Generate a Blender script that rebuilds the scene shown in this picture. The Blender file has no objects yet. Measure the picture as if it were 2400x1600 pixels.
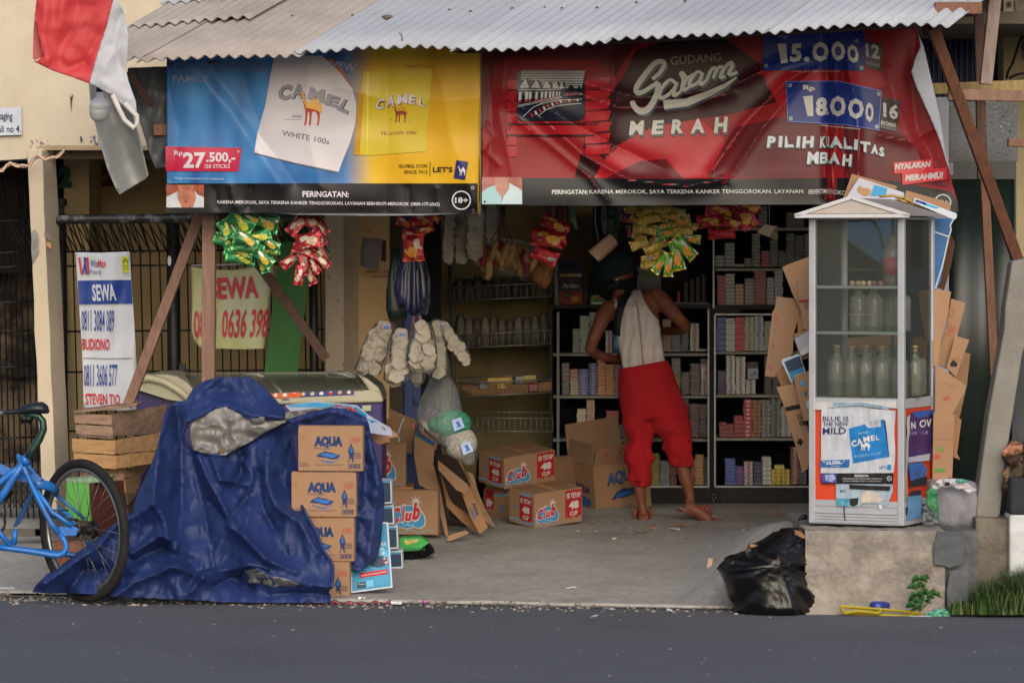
import bpy, bmesh, math, random
import numpy as np
from mathutils import Vector, Matrix, noise
from mathutils.geometry import tessellate_polygon
random.seed(7)
C = bpy.context.scene.collection
SC = bpy.context.scene
R = math.radians
# ---------- camera, sky, sun, exposure ----------
F = 9000.0; H = 1.65; HY = 577.0            # focal length in photo pixels, eye height, horizon row
cam = bpy.data.cameras.new('camera'); camo = bpy.data.objects.new('camera', cam); C.objects.link(camo)
camo.location = (0, 0, H); camo.rotation_euler = (R(90), 0, 0)
cam.sensor_width = 36; cam.lens = 36*F/2400; cam.shift_y = (HY-800)/2400
cam.clip_start = .5; cam.clip_end = 2000
cam.dof.use_dof = True; cam.dof.focus_distance = 18.6; cam.dof.aperture_fstop = 4.5
SC.camera = camo
w = bpy.data.worlds.new('World'); SC.world = w; w.use_nodes = True
nt = w.node_tree; bgn = nt.nodes['Background']
sky = nt.nodes.new('ShaderNodeTexSky'); sky.sky_type = 'NISHITA'; sky.sun_disc = False
sky.sun_elevation = R(27); sky.sun_rotation = R(172); sky.air_density = 1.0; sky.dust_density = 3.0; sky.ozone_density = .6
nt.links.new(sky.outputs[0], bgn.inputs[0]); bgn.inputs[1].default_value = .15
sun = bpy.data.lights.new('sun', 'SUN'); sun.energy = 1.6; sun.angle = R(50); sun.color = (1, .975, .95)
suno = bpy.data.objects.new('sun', sun); C.objects.link(suno)
suno.rotation_euler = (R(63), 0, R(8))      # light comes from behind and above the camera, a little from the right
SC.view_settings.view_transform = 'Standard'; SC.view_settings.look = 'None'
SC.view_settings.exposure = 0.02; SC.view_settings.gamma = 1; SC.view_settings.use_curve_mapping = False
SC.cycles.max_bounces = 6; SC.cycles.transparent_max_bounces = 16
try: SC.cycles.use_denoising = True
except Exception: pass

# ---------- photo pixel -> place ----------
def P(px, py, Y): return Vector(((px-1200)/F*Y, Y, H-(py-HY)/F*Y))
ZM = dict(z1=(0,0,3.015), z2=(350,100,2.94), z3=(1100,80,3.733), z4=(1650,0,3.016), z5=(0,480,3.015), z6=(400,460,3.408),
 z7=(0,900,2.85), z8=(300,840,2.614), b1=(800,460,3.563), b2=(800,860,2.75), b3=(1200,480,4.704), b4=(1280,700,3.135),
 b5=(1350,580,2.306), b6=(1600,480,2.24), b7=(1780,400,2.704), b8=(1650,920,2.305), c1=(2140,0,3.919), c2=(2140,380,3.733),
 c3=(2140,780,2.306), c4=(0,300,3.92), c5=(0,1000,3.484), c6=(1300,1140,3.92), c7=(1750,620,3.136), c8=(1400,560,4.9))
def q1(k, x, y): a, b, s = ZM[k]; return (a+x/s, b+y/s)
def q(k, *pts): return [q1(k, *p) for p in pts]
def sc(k): return ZM[k][2]

# ---------- materials ----------
_M = {}
def lin(h):
    h = h.lstrip('#'); o = []
    for i in (0, 2, 4):
        c = int(h[i:i+2], 16)/255
        o.append(c/12.92 if c <= .04045 else ((c+.055)/1.055)**2.4)
    return o
def M(hx, rough=.7, var=.12, vs=7, bump=0., bs=80, metal=0., spec=.4, stain=None, samt=.5, ss=2.5, sth=.5, stretch=None, name=None, coat=0.):
    key = (hx, rough, var, vs, bump, bs, metal, spec, stain, samt, ss, sth, stretch, coat)
    if key in _M: return _M[key]
    m = bpy.data.materials.new(name or 'm_'+hx.strip('#')); m.use_nodes = True; _M[key] = m
    n = m.node_tree.nodes; L = m.node_tree.links; b = n['Principled BSDF']
    b.inputs['Roughness'].default_value = rough; b.inputs['Metallic'].default_value = metal
    b.inputs['Specular IOR Level'].default_value = spec
    if coat: b.inputs['Coat Weight'].default_value = coat; b.inputs['Coat Roughness'].default_value = .15
    c = lin(hx); m.diffuse_color = (*c, 1)
    tc = n.new('ShaderNodeTexCoord'); src = tc.outputs['Object']
    if stretch:
        mp = n.new('ShaderNodeMapping'); mp.inputs['Scale'].default_value = stretch; L.new(src, mp.inputs[0]); src = mp.outputs[0]
    def mixn(fac, a, bcol):
        x = n.new('ShaderNodeMix'); x.data_type = 'RGBA'; L.new(fac, x.inputs[0])
        if isinstance(a, list): x.inputs[6].default_value = (*a, 1)
        else: L.new(a, x.inputs[6])
        if isinstance(bcol, list): x.inputs[7].default_value = (*bcol, 1)
        else: L.new(bcol, x.inputs[7])
        return x.outputs[2]
    def nz(scale, det=4, lo=.35, hi=.65, rgh=.6):
        t = n.new('ShaderNodeTexNoise'); t.inputs['Scale'].default_value = scale; t.inputs['Detail'].default_value = det; t.inputs['Roughness'].default_value = rgh
        L.new(src, t.inputs['Vector'])
        r = n.new('ShaderNodeMapRange'); r.inputs[1].default_value = lo; r.inputs[2].default_value = hi; L.new(t.outputs['Fac'], r.inputs[0])
        return r.outputs[0]
    if var > 0:
        out = mixn(nz(vs, 5), [x*(1-var) for x in c], [min(1, x*(1+var)) for x in c])
        if stain: out = mixn_scaled(n, L, nz(ss, 7, sth, sth+.18, .68), samt, out, lin(stain))
        L.new(out, b.inputs['Base Color'])
    else: b.inputs['Base Color'].default_value = (*c, 1)
    if bump:
        t = n.new('ShaderNodeTexNoise'); t.inputs['Scale'].default_value = bs; t.inputs['Detail'].default_value = 5; L.new(src, t.inputs['Vector'])
        bp = n.new('ShaderNodeBump'); bp.inputs['Strength'].default_value = bump; bp.inputs['Distance'].default_value = .01
        L.new(t.outputs['Fac'], bp.inputs['Height']); L.new(bp.outputs[0], b.inputs['Normal'])
    return m
def mixn_scaled(n, L, fac, amt, a, bc):
    mm = n.new('ShaderNodeMath'); mm.operation = 'MULTIPLY'; mm.inputs[1].default_value = amt; L.new(fac, mm.inputs[0])
    x = n.new('ShaderNodeMix'); x.data_type = 'RGBA'; L.new(mm.outputs[0], x.inputs[0]); L.new(a, x.inputs[6]); x.inputs[7].default_value = (*bc, 1)
    return x.outputs[2]
def FILM(tint='ffffff', opac=.12, rough=.12, bump=.0, bs=25, gl=.5, name='clear_film'):
    key = ('film', tint, opac, rough, bump, bs, gl)
    if key in _M: return _M[key]
    m = bpy.data.materials.new(name); m.use_nodes = True; _M[key] = m
    n = m.node_tree.nodes; L = m.node_tree.links; n.remove(n['Principled BSDF']); out = n['Material Output']
    tr = n.new('ShaderNodeBsdfTransparent'); gs = n.new('ShaderNodeBsdfGlossy'); gs.inputs['Roughness'].default_value = rough
    df = n.new('ShaderNodeBsdfDiffuse'); df.inputs[0].default_value = (*lin(tint), 1)
    lw = n.new('ShaderNodeLayerWeight'); lw.inputs[0].default_value = gl
    if bump:
        tc = n.new('ShaderNodeTexCoord'); t = n.new('ShaderNodeTexNoise'); t.inputs['Scale'].default_value = bs; t.inputs['Detail'].default_value = 3; L.new(tc.outputs['Object'], t.inputs['Vector'])
        bp = n.new('ShaderNodeBump'); bp.inputs['Strength'].default_value = bump; bp.inputs['Distance'].default_value = .02; L.new(t.outputs['Fac'], bp.inputs['Height'])
        L.new(bp.outputs[0], gs.inputs['Normal']); L.new(bp.outputs[0], lw.inputs['Normal'])
    mx = n.new('ShaderNodeMixShader'); L.new(lw.outputs['Fresnel'], mx.inputs[0]); L.new(tr.outputs[0], mx.inputs[1]); L.new(gs.outputs[0], mx.inputs[2])
    m2 = n.new('ShaderNodeMixShader'); m2.inputs[0].default_value = opac; L.new(mx.outputs[0], m2.inputs[1]); L.new(df.outputs[0], m2.inputs[2])
    L.new(m2.outputs[0], out.inputs[0]); return m

# ---------- mesh builder ----------
class MB:
    def __init__(s): s.v = []; s.f = []; s.mi = []; s.sm = []; s.mats = []
    def m(s, mat):
        if mat is None: return 0
        if mat not in s.mats: s.mats.append(mat)
        return s.mats.index(mat)
    def add(s, vs, fs, mat=None, smooth=False):
        o = len(s.v); s.v += [tuple(v) for v in vs]; k = s.m(mat)
        for f in fs: s.f.append(tuple(i+o for i in f)); s.mi.append(k); s.sm.append(smooth)
        return s
    def hexa(s, p, mat=None):   # p: 4 bottom (ccw from above) + 4 top
        return s.add(p, [(3,2,1,0),(4,5,6,7),(0,1,5,4),(1,2,6,5),(2,3,7,6),(3,0,4,7)], mat)
    def box(s, x0, x1, y0, y1, z0, z1, mat=None):
        return s.hexa([(x0,y0,z0),(x1,y0,z0),(x1,y1,z0),(x0,y1,z0),(x0,y0,z1),(x1,y0,z1),(x1,y1,z1),(x0,y1,z1)], mat)
    def beam(s, a, b, w_, t, up=(0,-1,0), mat=None):   # w_ across, t along 'up'
        a = Vector(a); b = Vector(b); d = (b-a).normalized(); u = Vector(up); u = (u-d*u.dot(d)).normalized(); r = d.cross(u)
        pr = [(-1,-1),(1,-1),(1,1),(-1,1)]
        vs = [a+r*(w_/2*i)+u*(t/2*j) for i, j in pr]+[b+r*(w_/2*i)+u*(t/2*j) for i, j in pr]
        return s.hexa(vs, mat)
    def tube(s, pts, r, n=8, mat=None, cap=True, smooth=True, flat=1.0):
        pts = [Vector(p) for p in pts]; N = len(pts)
        rs = r if isinstance(r, (list, tuple)) else [r]*N
        vs = []; up = None
        for i, p in enumerate(pts):
            d = (pts[min(i+1, N-1)]-pts[max(i-1, 0)]).normalized()
            if up is None: up = Vector((0,0,1)) if abs(d.z) < .9 else Vector((1,0,0))
            up = (up-d*up.dot(d)).normalized(); sd = d.cross(up)
            for k in range(n):
                a = 2*math.pi*k/n; vs.append(p+(up*math.cos(a)+sd*math.sin(a)*flat)*rs[i])
        fs = [(i*n+k, i*n+(k+1)%n, (i+1)*n+(k+1)%n, (i+1)*n+k) for i in range(N-1) for k in range(n)]
        if cap: fs += [tuple(range(n))[::-1], tuple((N-1)*n+k for k in range(n))]
        return s.add(vs, fs, mat, smooth)
    def lathe(s, prof, c=(0,0,0), n=16, mat=None, smooth=True, rot=None):
        vs = []; c = Vector(c)
        for r, z in prof:
            for k in range(n):
                a = 2*math.pi*k/n; v = Vector((r*math.cos(a), r*math.sin(a), z))
                vs.append(c+((rot @ v) if rot else v))
        N = len(prof)
        fs = [(i*n+k, i*n+(k+1)%n, (i+1)*n+(k+1)%n, (i+1)*n+k) for i in range(N-1) for k in range(n)]
        fs += [tuple(range(n))[::-1], tuple((N-1)*n+k for k in range(n))]
        return s.add(vs, fs, mat, smooth)
    def ell(s, c, rx, ry, rz, n=14, m_=9, rot=None, mat=None):
        pr = [(math.sin(math.pi*i/m_), -math.cos(math.pi*i/m_)) for i in range(m_+1)]; vs = []; c = Vector(c)
        for r_, z in pr:
            r_ = max(r_, 1e-4)
            for k in range(n):
                a = 2*math.pi*k/n; v = Vector((rx*r_*math.cos(a), ry*r_*math.sin(a), rz*z)); vs.append(c+((rot @ v) if rot else v))
        fs = [(i*n+k, i*n+(k+1)%n, (i+1)*n+(k+1)%n, (i+1)*n+k) for i in range(m_) for k in range(n)]
        return s.add(vs, fs, mat, True)
    def grid(s, fn, nu, nv, mat=None, smooth=True):
        vs = [fn(i/nu, j/nv) for j in range(nv+1) for i in range(nu+1)]
        fs = [(j*(nu+1)+i, j*(nu+1)+i+1, (j+1)*(nu+1)+i+1, (j+1)*(nu+1)+i) for j in range(nv) for i in range(nu)]
        return s.add(vs, fs, mat, smooth)
    def prism(s, outl, ext, mat=None):       # outline of 3d points pushed along ext
        n = len(outl); o = [Vector(p) for p in outl]; e = Vector(ext)
        tri = tessellate_polygon([o])
        s.add(o+[p+e for p in o], [tuple(t) for t in tri]+[tuple(i+n for i in t[::-1]) for t in tri]+[(i,(i+1)%n,(i+1)%n+n,i+n) for i in range(n)], mat)
        return s
    def build(s, name, mat=None, parent=None, local=False, kind=None, label=None, bevel=0, solid=0, sub=0, merge=False):
        me = bpy.data.meshes.new(name)
        off = Vector((0,0,0))
        if parent is not None and not local:
            mi = world_m(parent).inverted(); vs = [tuple(mi @ Vector(v)) for v in s.v]
        else: vs = s.v
        me.from_pydata(vs, [], s.f)
        for mt in (s.mats or [mat]): me.materials.append(mt or mat)
        if s.mats and mat and mat not in s.mats: pass
        me.polygons.foreach_set('material_index', s.mi); me.polygons.foreach_set('use_smooth', s.sm)
        bm = bmesh.new(); bm.from_mesh(me)
        if merge: bmesh.ops.remove_doubles(bm, verts=bm.verts, dist=1e-5)
        if not getattr(s, 'keepn', False): bmesh.ops.recalc_face_normals(bm, faces=bm.faces)
        bm.to_mesh(me); bm.free(); me.update()
        ob = bpy.data.objects.new(name, me); C.objects.link(ob)
        if parent is not None: ob.parent = parent
        if kind: ob['kind'] = kind
        if label: ob['label'] = label
        if bevel:
            b = ob.modifiers.new('bevel', 'BEVEL'); b.width = bevel; b.segments = 2; b.limit_method = 'ANGLE'
        if solid:
            b = ob.modifiers.new('solid', 'SOLIDIFY'); b.thickness = solid; b.offset = -1
        if sub:
            b = ob.modifiers.new('sub', 'SUBSURF'); b.levels = sub; b.render_levels = sub
        return ob
def world_m(o):
    m = o.matrix_basis.copy()
    while o.parent: o = o.parent; m = o.matrix_basis @ m
    return m
def thing(name, label, cat, loc=(0,0,0), rot=0, group=None):
    o = bpy.data.objects.new(name, None); C.objects.link(o); o.location = loc
    o.rotation_euler = (0, 0, rot) if not hasattr(rot, '__len__') else rot
    o.empty_display_size = .1; return tag(o, label, cat, group)
def tag(o, label, cat, group=None):
    o['label'] = label; o['category'] = cat
    if group: o['group'] = group
    return o
def struct(o): o['kind'] = 'structure'; return o
def copy_tree(o, parent=None):
    c = o.copy(); C.objects.link(c); c.parent = parent
    for ch in [x for x in C.objects if x.parent == o]: copy_tree(ch, c)
    return c
def relabel(o, label, group=None):
    o['label'] = label
    if group: o['group'] = group

# ---------- 2d prints on any surface ----------
_TX = {}
def text2d(s, bold=0., shear=0., res=2):
    k = (s, bold, shear)
    if k in _TX: return _TX[k]
    cu = bpy.data.curves.new('t', 'FONT'); cu.body = s; cu.offset = bold; cu.shear = shear; cu.resolution_u = res; cu.size = 1
    ob = bpy.data.objects.new('t', cu); me = bpy.data.meshes.new_from_object(ob)
    v = np.array([(a.co.x, a.co.y) for a in me.vertices]); fs = [tuple(p.vertices) for p in me.polygons]
    bpy.data.objects.remove(ob); bpy.data.curves.remove(cu); bpy.data.meshes.remove(me)
    mn = v.min(0); mx = v.max(0); v = (v-mn)/np.maximum(mx-mn, 1e-6)
    _TX[k] = (v, fs); return _TX[k]
def cutgrid(v2, fs, step):
    bm = bmesh.new(); vv = [bm.verts.new((a, b, 0)) for a, b in v2]
    for f in fs:
        try: bm.faces.new([vv[i] for i in f])
        except Exception: pass
    a = np.array(v2); 
    for ax in (0, 1):
        lo, hi = a[:, ax].min(), a[:, ax].max()
        k = math.floor(lo/step)+1
        while k*step < hi:
            co = [0,0,0]; co[ax] = k*step; no = [0,0,0]; no[ax] = 1
            bmesh.ops.bisect_plane(bm, geom=bm.verts[:]+bm.edges[:]+bm.faces[:], plane_co=co, plane_no=no, dist=1e-5); k += 1
    bm.verts.index_update()
    out = [(x.co.x, x.co.y) for x in bm.verts], [tuple(x.index for x in f.verts) for f in bm.faces]
    bm.free(); return out
class PR:      # surf(u, v, off) -> point ; prints are layered off, off+dl, ...
    def __init__(s, surf, step=None, off=.0015, flip=False): s.surf = surf; s.step = step; s.mb = MB(); s.mb.keepn = False; s.off = off; s.lay = 0; s.dl = .0006; s.flip = flip
    def _put(s, v2, fs, mat, lift):
        if s.step: v2, fs = cutgrid(v2, fs, s.step)
        o = s.off+s.dl*lift
        s.mb.add([s.surf(a, b, o) for a, b in v2], fs, mat)
    def text(s, t, box, mat, bold=.0, shear=0., lift=2):
        """box: (x0,y0,x1,y1) or four corners tl,tr,br,bl ; y grows downwards in px surfaces"""
        v, fs = text2d(t, bold, shear)
        if len(box) == 4 and not hasattr(box[0], '__len__'):
            x0, y0, x1, y1 = box; c = [(x0,y0),(x1,y0),(x1,y1),(x0,y1)]
        else: c = box
        c = [np.array(p, float) for p in c]
        o = []
        for a, b in v:
            top = c[0]*(1-a)+c[1]*a; bot = c[3]*(1-a)+c[2]*a; o.append(tuple(bot*(1-b)+top*b))
        s._put(o, fs, mat, lift); return s
    def poly(s, pts, mat, lift=1):
        t = tessellate_polygon([[Vector((a, b, 0)) for a, b in pts]]); s._put(list(pts), [tuple(x) for x in t], mat, lift); return s
    def rect(s, x0, y0, x1, y1, mat, lift=1): return s.poly([(x0,y0),(x1,y0),(x1,y1),(x0,y1)], mat, lift)
    def ell(s, cx, cy, rx, ry, mat, lift=1, n=24, a0=0): return s.poly([(cx+rx*math.cos(2*math.pi*i/n+a0), cy+ry*math.sin(2*math.pi*i/n+a0)) for i in range(n)], mat, lift)
    def line(s, pts, wd, mat, lift=1):
        vs = []; fs = []; n = len(pts)
        for i, p in enumerate(pts):
            a = pts[max(i-1,0)]; b = pts[min(i+1,n-1)]; d = (b[0]-a[0], b[1]-a[1]); l = math.hypot(*d) or 1; nx, ny = -d[1]/l*wd/2, d[0]/l*wd/2
            w2 = wd if not hasattr(wd, '__len__') else 1
            vs += [(p[0]+nx, p[1]+ny), (p[0]-nx, p[1]-ny)]
        fs = [(2*i, 2*i+1, 2*i+3, 2*i+2) for i in range(n-1)]
        s._put(vs, fs, mat, lift); return s
    def ring(s, cx, cy, r, wd, mat, lift=1, ry=None):
        ry = ry or r; return s.line([(cx+r*math.cos(2*math.pi*i/28), cy+ry*math.sin(2*math.pi*i/28)) for i in range(29)], wd, mat, lift)
    def build(s, name, parent, local=False, label=None): return s.mb.build(name, None, parent, local=local, label=label)
def camel_pts():     # silhouette, unit box, y down, facing left
    return [(.05,.12),(.12,.05),(.2,.04),(.24,.12),(.25,.25),(.33,.36),(.45,.34),(.55,.22),(.64,.14),(.72,.2),(.8,.33),(.88,.4),(.92,.55),(.9,.62),(.86,.52),(.85,.68),(.83,.85),(.8,.98),(.72,.98),(.76,.84),(.74,.66),(.68,.6),(.6,.58),(.52,.6),(.5,.75),(.47,.98),(.38,.98),(.42,.78),(.4,.6),(.34,.62),(.32,.78),(.27,.98),(.19,.98),(.24,.78),(.24,.58),(.2,.45),(.15,.32),(.14,.2),(.06,.19)]

# ---------- draped sheets in front-view coordinates ----------
def folds(px, py, creases, pw=1.25):
    """sum of creases: each is (polyline, height, half width)"""
    px = float(px); py = float(py); h = 0.
    for pts, amp, wd in creases:
        best = 1e9; x0, y0 = pts[0]
        for x1, y1 in pts[1:]:
            dx = x1-x0; dy = y1-y0; L2 = dx*dx+dy*dy
            t = ((px-x0)*dx+(py-y0)*dy)/L2 if L2 else 0.
            t = 0. if t < 0 else (1. if t > 1 else t)
            ex = px-x0-t*dx; ey = py-y0-t*dy; d = ex*ex+ey*ey
            if d < best: best = d
            x0, y0 = x1, y1
        if best < 16*wd*wd: h += amp*math.exp(-(math.sqrt(best)/wd)**pw)
    return h
def nz3(x, y, z=0.): return noise.noise(Vector((x, y, z)))
def ridged(x, y, z=0., o=3):
    a = 1.; s = 0.; f = 1.
    for i in range(o):
        s += a*(1-2*abs(noise.noise(Vector((x*f, y*f, z+i*7.3))))); a *= .5; f *= 2.1
    return s
def sheet(pts, Yf, mat, step=8, mb=None, thick=None):
    """outlined cloth: polygon in photo px, depth Yf(px,py); returns MB"""
    mb = mb or MB(); t = tessellate_polygon([[Vector((a, b, 0)) for a, b in pts]])
    v2, fs = cutgrid(list(pts), [tuple(x) for x in t], step)
    mb.add([P(a, b, Yf(a, b)) for a, b in v2], fs, mat, True); return mb
def loft_px(mb, rows, Y, depth=.8, n=20, mat=None, nf=None, dy=None, tilt=None):
    """closed volume from a silhouette: rows (py, xl, xr[, Yoffset]); elliptic sections"""
    vs = []; N = len(rows)
    for i, r_ in enumerate(rows):
        py, xl, xr = r_[:3]; yo = r_[3] if len(r_) > 3 else 0; YY = Y+yo
        cx = (xl+xr)/2; rx = (xr-xl)/2/F*YY; c = P(cx, py, YY); rd = rx*depth if not dy else dy[i]
        for k in range(n):
            a = 2*math.pi*k/n; v = c+Vector((rx*math.cos(a), rd*math.sin(a), (tilt[i]/F*YY*math.cos(a)) if tilt else 0))
            if nf: v = v+Vector((math.cos(a), math.sin(a), 0))*nf(a, py)
            vs.append(v)
    fs = [(i*n+k, i*n+(k+1)%n, (i+1)*n+(k+1)%n, (i+1)*n+k) for i in range(N-1) for k in range(n)]
    fs += [tuple(range(n))[::-1], tuple((N-1)*n+k for k in range(n))]
    return mb.add(vs, fs, mat, True)
def plate(mb, pts, Y, th=.006, mat=None, Yf=None):
    """a flat board whose outline is given in photo px, standing at depth Y (or Yf), with thickness"""
    o = [P(a, b, Yf(a, b) if Yf else Y) for a, b in pts]
    return mb.prism(o, (0, th, 0), mat)
WHITE = '#e6e6e4'
# ================= GROUND =================
def kerbY(X): return 18.1 - .19*(X+2.4)
def gz(X, Y):
    d = max(0, Y-kerbY(X))
    left = min(.225, .022+.115*d); mid = .012+.037*d
    if Y > 21.4: mid = max(mid, min(.18, .012+.037*(21.4-kerbY(X))+(Y-21.4)*.4))
    t = min(1, max(0, (X+1.7)/.9)); t = t*t*(3-2*t)
    z = left*(1-t)+mid*t
    if X > 2.12: return .01+.1*min(1, max(0, d-.5))
    if X > .75:   # the floor rises to the concrete block on the right
        k = min(1, (X-.75)/.55); k = k*k*(3-2*k); e = min(1, max(0, d-.02)/.32); e = e*e*(3-2*e); z += k*.3*e*max(0, 1-max(0, Y-18.2)/2.4)
    return z
def G(px, py):
    """point of the ground seen at a photo pixel"""
    lo, hi = 14., 40.
    for _ in range(40):
        Y = (lo+hi)/2; p = P(px, py, Y)
        if p.z > (gz(p.x, Y) if Y > kerbY(p.x) else 0): lo = Y
        else: hi = Y
    return P(px, py, (lo+hi)/2)
asph = M('#56585f', .92, .2, 90, .45, 260, stain='#43454b', samt=.5, ss=1.2, name='asphalt')
b = MB(); b.add([(-300,-260,0),(300,-260,0),(300,330,0),(-300,330,0)], [(0,1,2,3)], asph); rd = struct(b.build('road'))
# crushed grit and worn patches on the road surface are real small stones
def gfn(u, v):
    X = -3.6+u*7.6; k = kerbY(X); Y = k+ (v**1.6)*(27-k)
    n_ = .006*nz3(X*3, Y*3)+.003*nz3(X*11, Y*9)
    e = 0 if v > 0 else -.012
    ko = .035*nz3(X*4, 1.7)+.018*nz3(X*13, 4.2)
    return (X, Y+(ko if v < .05 else 0), gz(X, Y)+n_*(1 if v > .02 else .3)+.006+e)
apm = M('#9d9a94', .93, .13, 22, .5, 120, stain='#6a645d', samt=.5, ss=1.6, name='worn_concrete')
b = MB(); b.grid(gfn, 300, 150, apm); struct(b.build('pavement'))
dirt = M('#93866f', .97, .25, 30, .8, 90, stain='#5c5246', samt=.6, ss=5, name='sand')
b = MB()
def dfn(u, v):
    X = -3.6+u*7.4; k = kerbY(X); wd_ = .06+.1*max(0, nz3(X*2.1, 5))+.05*nz3(X*9, 2)+.03*nz3(X*30, 1)
    return (X, k+.02-v*max(.01, wd_), .004+.003*(1-v))
b.grid(dfn, 700, 3, M('#6f6b66', .95, .2, 30, .4, 120, stain='#57565a', samt=.7, ss=8, name='kerb_dust')); struct(b.build('kerb_dust'))
# sandy rubble strip where the shop floor is broken
rnd = random.Random(3)
bs = MB()
def clump(mb, c, r_, mat, rnd, fl=.55):
    mb.ell(c, r_*rnd.uniform(.8,1.3), r_*rnd.uniform(.8,1.2), r_*fl, 6, 4, Matrix.Rotation(rnd.uniform(0,6), 3, 'Z'), mat)
sm = [M('#857e75', .95), M('#5f5952', .95), M('#968d80', .95), M('#d8d4cc', .9)]
for i in range(1500):
    px = rnd.uniform(-20, 1900); py = rnd.gauss(1402+ (px/2400)*32, 7) if i < 1160 else rnd.uniform(1225, 1400)
    if px < 900 and i >= 1160: continue
    c = G(px, py); c.z += .001; clump(bs, c, abs(rnd.gauss(.004, .004))+.002, rnd.choice(sm[:3]+[sm[0]]*3), rnd)
for i in range(260):
    a = rnd.random(); px = rnd.gauss(1530, 95) if i < 170 else rnd.uniform(1380, 1900); py = rnd.gauss(1240+abs(px-1560)*.03, 9)
    c = G(px, py); clump(bs, c, abs(rnd.gauss(.006, .006))+.003, rnd.choice(sm[:3]), rnd)
for i in range(150):
    px = rnd.uniform(0, 2400); py = rnd.uniform(1420, 1600); p = P(px, py, H/((py-HY)/F)); clump(bs, p, abs(rnd.gauss(.0025, .002))+.001, rnd.choice(sm[:3]), rnd, .4)
o = bs.build('gravel'); o['kind'] = 'stuff'
# loose litter: chips of paper and plastic on the ground
def litter(px, py, w_, hx, label, ang=0, name='paper_scrap', cat='litter', d_=.6):
    c = G(px, py); s_ = F/c.y; r_ = w_/2/s_; b = MB(); rr = random.Random(int(px*7+py))
    pts = [(r_*math.cos(a)*rr.uniform(.7,1.1), r_*d_*math.sin(a)*rr.uniform(.6,1.1), rr.uniform(.004,.02)) for a in [i*math.pi/4.5 for i in range(9)]]
    b.add([(0,0,.016)]+pts, [(0, i+1, (i+1)%9+1) for i in range(9)], M(hx, .5, .1)); t = b.build(name, None, None, solid=.002); t.location = c+Vector((0,0,.003)); t.rotation_euler = (0,0,R(ang))
    return tag(t, label, cat)
litter(1338, 1385, 24, '#dcdcda', 'small white scrap lying alone mid floor below the cartons')
litter(1797, 1437, 62, '#c8cdd6', 'pale crumpled tissue at the foot of the black rubbish bag', d_=.35)
litter(1570, 1436, 16, '#d2d2d0', 'tiny white scrap at the kerb left of the black bag')
litter(1394, 1451, 18, '#c4c8ce', 'white speck of litter on the asphalt below the scrap mid floor')
litter(930, 1419, 34, '#d8dad8', 'torn white scrap on the kerb right of the pink strip')
litter(995, 1416, 14, '#d070b0', 'tiny magenta wrapper on the kerb below the broom')
litter(848, 1408, 20, '#d8dad8', 'white chip of paper by the bottom drink carton')
litter(12, 1384, 46, '#b8bcc0', 'grey paper scrap on the kerb at the far left edge')
for k, (px, py, w_) in enumerate([(1440,1268,10),(1505,1252,22),(1530,1243,24),(1597,1236,40),(1580,1246,30),(1820,1208,8)]):
    litter(px, py, w_, ['#c8a890','#7d6a58','#b88860','#a06a48','#d8cfc4','#c03030'][k], ['pinkish chip on the sandy floor left of the sandal rubble','brown leaf scrap in the rubble before the sandals','tan leaf scrap in the rubble under the right foot','brick coloured shard under the right sandal','pale shell shard in front of the right sandal','tiny red scrap on the floor beside the glass kiosk'][k])
b = MB(); b.box(-.012,.012,-.01,.01,0,.055, M('#b8a08c', .9)); t = b.build('brick_shard', bevel=.003); t.location = G(1661, 1332)+Vector((0,0,-.004)); t.rotation_euler = (.1,.12,.2); tag(t, 'pinkish upright brick shard on the floor left of the black rubbish bag', 'rubble')
# pink strip along the kerb
b = MB(); b.grid(lambda u, v: P(712+u*205, 1414+v*6+2*math.sin(u*30), 17.72-.02*v)+Vector((0,0,.008*math.sin(u*40)+.006)), 40, 2, M('#9a4452', .6, .3)); tag(b.build('pink_ribbon', solid=.002), 'frayed pink plastic ribbon lying along the kerb', 'ribbon')
# ================= CONCRETE BLOCK under the kiosk =================
cb = M('#8d857b', .92, .18, 9, .7, 60, stain='#4f4b45', samt=.75, ss=3, sth=.47, name='rough_concrete')
blk = thing('concrete_block', 'rough grey concrete block carrying the glass kiosk', 'plinth', P(2080, 1440, 17.25))
ztop = 1.65-(1236-HY)/F*17.3
def blkf(px0, px1, y0, y1, zt, nm, mat, seed):
    b = MB(); x0 = P(px0, 0, y0).x; x1 = P(px1, 0, y0).x
    def cell(u, v, face): pass
    nx = 90; nz_ = 50; ny = 12
    def f(u, v): 
        X = x0+(x1-x0)*u; Z = zt*v; bl = .03*nz3(X*3, Z*3, seed)+.014*nz3(X*12, Z*12, seed)+.006*nz3(X*40, Z*40, seed)+(.035 if v < .12 else 0)*(1-v/.12)*-1
        rr = .02*(max(0, v-.93)/.07)**2
        return (X, y0+bl+rr, Z-.01)
    b.grid(f, nx, nz_, mat)
    b.grid(lambda u, v: (x0+(x1-x0)*u, f(u,1)[1]+(y1-y0)*v if v < 1 else y1, zt-.01+.006*nz3(u*20, v*9, seed)), nx, ny, mat)
    for uu in (0, 1): b.grid(lambda u, v: ((x0 if uu == 0 else x1), f(uu, v)[1]*(1-u)+y1*u, zt*v-.01), 8, nz_, mat)
    return b.build(nm, None, blk)
blkf(1888, 2215, 17.24, 18.5, ztop, 'plinth_body', cb, 1.3)
dk = M('#5b5b5c', .93, .15, 14, .5, 70, stain='#3f3f40', samt=.5)
blkf(2212, 2292, 17.3, 18.6, ztop-.005, 'corner_stone', dk, 4.4)
b = MB(); sheet([(2196,1246),(2262,1243),(2263,1300),(2256,1322),(2225,1330),(2190,1322),(2186,1290)], lambda x, y: 17.222+.008*nz3(x*.05, y*.05), M('#4f5357', .9, .15, 12, .3), 8, b); b.build('dark_patch', None, blk, solid=.01, label='dark grey patch of newer mortar')
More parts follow.
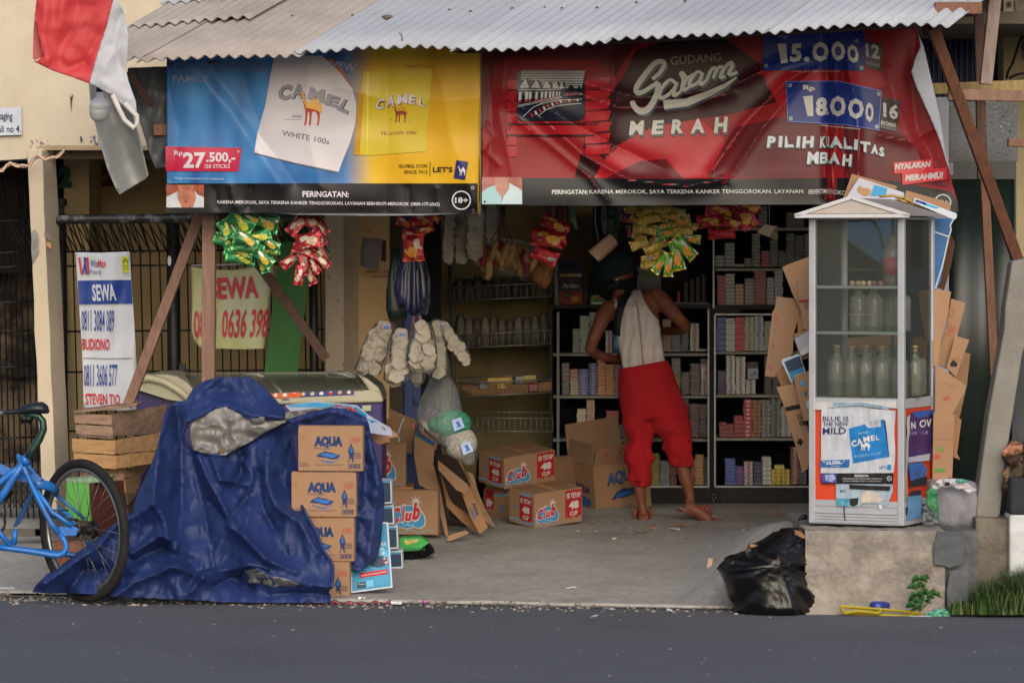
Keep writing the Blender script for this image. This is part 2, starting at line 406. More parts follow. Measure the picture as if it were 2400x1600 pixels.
b = MB(); sheet([(2226,1338),(2262,1330),(2272,1345),(2270,1430),(2222,1434),(2218,1390)], lambda x, y: 17.228+.008*nz3(x*.05, y*.05), M('#54575a', .9, .15, 12, .3), 8, b); b.build('dark_patch', None, blk, solid=.01, label='lower dark mortar patch by the grass')
# post base and painted kerb wall at right edge
px_foot = [P(2288,1437,17.5), P(2370,1437,17.5), P(2372,1215,17.5), P(2286,1212,17.5)]
b = MB(); b.prism(px_foot, (0,.3,0), M('#6b6459', .95, .25, 8, .8, 50, stain='#3b372f', samt=.8, ss=3)); b.build('post_footing', bevel=.012)
tag(bpy.data.objects['post_footing'], 'dark stained concrete footing under the leaning grey post', 'footing')
# ================= LEFT BUILDING =================
cream = dict(rough=.85, var=.06, vs=5, bump=.12, bs=60)
CW = M('#c3b7a2', stain='#9b8464', samt=.35, ss=.9, sth=.55, name='cream_paint', **cream)
CP = M('#c3b59e', stain='#8e8474', samt=.5, ss=2.2, sth=.6, name='cream_pillar_paint', **cream)
CD = M('#b09a72', stain='#8c7850', samt=.35, ss=1.4, name='ochre_wall_paint', **cream)
hb = thing('cream_building', 'cream painted building behind the awning and fence', 'building', (-3.2, 19.7, 0))
def px_box(x0, x1, y0, y1, Y, d, mat, name, parent, bevel=0, label=None, sk=0):
    """upright box whose front fills the px rectangle at depth Y; sk leans the bottom sideways in px"""
    b = MB(); a = [P(x0+sk, y1, Y), P(x1+sk, y1, Y), P(x1+sk, y1, Y)+Vector((0,d,0)), P(x0+sk, y1, Y)+Vector((0,d,0)), P(x0, y0, Y), P(x1, y0, Y), P(x1, y0, Y)+Vector((0,d,0)), P(x0, y0, Y)+Vector((0,d,0))]
    return b.hexa(a, mat).build(name, mat, parent, bevel=bevel, label=label)
kw = thing('painted_kerb_wall', 'black and white painted kerb wall at the right edge', 'kerb wall', P(2420, 1430, 17.4))
px_box(2368, 2500, 1120, 1206, 17.45, .2, M('#26282b', .8, .2), 'black_band', kw, bevel=.01)
px_box(2366, 2500, 1206, 1434, 17.45, .2, M('#bfc1c1', .8, .12, 9, .2, stain='#8a8a80', samt=.6), 'white_band', kw, bevel=.01)
# upper wall slab with slightly sloping underside
b = MB(); Y = 19.6; o = [P(-260,-260,Y), P(1180,-260,Y), P(1180,330,Y), P(420,347,Y), P(103,353,Y), P(62,372,Y), P(-260,392,Y)]
b.prism(o, (0,.22,0), CW); b.build('upper_wall', None, hb)
px_box(104, 1180, 341, 352, 19.58, .2, M('#a08f72', .9), 'wall_lip', hb)
# leaning square pillar, front face and darker right flank
def pillar(x0, x1, x2, y0, y1, lean, Y, nm, mat, lab=None):
    b = MB(); d = .24; n_ = 24; vs = []
    for i in range(n_+1):
        t = i/n_; py = y0+(y1-y0)*t; s_ = lean*t; rr = lambda k: .006*nz3(k*3, t*9)
        a = P(x0+s_, py, Y); bb = P(x1+s_, py, Y); e = P(x2+s_, py, Y)
        vs += [a+Vector((rr(1), 0, 0)), bb+Vector((rr(2), .0, 0)), Vector((e.x, Y+d, bb.z))+Vector((rr(3), 0, 0)), Vector((a.x, Y+d, a.z))]
    fs = [(i*4+k, i*4+(k+1)%4, i*4+4+(k+1)%4, i*4+4+k) for i in range(n_) for k in range(4)]+[(0,1,2,3), (n_*4+3,n_*4+2,n_*4+1,n_*4)]
    b.add(vs, fs, mat); return b.build(nm, None, hb, label=lab, bevel=.004)
pillar(64, 98, 118, 352, 1200, 36, 19.5, 'pillar', CP, 'slightly leaning front pillar beside the fence')
pr = PR(lambda u, v, o: P(u, v, 19.49-o))
pr.poly(q('c4', (290,950),(318,930),(350,975),(355,1140),(318,1215),(300,1250),(286,1120)), M('#8a8782', .95, .15, 20, .4)); 
pr.poly(q('c4', (405,950),(455,975),(470,1040),(430,1015),(410,990)), M('#76706a', .95)); pr.poly(q('c4', (430,1040),(470,1060),(465,1110),(425,1080)), M('#b88a5c', .95))
pr.poly(q('c5', (395,832),(500,850),(500,920),(400,915)), M('#c8c2bc', .9, .3, 30)).build('plaster_patch', hb)
# recess walls
px_box(150, 209, 350, 1185, 20.6, .6, CD, 'recess_wall', hb, label='narrow wall strip with the green number')
px_box(205, 780, 344, 1185, 21.2, .2, CD, 'recess_wall', hb, label='dull ochre wall deep behind the mesh fence')
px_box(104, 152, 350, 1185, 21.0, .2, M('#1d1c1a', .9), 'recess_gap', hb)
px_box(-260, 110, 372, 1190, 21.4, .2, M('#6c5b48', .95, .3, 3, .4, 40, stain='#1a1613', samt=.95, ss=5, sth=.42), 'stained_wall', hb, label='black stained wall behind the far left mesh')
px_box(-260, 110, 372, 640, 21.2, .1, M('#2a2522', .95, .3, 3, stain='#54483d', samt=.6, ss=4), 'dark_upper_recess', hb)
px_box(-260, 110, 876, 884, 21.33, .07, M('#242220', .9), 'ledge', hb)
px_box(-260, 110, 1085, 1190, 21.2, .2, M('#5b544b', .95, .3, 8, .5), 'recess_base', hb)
b = MB(); b.add([P(-400,350,19.7), P(800,350,19.7), P(800,350,21.5), P(-400,350,21.5)], [(0,1,2,3)], M('#5e5340', .9)); b.build('recess_ceiling', None, hb, solid=.05)
pr = PR(lambda u, v, o: P(u, v, 20.59-o)); GN = M('#1c4a34', .8)
pr.text('2', (c4x:=138, 388, 168, 441), GN, bold=.09).build('painted_number', hb)
pr = PR(lambda u, v, o: P(u, v, 21.19-o)); pr.text('2', (238, 384, 296, 437), M('#6e2220', .8), bold=.09).build('painted_number', hb, label='red painted number half hidden by the grey cloth')
# stains and scuffs on the upper wall
pr = PR(lambda u, v, o: P(u, v, 19.59-o)); sc1 = M('#6e6088', .9, .4, 60); sc2 = M('#3c3836', .9); sc3 = M('#a07a50', .9)
for k in range(34):
    x = rnd.gauss(96, 18); y = rnd.gauss(338, 7); pr.ell(x, y, rnd.uniform(.6,3), rnd.uniform(.5,1.6), rnd.choice([sc1, sc2, sc3]), n=7)
for k in range(22):
    x = rnd.uniform(211, 236); y = rnd.uniform(318, 340); pr.ell(x, y, rnd.uniform(1,4), rnd.uniform(1,4), sc1 if k % 2 else M('#b8b4bc'), n=7)
pr.poly(q('z1', (496,655),(502,690),(520,660),(508,710),(503,800),(497,700)), sc2); pr.poly(q('z1', (565,962),(580,970),(582,1002),(570,1004)), sc2)
pr.poly(q('z1', (497,705),(507,705),(504,790),(498,770)), M('#cfc8bc')); pr.build('scuff_marks', hb)
# little paper sign on the wall
sg = thing('paper_sign', 'white lettered sign on the cream wall at the left edge', 'sign', P(20, 287, 19.57))
b = MB(); plate(b, [(-120,256),(50,252),(51,316),(-120,322)], 19.575, .012, M('#b9c0cc', .6)); b.build('board', None, sg)
pr = PR(lambda u, v, o: P(u, v, 19.573-o)); TX = M('#26314c', .6)
pr.text('packaging', (-22, 263, 29, 286), TX, .012).text('Gg. Semut Kali no 4.', (-92, 294, 49, 315), TX, .012).build('lettering', sg)
# twisted cable across the pillar
b = MB(); pts = [P(-20+i*9, 397-30*(i/19)**1.2+6*math.sin(i*.9)-(6 if i > 10 else 0), 19.4) for i in range(20)]
b.tube(pts, .008, 6, M('#a07a6a', .7, .3)); b.tube([p+Vector((0,-.006,.012*math.sin(i*1.7))) for i, p in enumerate(pts)], .006, 6, M('#c9b49a', .7, .3)); tag(b.build('cable'), 'twisted pinkish cable slung across the cream pillar', 'cable')
# meter pipes beside the recess
b = MB(); b.tube([P(125,350,20.7), P(128,520,20.6), P(136,1170,20.3)], .05, 10, M('#101010', .5)); b.box(P(140,0,20.4).x, P(155,0,20.4).x, 20.3, 20.45, P(0,483,20.4).z, P(0,466,20.4).z, M('#1c1c1c', .6)); b.box(P(128,0,20.4).x, P(150,0,20.4).x, 20.35, 20.42, P(0,512,20.4).z, P(0,484,20.4).z, M('#2a2622', .6))
tag(b.build('drain_pipe'), 'black drain pipe with brackets right of the cream pillar', 'pipe')
# ================= SHOP SHELL =================
shop = thing('kiosk_building', 'roadside shop room with cream pillar and dark interior', 'building', (.5, 20, 0))
def sp(x0, x1, x2, y0, y1, Y, mat, nm, d=.3, lab=None):   # pillar with visible right flank
    b = MB(); a = P(x0,y1,Y); bb = P(x1,y1,Y); e = P(x2,y1,Y); a2 = P(x0,y0,Y); 
    ex = (x2-1200)/F*(Y+d)
    lo, hi = a.z, a2.z
    b.hexa([(a.x,Y,lo),(bb.x,Y,lo),(ex,Y+d,lo),(a.x,Y+d,lo),(a.x,Y,hi),(bb.x,Y,hi),(ex,Y+d,hi),(a.x,Y+d,hi)], mat); return b.build(nm, None, shop, label=lab, bevel=.005)
CI = M('#d2b384', stain='#a88c5c', samt=.4, ss=1.8, sth=.55, name='yellow_cream_paint', **cream)
sp(762, 806, 848, 330, 1250, 20.6, CP, 'pillar', .3)
px_box(836, 912, 330, 1250, 20.85, .25, CI, 'side_wall', shop)
pr = PR(lambda u, v, o: P(u, v, 20.84-o)); ink = M('#4a4438', .9)
pr.text('080600 1108', q('b1', (205,618),(390,612),(390,640),(205,645)), ink).text('PAK IKSAN', q('b1', (245,660),(400,655),(400,680),(245,686)), ink).text('08', q('b1', (205,270),(245,270),(245,305),(205,305)), M('#8f7b55', .9)).build('handwriting', shop)
pr = PR(lambda u, v, o: P(u, v, 20.59-o))
for x, y in [(768,570),(772,600),(769,645),(800,745),(803,848),(775,875),(770,560),(790,700)]: pr.poly([(x,y),(x+3,y+4),(x+4,y+11),(x+1,y+8)], M('#6c6050', .9))
pr.build('paint_chips', shop)
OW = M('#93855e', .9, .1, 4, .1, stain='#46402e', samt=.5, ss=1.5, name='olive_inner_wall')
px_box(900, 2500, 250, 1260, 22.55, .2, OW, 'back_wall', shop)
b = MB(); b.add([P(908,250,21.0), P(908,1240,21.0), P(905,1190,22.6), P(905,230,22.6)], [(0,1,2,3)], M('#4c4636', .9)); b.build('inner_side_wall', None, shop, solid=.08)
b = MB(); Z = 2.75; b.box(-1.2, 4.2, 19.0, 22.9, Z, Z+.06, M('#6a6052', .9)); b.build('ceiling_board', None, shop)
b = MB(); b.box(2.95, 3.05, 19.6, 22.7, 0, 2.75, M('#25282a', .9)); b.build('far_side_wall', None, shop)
# ================= LEAN-TO ROOF =================
roof = thing('lean_to_roof', 'corrugated sheet awning on sawn timber above both banners', 'awning', (0, 18.2, 2.6))
EA = P(288, 150, 17.85); EB = P(2224, 62, 17.3); EV = EB-EA; ED = EV.normalized()
UP = Vector((.64, 1, .47)); NR = ED.cross(UP.normalized()).normalized(); 
if NR.z < 0: NR = -NR
def rp(px_e, up, lift=0.):
    """roof point: px_e = photo x of the point where its corrugation meets the eave"""
    t = (px_e-288)/(2224-288); sag = .012*math.sin(t*9)+.008*math.sin(t*23)
    return EA+EV*t+UP*up+NR*lift+Vector((0,0,sag*(1-min(1, up))))
PITCH = 30.2
def rsheet(x0, x1, u0, u1, lift, mat, label=None, tilt=0.):
    b = MB(); n = int((x1-x0)/PITCH*10)
    rr = random.Random(int(x0)); ph = rr.uniform(-.02,.02)
    def f(a, c):
        x = x0+(x1-x0)*a; return rp(x, u0+(u1-u0)*c+.004*math.sin(x*.05+x0), lift+.0095*math.cos(2*math.pi*x/PITCH)+tilt*(1-c)*0+.004*nz3(x*.01, c*3))
    b.grid(f, n, 14, mat); return b.build('roof_sheet', mat, roof, solid=.005, label=label)
z_tan = M('#9c948f', .75, .07, 5, .2, 90, stain='#7c7168', samt=.4, ss=2, name='old_fibre_sheet')
z_gry = M('#999da6', .6, .05, 5, .15, 90, stain='#878c96', samt=.5, ss=1.3, name='grey_fibre_sheet')
z_lt = M('#a1a5ae', .6, .05, 5, .15, 90, stain='#8b9099', samt=.5, ss=1.3, name='pale_fibre_sheet')
rsheet(150, 335, .03, .62, .012, z_tan, 'short weathered beige sheet at the left end')
rsheet(132, 440, .42, .95, .022, z_tan, 'beige sheet lapped over the left end')
rsheet(128, 520, .66, 3.0, .034, z_gry)
rsheet(322, 712, 0, 3.0, .003, z_tan, 'wide beige sheet above the blue and yellow banner')
rsheet(700, 1082, .005, 3.0, .014, z_gry); rsheet(1070, 1446, .0, 3.0, .003, z_lt); rsheet(1434, 1816, .006, 3.0, .014, z_gry)
rsheet(1804, 2226, 0, 3.0, .003, z_lt, 'sheet at the right end of the awning')
rsheet(1900, 2150, .4, 3.0, .03, z_lt)
wd = dict(rough=.85, var=.22, vs=6, bump=.25, bs=70, stretch=(9, 9, 1.1))
W1 = M('#806455', stain='#5a4538', samt=.4, ss=1.5, name='sawn_timber', **wd); W2 = M('#765443', name='reddish_timber', **wd); W3 = M('#574038', name='dark_timber', **wd)
W4 = M('#85756e', name='grey_timber', **wd); W5 = M('#8d7a50', name='yellow_timber', **wd)
def bm_(a, c, w_, t, mat, nm, parent, **k): return MB().beam(a, c, w_, t, (0,-1,0), mat).build(nm, None, parent, bevel=.003, **k)
bm_(rp(262, .28, -.045), rp(2215, .28, -.045), .05, .05, W3, 'eave_beam', roof)
bm_(rp(262, .75, -.05), rp(2300, .75, -.05), .05, .05, W3, 'purlin', roof); bm_(rp(262, 1.5, -.05), rp(2300, 1.5, -.05), .05, .05, W3, 'purlin', roof)
for x in (330, 720, 1120, 1520, 1900): bm_(rp(x, .5, -.11), rp(x, 2.9, -.11), .04, .06, W3, 'rafter', roof)
for x, u in ((940, .05), (1508, 1.0), (1750, 1.25)):
    MB().tube([rp(x, u, .02), rp(x, u, .05), rp(x+6, u-.03, .07)], .003, 5, M('#7c6a60', .6, 0)).build('roofing_nail', None, roof)
b = MB(); b.ell(rp(798, .36, .02), .03, .02, .012, 8, 5, None, M('#5f564e', .9, .4, 30)); tag(b.build('dead_leaf'), 'dry leaf lying on the grey roof sheet', 'leaf')
# rusty nails and marks on the sheets
b = MB(); rr = random.Random(5)
for k in range(26):
    b.ell(rp(330+k*73+rr.uniform(-20,20), rr.choice([.42, .9, 1.4])+rr.uniform(-.02,.02), .016), .007, .007, .005, 6, 4, None, M('#5f4636', .7))
b.build('roofing_nails', None, roof, kind='stuff')
# timber frame of the stall: each stick is a part
fr = thing('awning_props', 'sawn timber props and braces carrying the awning', 'timber frame', P(490, 1000, 18.6))
def st(x0,y0,Y0, x1,y1,Y1, wpx, mat, nm, t=.05, parent=fr, **k):
    return bm_(P(x0,y0,Y0), P(x1,y1,Y1), wpx/F*Y0, t, mat, nm, parent, **k)
st(492, 130, 18.55, 488, 1120, 18.55, 30, W1, 'post', .09)
st(470, 500, 18.7, 300, 950, 18.9, 24, W1, 'brace', .07)
st(500, 470, 18.75, 763, 838, 19.2, 22, W3, 'brace', .05, label='dark brown brace running down to the cream pillar')
st(306, 172, 18.2, 545, 545, 18.85, 18, W3, 'brace', .05, label='dark brace from the eave down behind the blue banner')
st(360, 305, 18.3, 420, 305, 18.3, 26, W2, 'cleat', .04)
b = MB(); plate(b, [(690,320),(760,320),(682,1020),(600,1020)], 19.9, .03, M('#3a6a34', .75, .12, 4, .3, 50, stain='#1e4420', samt=.4)); tag(b.build('green_plank', bevel=.003), 'wide green painted plank leaning before the mesh fence', 'plank')
# right-hand braces
st(2190, 20, 17.5, 2300, 20, 17.5, 28, W2, 'purlin_end', .06); 
rf = thing('timber_bracing', 'timber cross bracing at the right end of the awning', 'timber frame', P(2250, 1000, 18.2))
s2 = lambda *a, **k: st(*a, parent=rf, **k)
s2(2185, 62, 17.6, 2392, 628, 18.1, 26, M('#5f3c2c', name='red_brown_timber', **wd), 'long_brace', .07)
s2(2292, -60, 18.3, 2302, 420, 18.3, 22, W3, 'upright', .05)
s2(2340, -80, 17.9, 2310, 198, 17.9, 28, W4, 'prop', .06, label='greyish prop slanting down to the crossbar')
s2(2180, 209, 18.2, 2430, 200, 18.2, 26, W5, 'crossbar', .06, label='yellowish crossbar behind')
s2(2222, 222, 17.75, 2432, 226, 17.75, 26, W1, 'crossbar', .06, label='front crossbar')
s2(2298, 240, 18.5, 2330, 880, 18.5, 20, W2, 'upright', .05)
s2(2160, 78, 17.7, 2196, 64, 17.7, 26, W3, 'block', .08)
s2(2362, 334, 17.5, 2440, 338, 17.5, 18, W2, 'stub', .06)
# ================= RIGHT BACKGROUND =================
RB = thing('right_shopfront', 'neighbouring shopfront with blue ribbed shutter at the right edge', 'building', P(2300, 1100, 20.5))
px_box(2150, 2500, -200, 45, 20.5, .2, M('#9b8f72', .9, stain='#6e6552', samt=.5), 'upper_wall', RB)
b = MB(); 
def rib(u, v):
    px = 2120+u*170; Z = 5*(u*26 % 1); return P(px, -20+v*260, 20.45-.03*(1 if (u*13) % 1 < .5 else 0))
b.grid(rib, 104, 1, M('#1f2c5c', .5, .2), smooth=False); b.build('ribbed_shutter', None, RB, solid=.01)
px_box(2288, 2354, 42, 200, 20.7, .1, M('#0d1018', .8), 'doorway', RB)
wallp = M('#b5a887', .9, .1, 4, .2, 50, stain='#857c68', samt=.5, ss=2)
px_box(2352, 2560, -200, 1230, 20.2, .25, wallp, 'side_pillar', RB)
pr = PR(lambda u, v, o: P(u, v, 20.19-o)); DM = M('#77726a', .95, .3, 20, .6, 60); DM2 = M('#4a443c', .95)
pr.poly([(2378,0),(2400,0),(2440,0),(2440,120),(2403,140),(2392,90),(2382,60)], DM).poly([(2372,40),(2380,50),(2384,80),(2374,78)], DM2).ell(2366, 11, 5, 7, DM2, n=9).poly([(2392,110),(2420,100),(2420,150),(2397,140)], DM).build('broken_plaster', RB)
b = MB(); b.tube([P(*c, 20.0) for c in q('c1', (1010,335),(985,360),(950,470),(915,580),(870,660),(858,725))], .007, 6, M('#15151a', .6)); b.tube([P(*c, 20.0) for c in q('c1', (880,725),(940,690),(1060,665))], .006, 6, M('#15151a', .6)); tag(b.build('electric_cable'), 'thin black cables looping down the damaged cream pillar', 'cable')
# dark steel cabinet with glass top seen behind the braces
SCb = thing('steel_cabinet', 'dark grey steel cabinet behind the braces at the right', 'cabinet', P(2300, 1200, 19.4))
px_box(2188, 2382, 378, 1230, 19.6, .3, M('#2b2d2f', .45, .15, 3, .05, stain='#15251f', samt=.7, ss=1.2), 'body', SCb)
px_box(2225, 2385, 238, 380, 19.62, .3, M('#3c4450', .3, .4, 3, .1, stain='#0f1114', samt=.95, ss=2.2, sth=.45), 'glass_top', SCb)
pr = PR(lambda u, v, o: P(u, v, 19.615-o))
rr = random.Random(8)
for k in range(150):
    x = rr.uniform(2226, 2380); y = rr.uniform(244, 330)
    if x > 2270 or y < 262 : pr.ell(x, y, rr.uniform(1,3.2), rr.uniform(1,3), M(rr.choice(['#5c6878','#77828f','#46505e']), .25), n=6)
pr.build('foil_flecks', SCb)
px_box(2210, 2234, 382, 410, 19.55, .02, M('#6f7478', .4), 'name_plate', SCb)
px_box(2176, 2224, 228, 1130, 19.45, .04, M('#8f93a0', .5, .05), 'side_sheet', SCb, label='pale grey side sheet behind the red banner')
b = MB(); b.grid(lambda u, v: P(2225+u*150, 420+v*790, 19.5-.01*math.sin(u*9)), 12, 2, M('#101c18', .35, .3)); b.build('door', None, SCb, solid=.02)
# leaning concrete post in front at the right edge
LP = MB(); plate(LP, [(2372,612),(2440,600),(2416,770)]+q('c3', (590,120),(515,600),(470,985),(435,1035),(338,1028),(350,870),(410,430),(492,-20))+[(2356,720)], 17.6, .16, M('#7d7a73', .92, .1, 5, .5, 60, stain='#625e57', samt=.6, ss=2))
lp = LP.build('leaning_post', bevel=.01); tag(lp, 'tall grey concrete post leaning right at the right edge', 'post')
px_box(2372, 2460, 800, 1130, 17.9, .1, M('#3c4043', .8, .2), 'grey_board', None); tag(bpy.data.objects['grey_board'], 'dark grey board behind the leaning post', 'board')
b = MB(); pts = q('c3', (475,655),(510,605),(560,590),(640,600),(640,760),(560,790),(520,860),(485,865),(495,760),(500,700))
sheet(pts, lambda x, y: 17.5+.05*ridged(x*.03, y*.02, 3)+.02*ridged(x*.1, y*.09), M('#4a3d33', .95, .5, 30, .8, 60, stain='#a07850', samt=.7, ss=9), 6, b); tag(b.build('brown_cloth', solid=.02), 'crumpled brown patterned cloth hung on the painted kerb wall', 'cloth')
b = MB(); sheet(q('c3', (470,655),(520,600),(560,590),(595,600),(590,640),(540,660),(500,668)), lambda x, y: 17.42+.03*ridged(x*.05, y*.05), M('#9a6a50', .8, .3), 5, b); tag(b.build('dry_leaf', solid=.003), 'large curled dry brown leaf on top of the brown cloth', 'leaf')
# ================= MESH FENCES =================
BK = M('#131313', .5, .3, 20)
def wire(mb, a, c, r_=.0035): mb.tube([a, c], r_, 5, BK, cap=False)
fen = thing('mesh_fence', 'black welded wire fence with bent over top behind the props', 'fence', P(400, 1180, 19.9))
YF = 20.0
def fp(x, y, d=0): return P(x, y, YF+d)
nsl = 0
x = 132
while x < 760:
    if not (392 < x < 425):
        b = MB(); b.tube([fp(x-26-6, 520, -.28), fp(x-6 if x < 400 else x-3, 590, 0), fp(x+10, 1180, 0)], .0042, 5, BK); b.build('wire', None, fen)
    x += 22.5 if x < 400 else 19.5
b = MB(); x = 118   # crossed diagonal wires of the bent top
while x < 745:
    wire(b, fp(x, 520, -.26), fp(x+46, 592, .0)); wire(b, fp(x+4, 524, -.24), fp(x+26, 592, -.02)); x += 19
b.build('bent_top_wires', None, fen, kind='stuff')
for y, r_ in ((590,.005),(624,.005),(777,.005),(872,.005),(1010,.005)):
    b = MB(); b.tube([fp(135, y), fp(760, y-6)], r_, 6, BK); b.build('cross_wire', None, fen)
b = MB(); b.tube([fp(114, 521, -.28), fp(150, 514, -.3), fp(230, 513, -.3), fp(400, 512, -.28), fp(560, 508, -.28), fp(760, 500, -.28)], .024, 8, M('#202224', .5, .5, 12, stain='#8a929a', samt=.7, ss=14)); b.build('top_rail', None, fen)
for x, w_ in ((143,.055),(405,.07),(733,.045)): b = MB(); b.tube([fp(x, 500, -.02), fp(x+6, 1185, -.02)], w_/2, 10, BK); b.build('fence_post', None, fen)
b = MB(); b.box(fp(422,0).x, fp(436,0).x, YF-.06, YF, fp(0,880).z, fp(0,852).z, BK); b.build('latch', None, fen)
pr = PR(lambda u, v, o: P(u, v, 19.93-o)); pr.ell(397, 611, 4.5, 12, M('#c8c8c4', .4), n=12).build('tape_scrap', fen)
fl = thing('side_mesh_fence', 'black wire mesh left of the cream pillar', 'fence', P(40, 1200, 19.8))
x = -40
while x < 128:
    b = MB(); b.tube([P(x-14, 515, 19.95), P(x-6, 590, 20.15), P(x+12, 1215, 20.1)], .0042, 5, BK); b.build('wire', None, fl); x += 13.4
b = MB(); x = -60
while x < 100: wire(b, P(x, 520, 19.95), P(x+38, 592, 20.15)); x += 12
x = -60
while x < 110: wire(b, P(x, 1190, 20.0), P(x+60, 1100, 20.0)); wire(b, P(x+60, 1190, 20.0), P(x, 1100, 20.0)); x += 13
b.build('diagonal_wires', None, fl, kind='stuff')
for y in (518, 592, 626, 708, 776, 860, 1026): b = MB(); b.tube([P(-50, y+3, 20.08), P(76 if y < 900 else 96, y-3, 20.08)], .0055, 6, BK); b.build('cross_wire', None, fl)
for x0, x1 in ((2,16),(42,40),(57,62)): b = MB(); b.tube([P(x0, 400, 20.6), P(x1, 520, 20.6)], .006, 6, BK); b.build('bar', None, fl)
# ================= SIGN BANNERS ON THE FENCE =================
def ysg(x, y): return 19.72+.012*math.sin(x*.09+y*.01)+.01*nz3(x*.02, y*.02)
bn = thing('property_banner', 'white and blue rental banner tied to the fence at the left', 'banner', P(245, 930, 19.72))
VW = M('#c3c8d2', .5, .03, 4, name='white_vinyl'); VB = M('#1c3c8c', .5, .05); VR = M('#c22a30', .5, .1)
bp_ = lambda x, y: q1('z5', x, y)
b = MB(); sheet(q('z5', (530,335),(700,338),(918,330),(932,600),(950,850),(968,1180),(975,1450),(592,1450),(580,1000),(558,700)), ysg, VW, 14, b); b.build('vinyl', None, bn, solid=.003)
pr = PR(lambda u, v, o: (lambda c: P(c[0], c[1], ysg(*c)-o))(bp_(u, v)), step=24, off=.011)
pr.poly([(550,535),(925,530),(936,697),(556,702)], VB); pr.text('SEWA', [(648,562),(808,558),(824,676),(654,682)], VW, .03)
for k, (a, c) in enumerate(((553,575),(590,610),(610,625))):
    pr.poly([(a,372),(a+14,370),(c+8,488),(c-6,492)], VR if k != 1 else VB); 
pr.poly([(600,372),(578,490),(592,490),(612,380)], VB)
pr.text('Win', (640,388,692,442), VB, .01).text('Max', (692,384,748,442), VR, .01).text('Property', (638,455,715,500), VB, .0)
YL = M('#b8c418', .5, .1); KK = M('#151515', .6, 0)
pr.poly([(862,366),(905,364),(908,478),(866,480)], YL).line([(868,408),(886,384),(904,408)], 9, KK, 2).text('ACE', (868,442,904,458), KK, .01).line([(864,432),(906,431)], 3, KK, 2)
pr.text('Hunian Kita', (866,490,912,497), M('#8a8f98'), 0).text('Property', (870,504,908,512), M('#8a8f98'), 0)
pr.text('0811 3084 089', [(576,745),(808,738),(806,898),(578,890)], VB, .006).text('BUDIONO', [(581,944),(776,945),(774,1028),(583,1024)], VR, .025)
pr.line([(586,1082),(760,1086),(936,1084)], 4, KK)
pr.text('0811 3606 577', [(592,1122),(830,1126),(826,1280),(594,1284)], VB, .006).text('STEVEN TIO', [(600,1330),(848,1338),(846,1408),(608,1412)], VR, .02)
pr.build('lettering', bn)
ys2 = lambda x, y: 19.95+.02*math.sin(x*.05)+.02*nz3(x*.015, y*.015)
b2 = thing('yellow_banner', 'pale yellow rental banner with red letters between the props', 'banner', P(540, 815, 19.7))
YV = M('#bfbf83', .5, .1, 3, name='pale_yellow_vinyl', stain='#c9cdbd', samt=.8, ss=2.2, sth=.45)
b = MB(); sheet(q('z6', (165,560),(300,585),(500,590),(720,555),(822,530),(820,640),(800,760),(745,1215),(600,1222),(240,1212),(195,1160),(168,1090),(172,800)), ys2, YV, 12, b); b.build('vinyl', None, b2, solid=.003)
pr = PR(lambda u, v, o: (lambda c: P(c[0], c[1], ys2(*c)-o))(q1('z6', u, v)), step=20, off=.010); RD = M('#bf3a4a', .5, .08)
pr.text('SEWA', [(300,652),(696,634),(706,814),(310,826)], RD, .04).text('0851 0636 398', [(182,905),(800,892),(765,1132),(186,1142)], RD, .02).build('lettering', b2)
b = MB(); b.tube([P(*q1('z6', 165,552),19.92), P(*q1('z6',500,545),19.91), P(*q1('z6',830,528),19.92)], .004, 6, M('#a8aeb8', .5)); b.build('cord', None, b2)
# ================= CLOTHS, FLAG, BULB at upper left =================
def cl(pts, Yf, mat, step, nm, label, cat, solid=.003):
    b = MB(); sheet(pts, Yf, mat, step, b); o = b.build(nm, None, None, solid=solid); return tag(o, label, cat)
gc = M('#8f9190', .45, .12, 3, .15, 40, stain='#5f6260', samt=.5, ss=2, name='grey_tarp')
cl(q('z1', (628,590),(700,600),(860,620),(905,660),(940,800),(985,960),(1050,1240),(1030,1265),(845,1375),(820,1340),(760,1200),(700,1000),(668,860),(635,700)), lambda x, y: 17.95+.1*math.sin((x-y*.35)*.045)+.03*nz3(x*.02, y*.01)-.018*ridged(x*.02, y*.009, 4, 3)+.0005*(y-200), gc, 8, 'grey_cloth', 'long grey plastic cloth hanging below the flag', 'cloth')
cl(q('z1', (905,480),(1180,470),(1180,1180),(1100,1195),(1060,1100),(1000,900),(960,800),(900,560)), lambda x, y: 18.3+.06*nz3(x*.03, y*.02), M('#4d5052', .5, .25, 5, .2, 40, stain='#2c2d2f', samt=.6), 10, 'dark_plastic_sheet', 'crumpled dark plastic sheet under the left end of the awning', 'plastic sheet')
FR = M('#b23538', .6, .06, 3, .12, 160, name='red_flag_cloth'); FW = M('#a9abb2', .6, .04, 3, .12, 160, name='white_flag_cloth')
fg = thing('flag', 'red and white cloth flag hanging at the upper left corner', 'flag', P(200, 0, 17.2))
fy = lambda x, y: 17.35+folds(x, y, [(q('z1',(330,0),(300,250),(340,420)), -.03, 14),(q('z1',(560,0),(520,200),(430,330),(420,420)), .022, 16),(q('z1',(640,120),(560,330),(600,470)), .02, 14),(q('z1',(700,250),(600,440),(500,480)), .025, 10),(q('z1',(450,0),(420,200)), -.02, 12),(q('z1',(860,100),(800,330),(860,500)), .03, 12),(q('z1',(820,330),(700,560),(900,700)), -.02, 12)])+.015*nz3(x*.03, y*.03)
b = MB(); sheet(q('z1', (272,-90),(815,-90),(800,0),(755,180),(690,380),(632,588),(500,540),(380,500),(255,440),(300,405),(265,210),(245,120)), fy, FR, 7, b); b.build('red_stripe', None, fg, solid=.002)
b = MB(); sheet(q('z1', (244,130),(268,210),(300,405),(250,425),(232,415),(235,250)), lambda x, y: 17.4, M('#b05050', .55, .1), 6, b); b.build('folded_edge', None, fg, solid=.002)
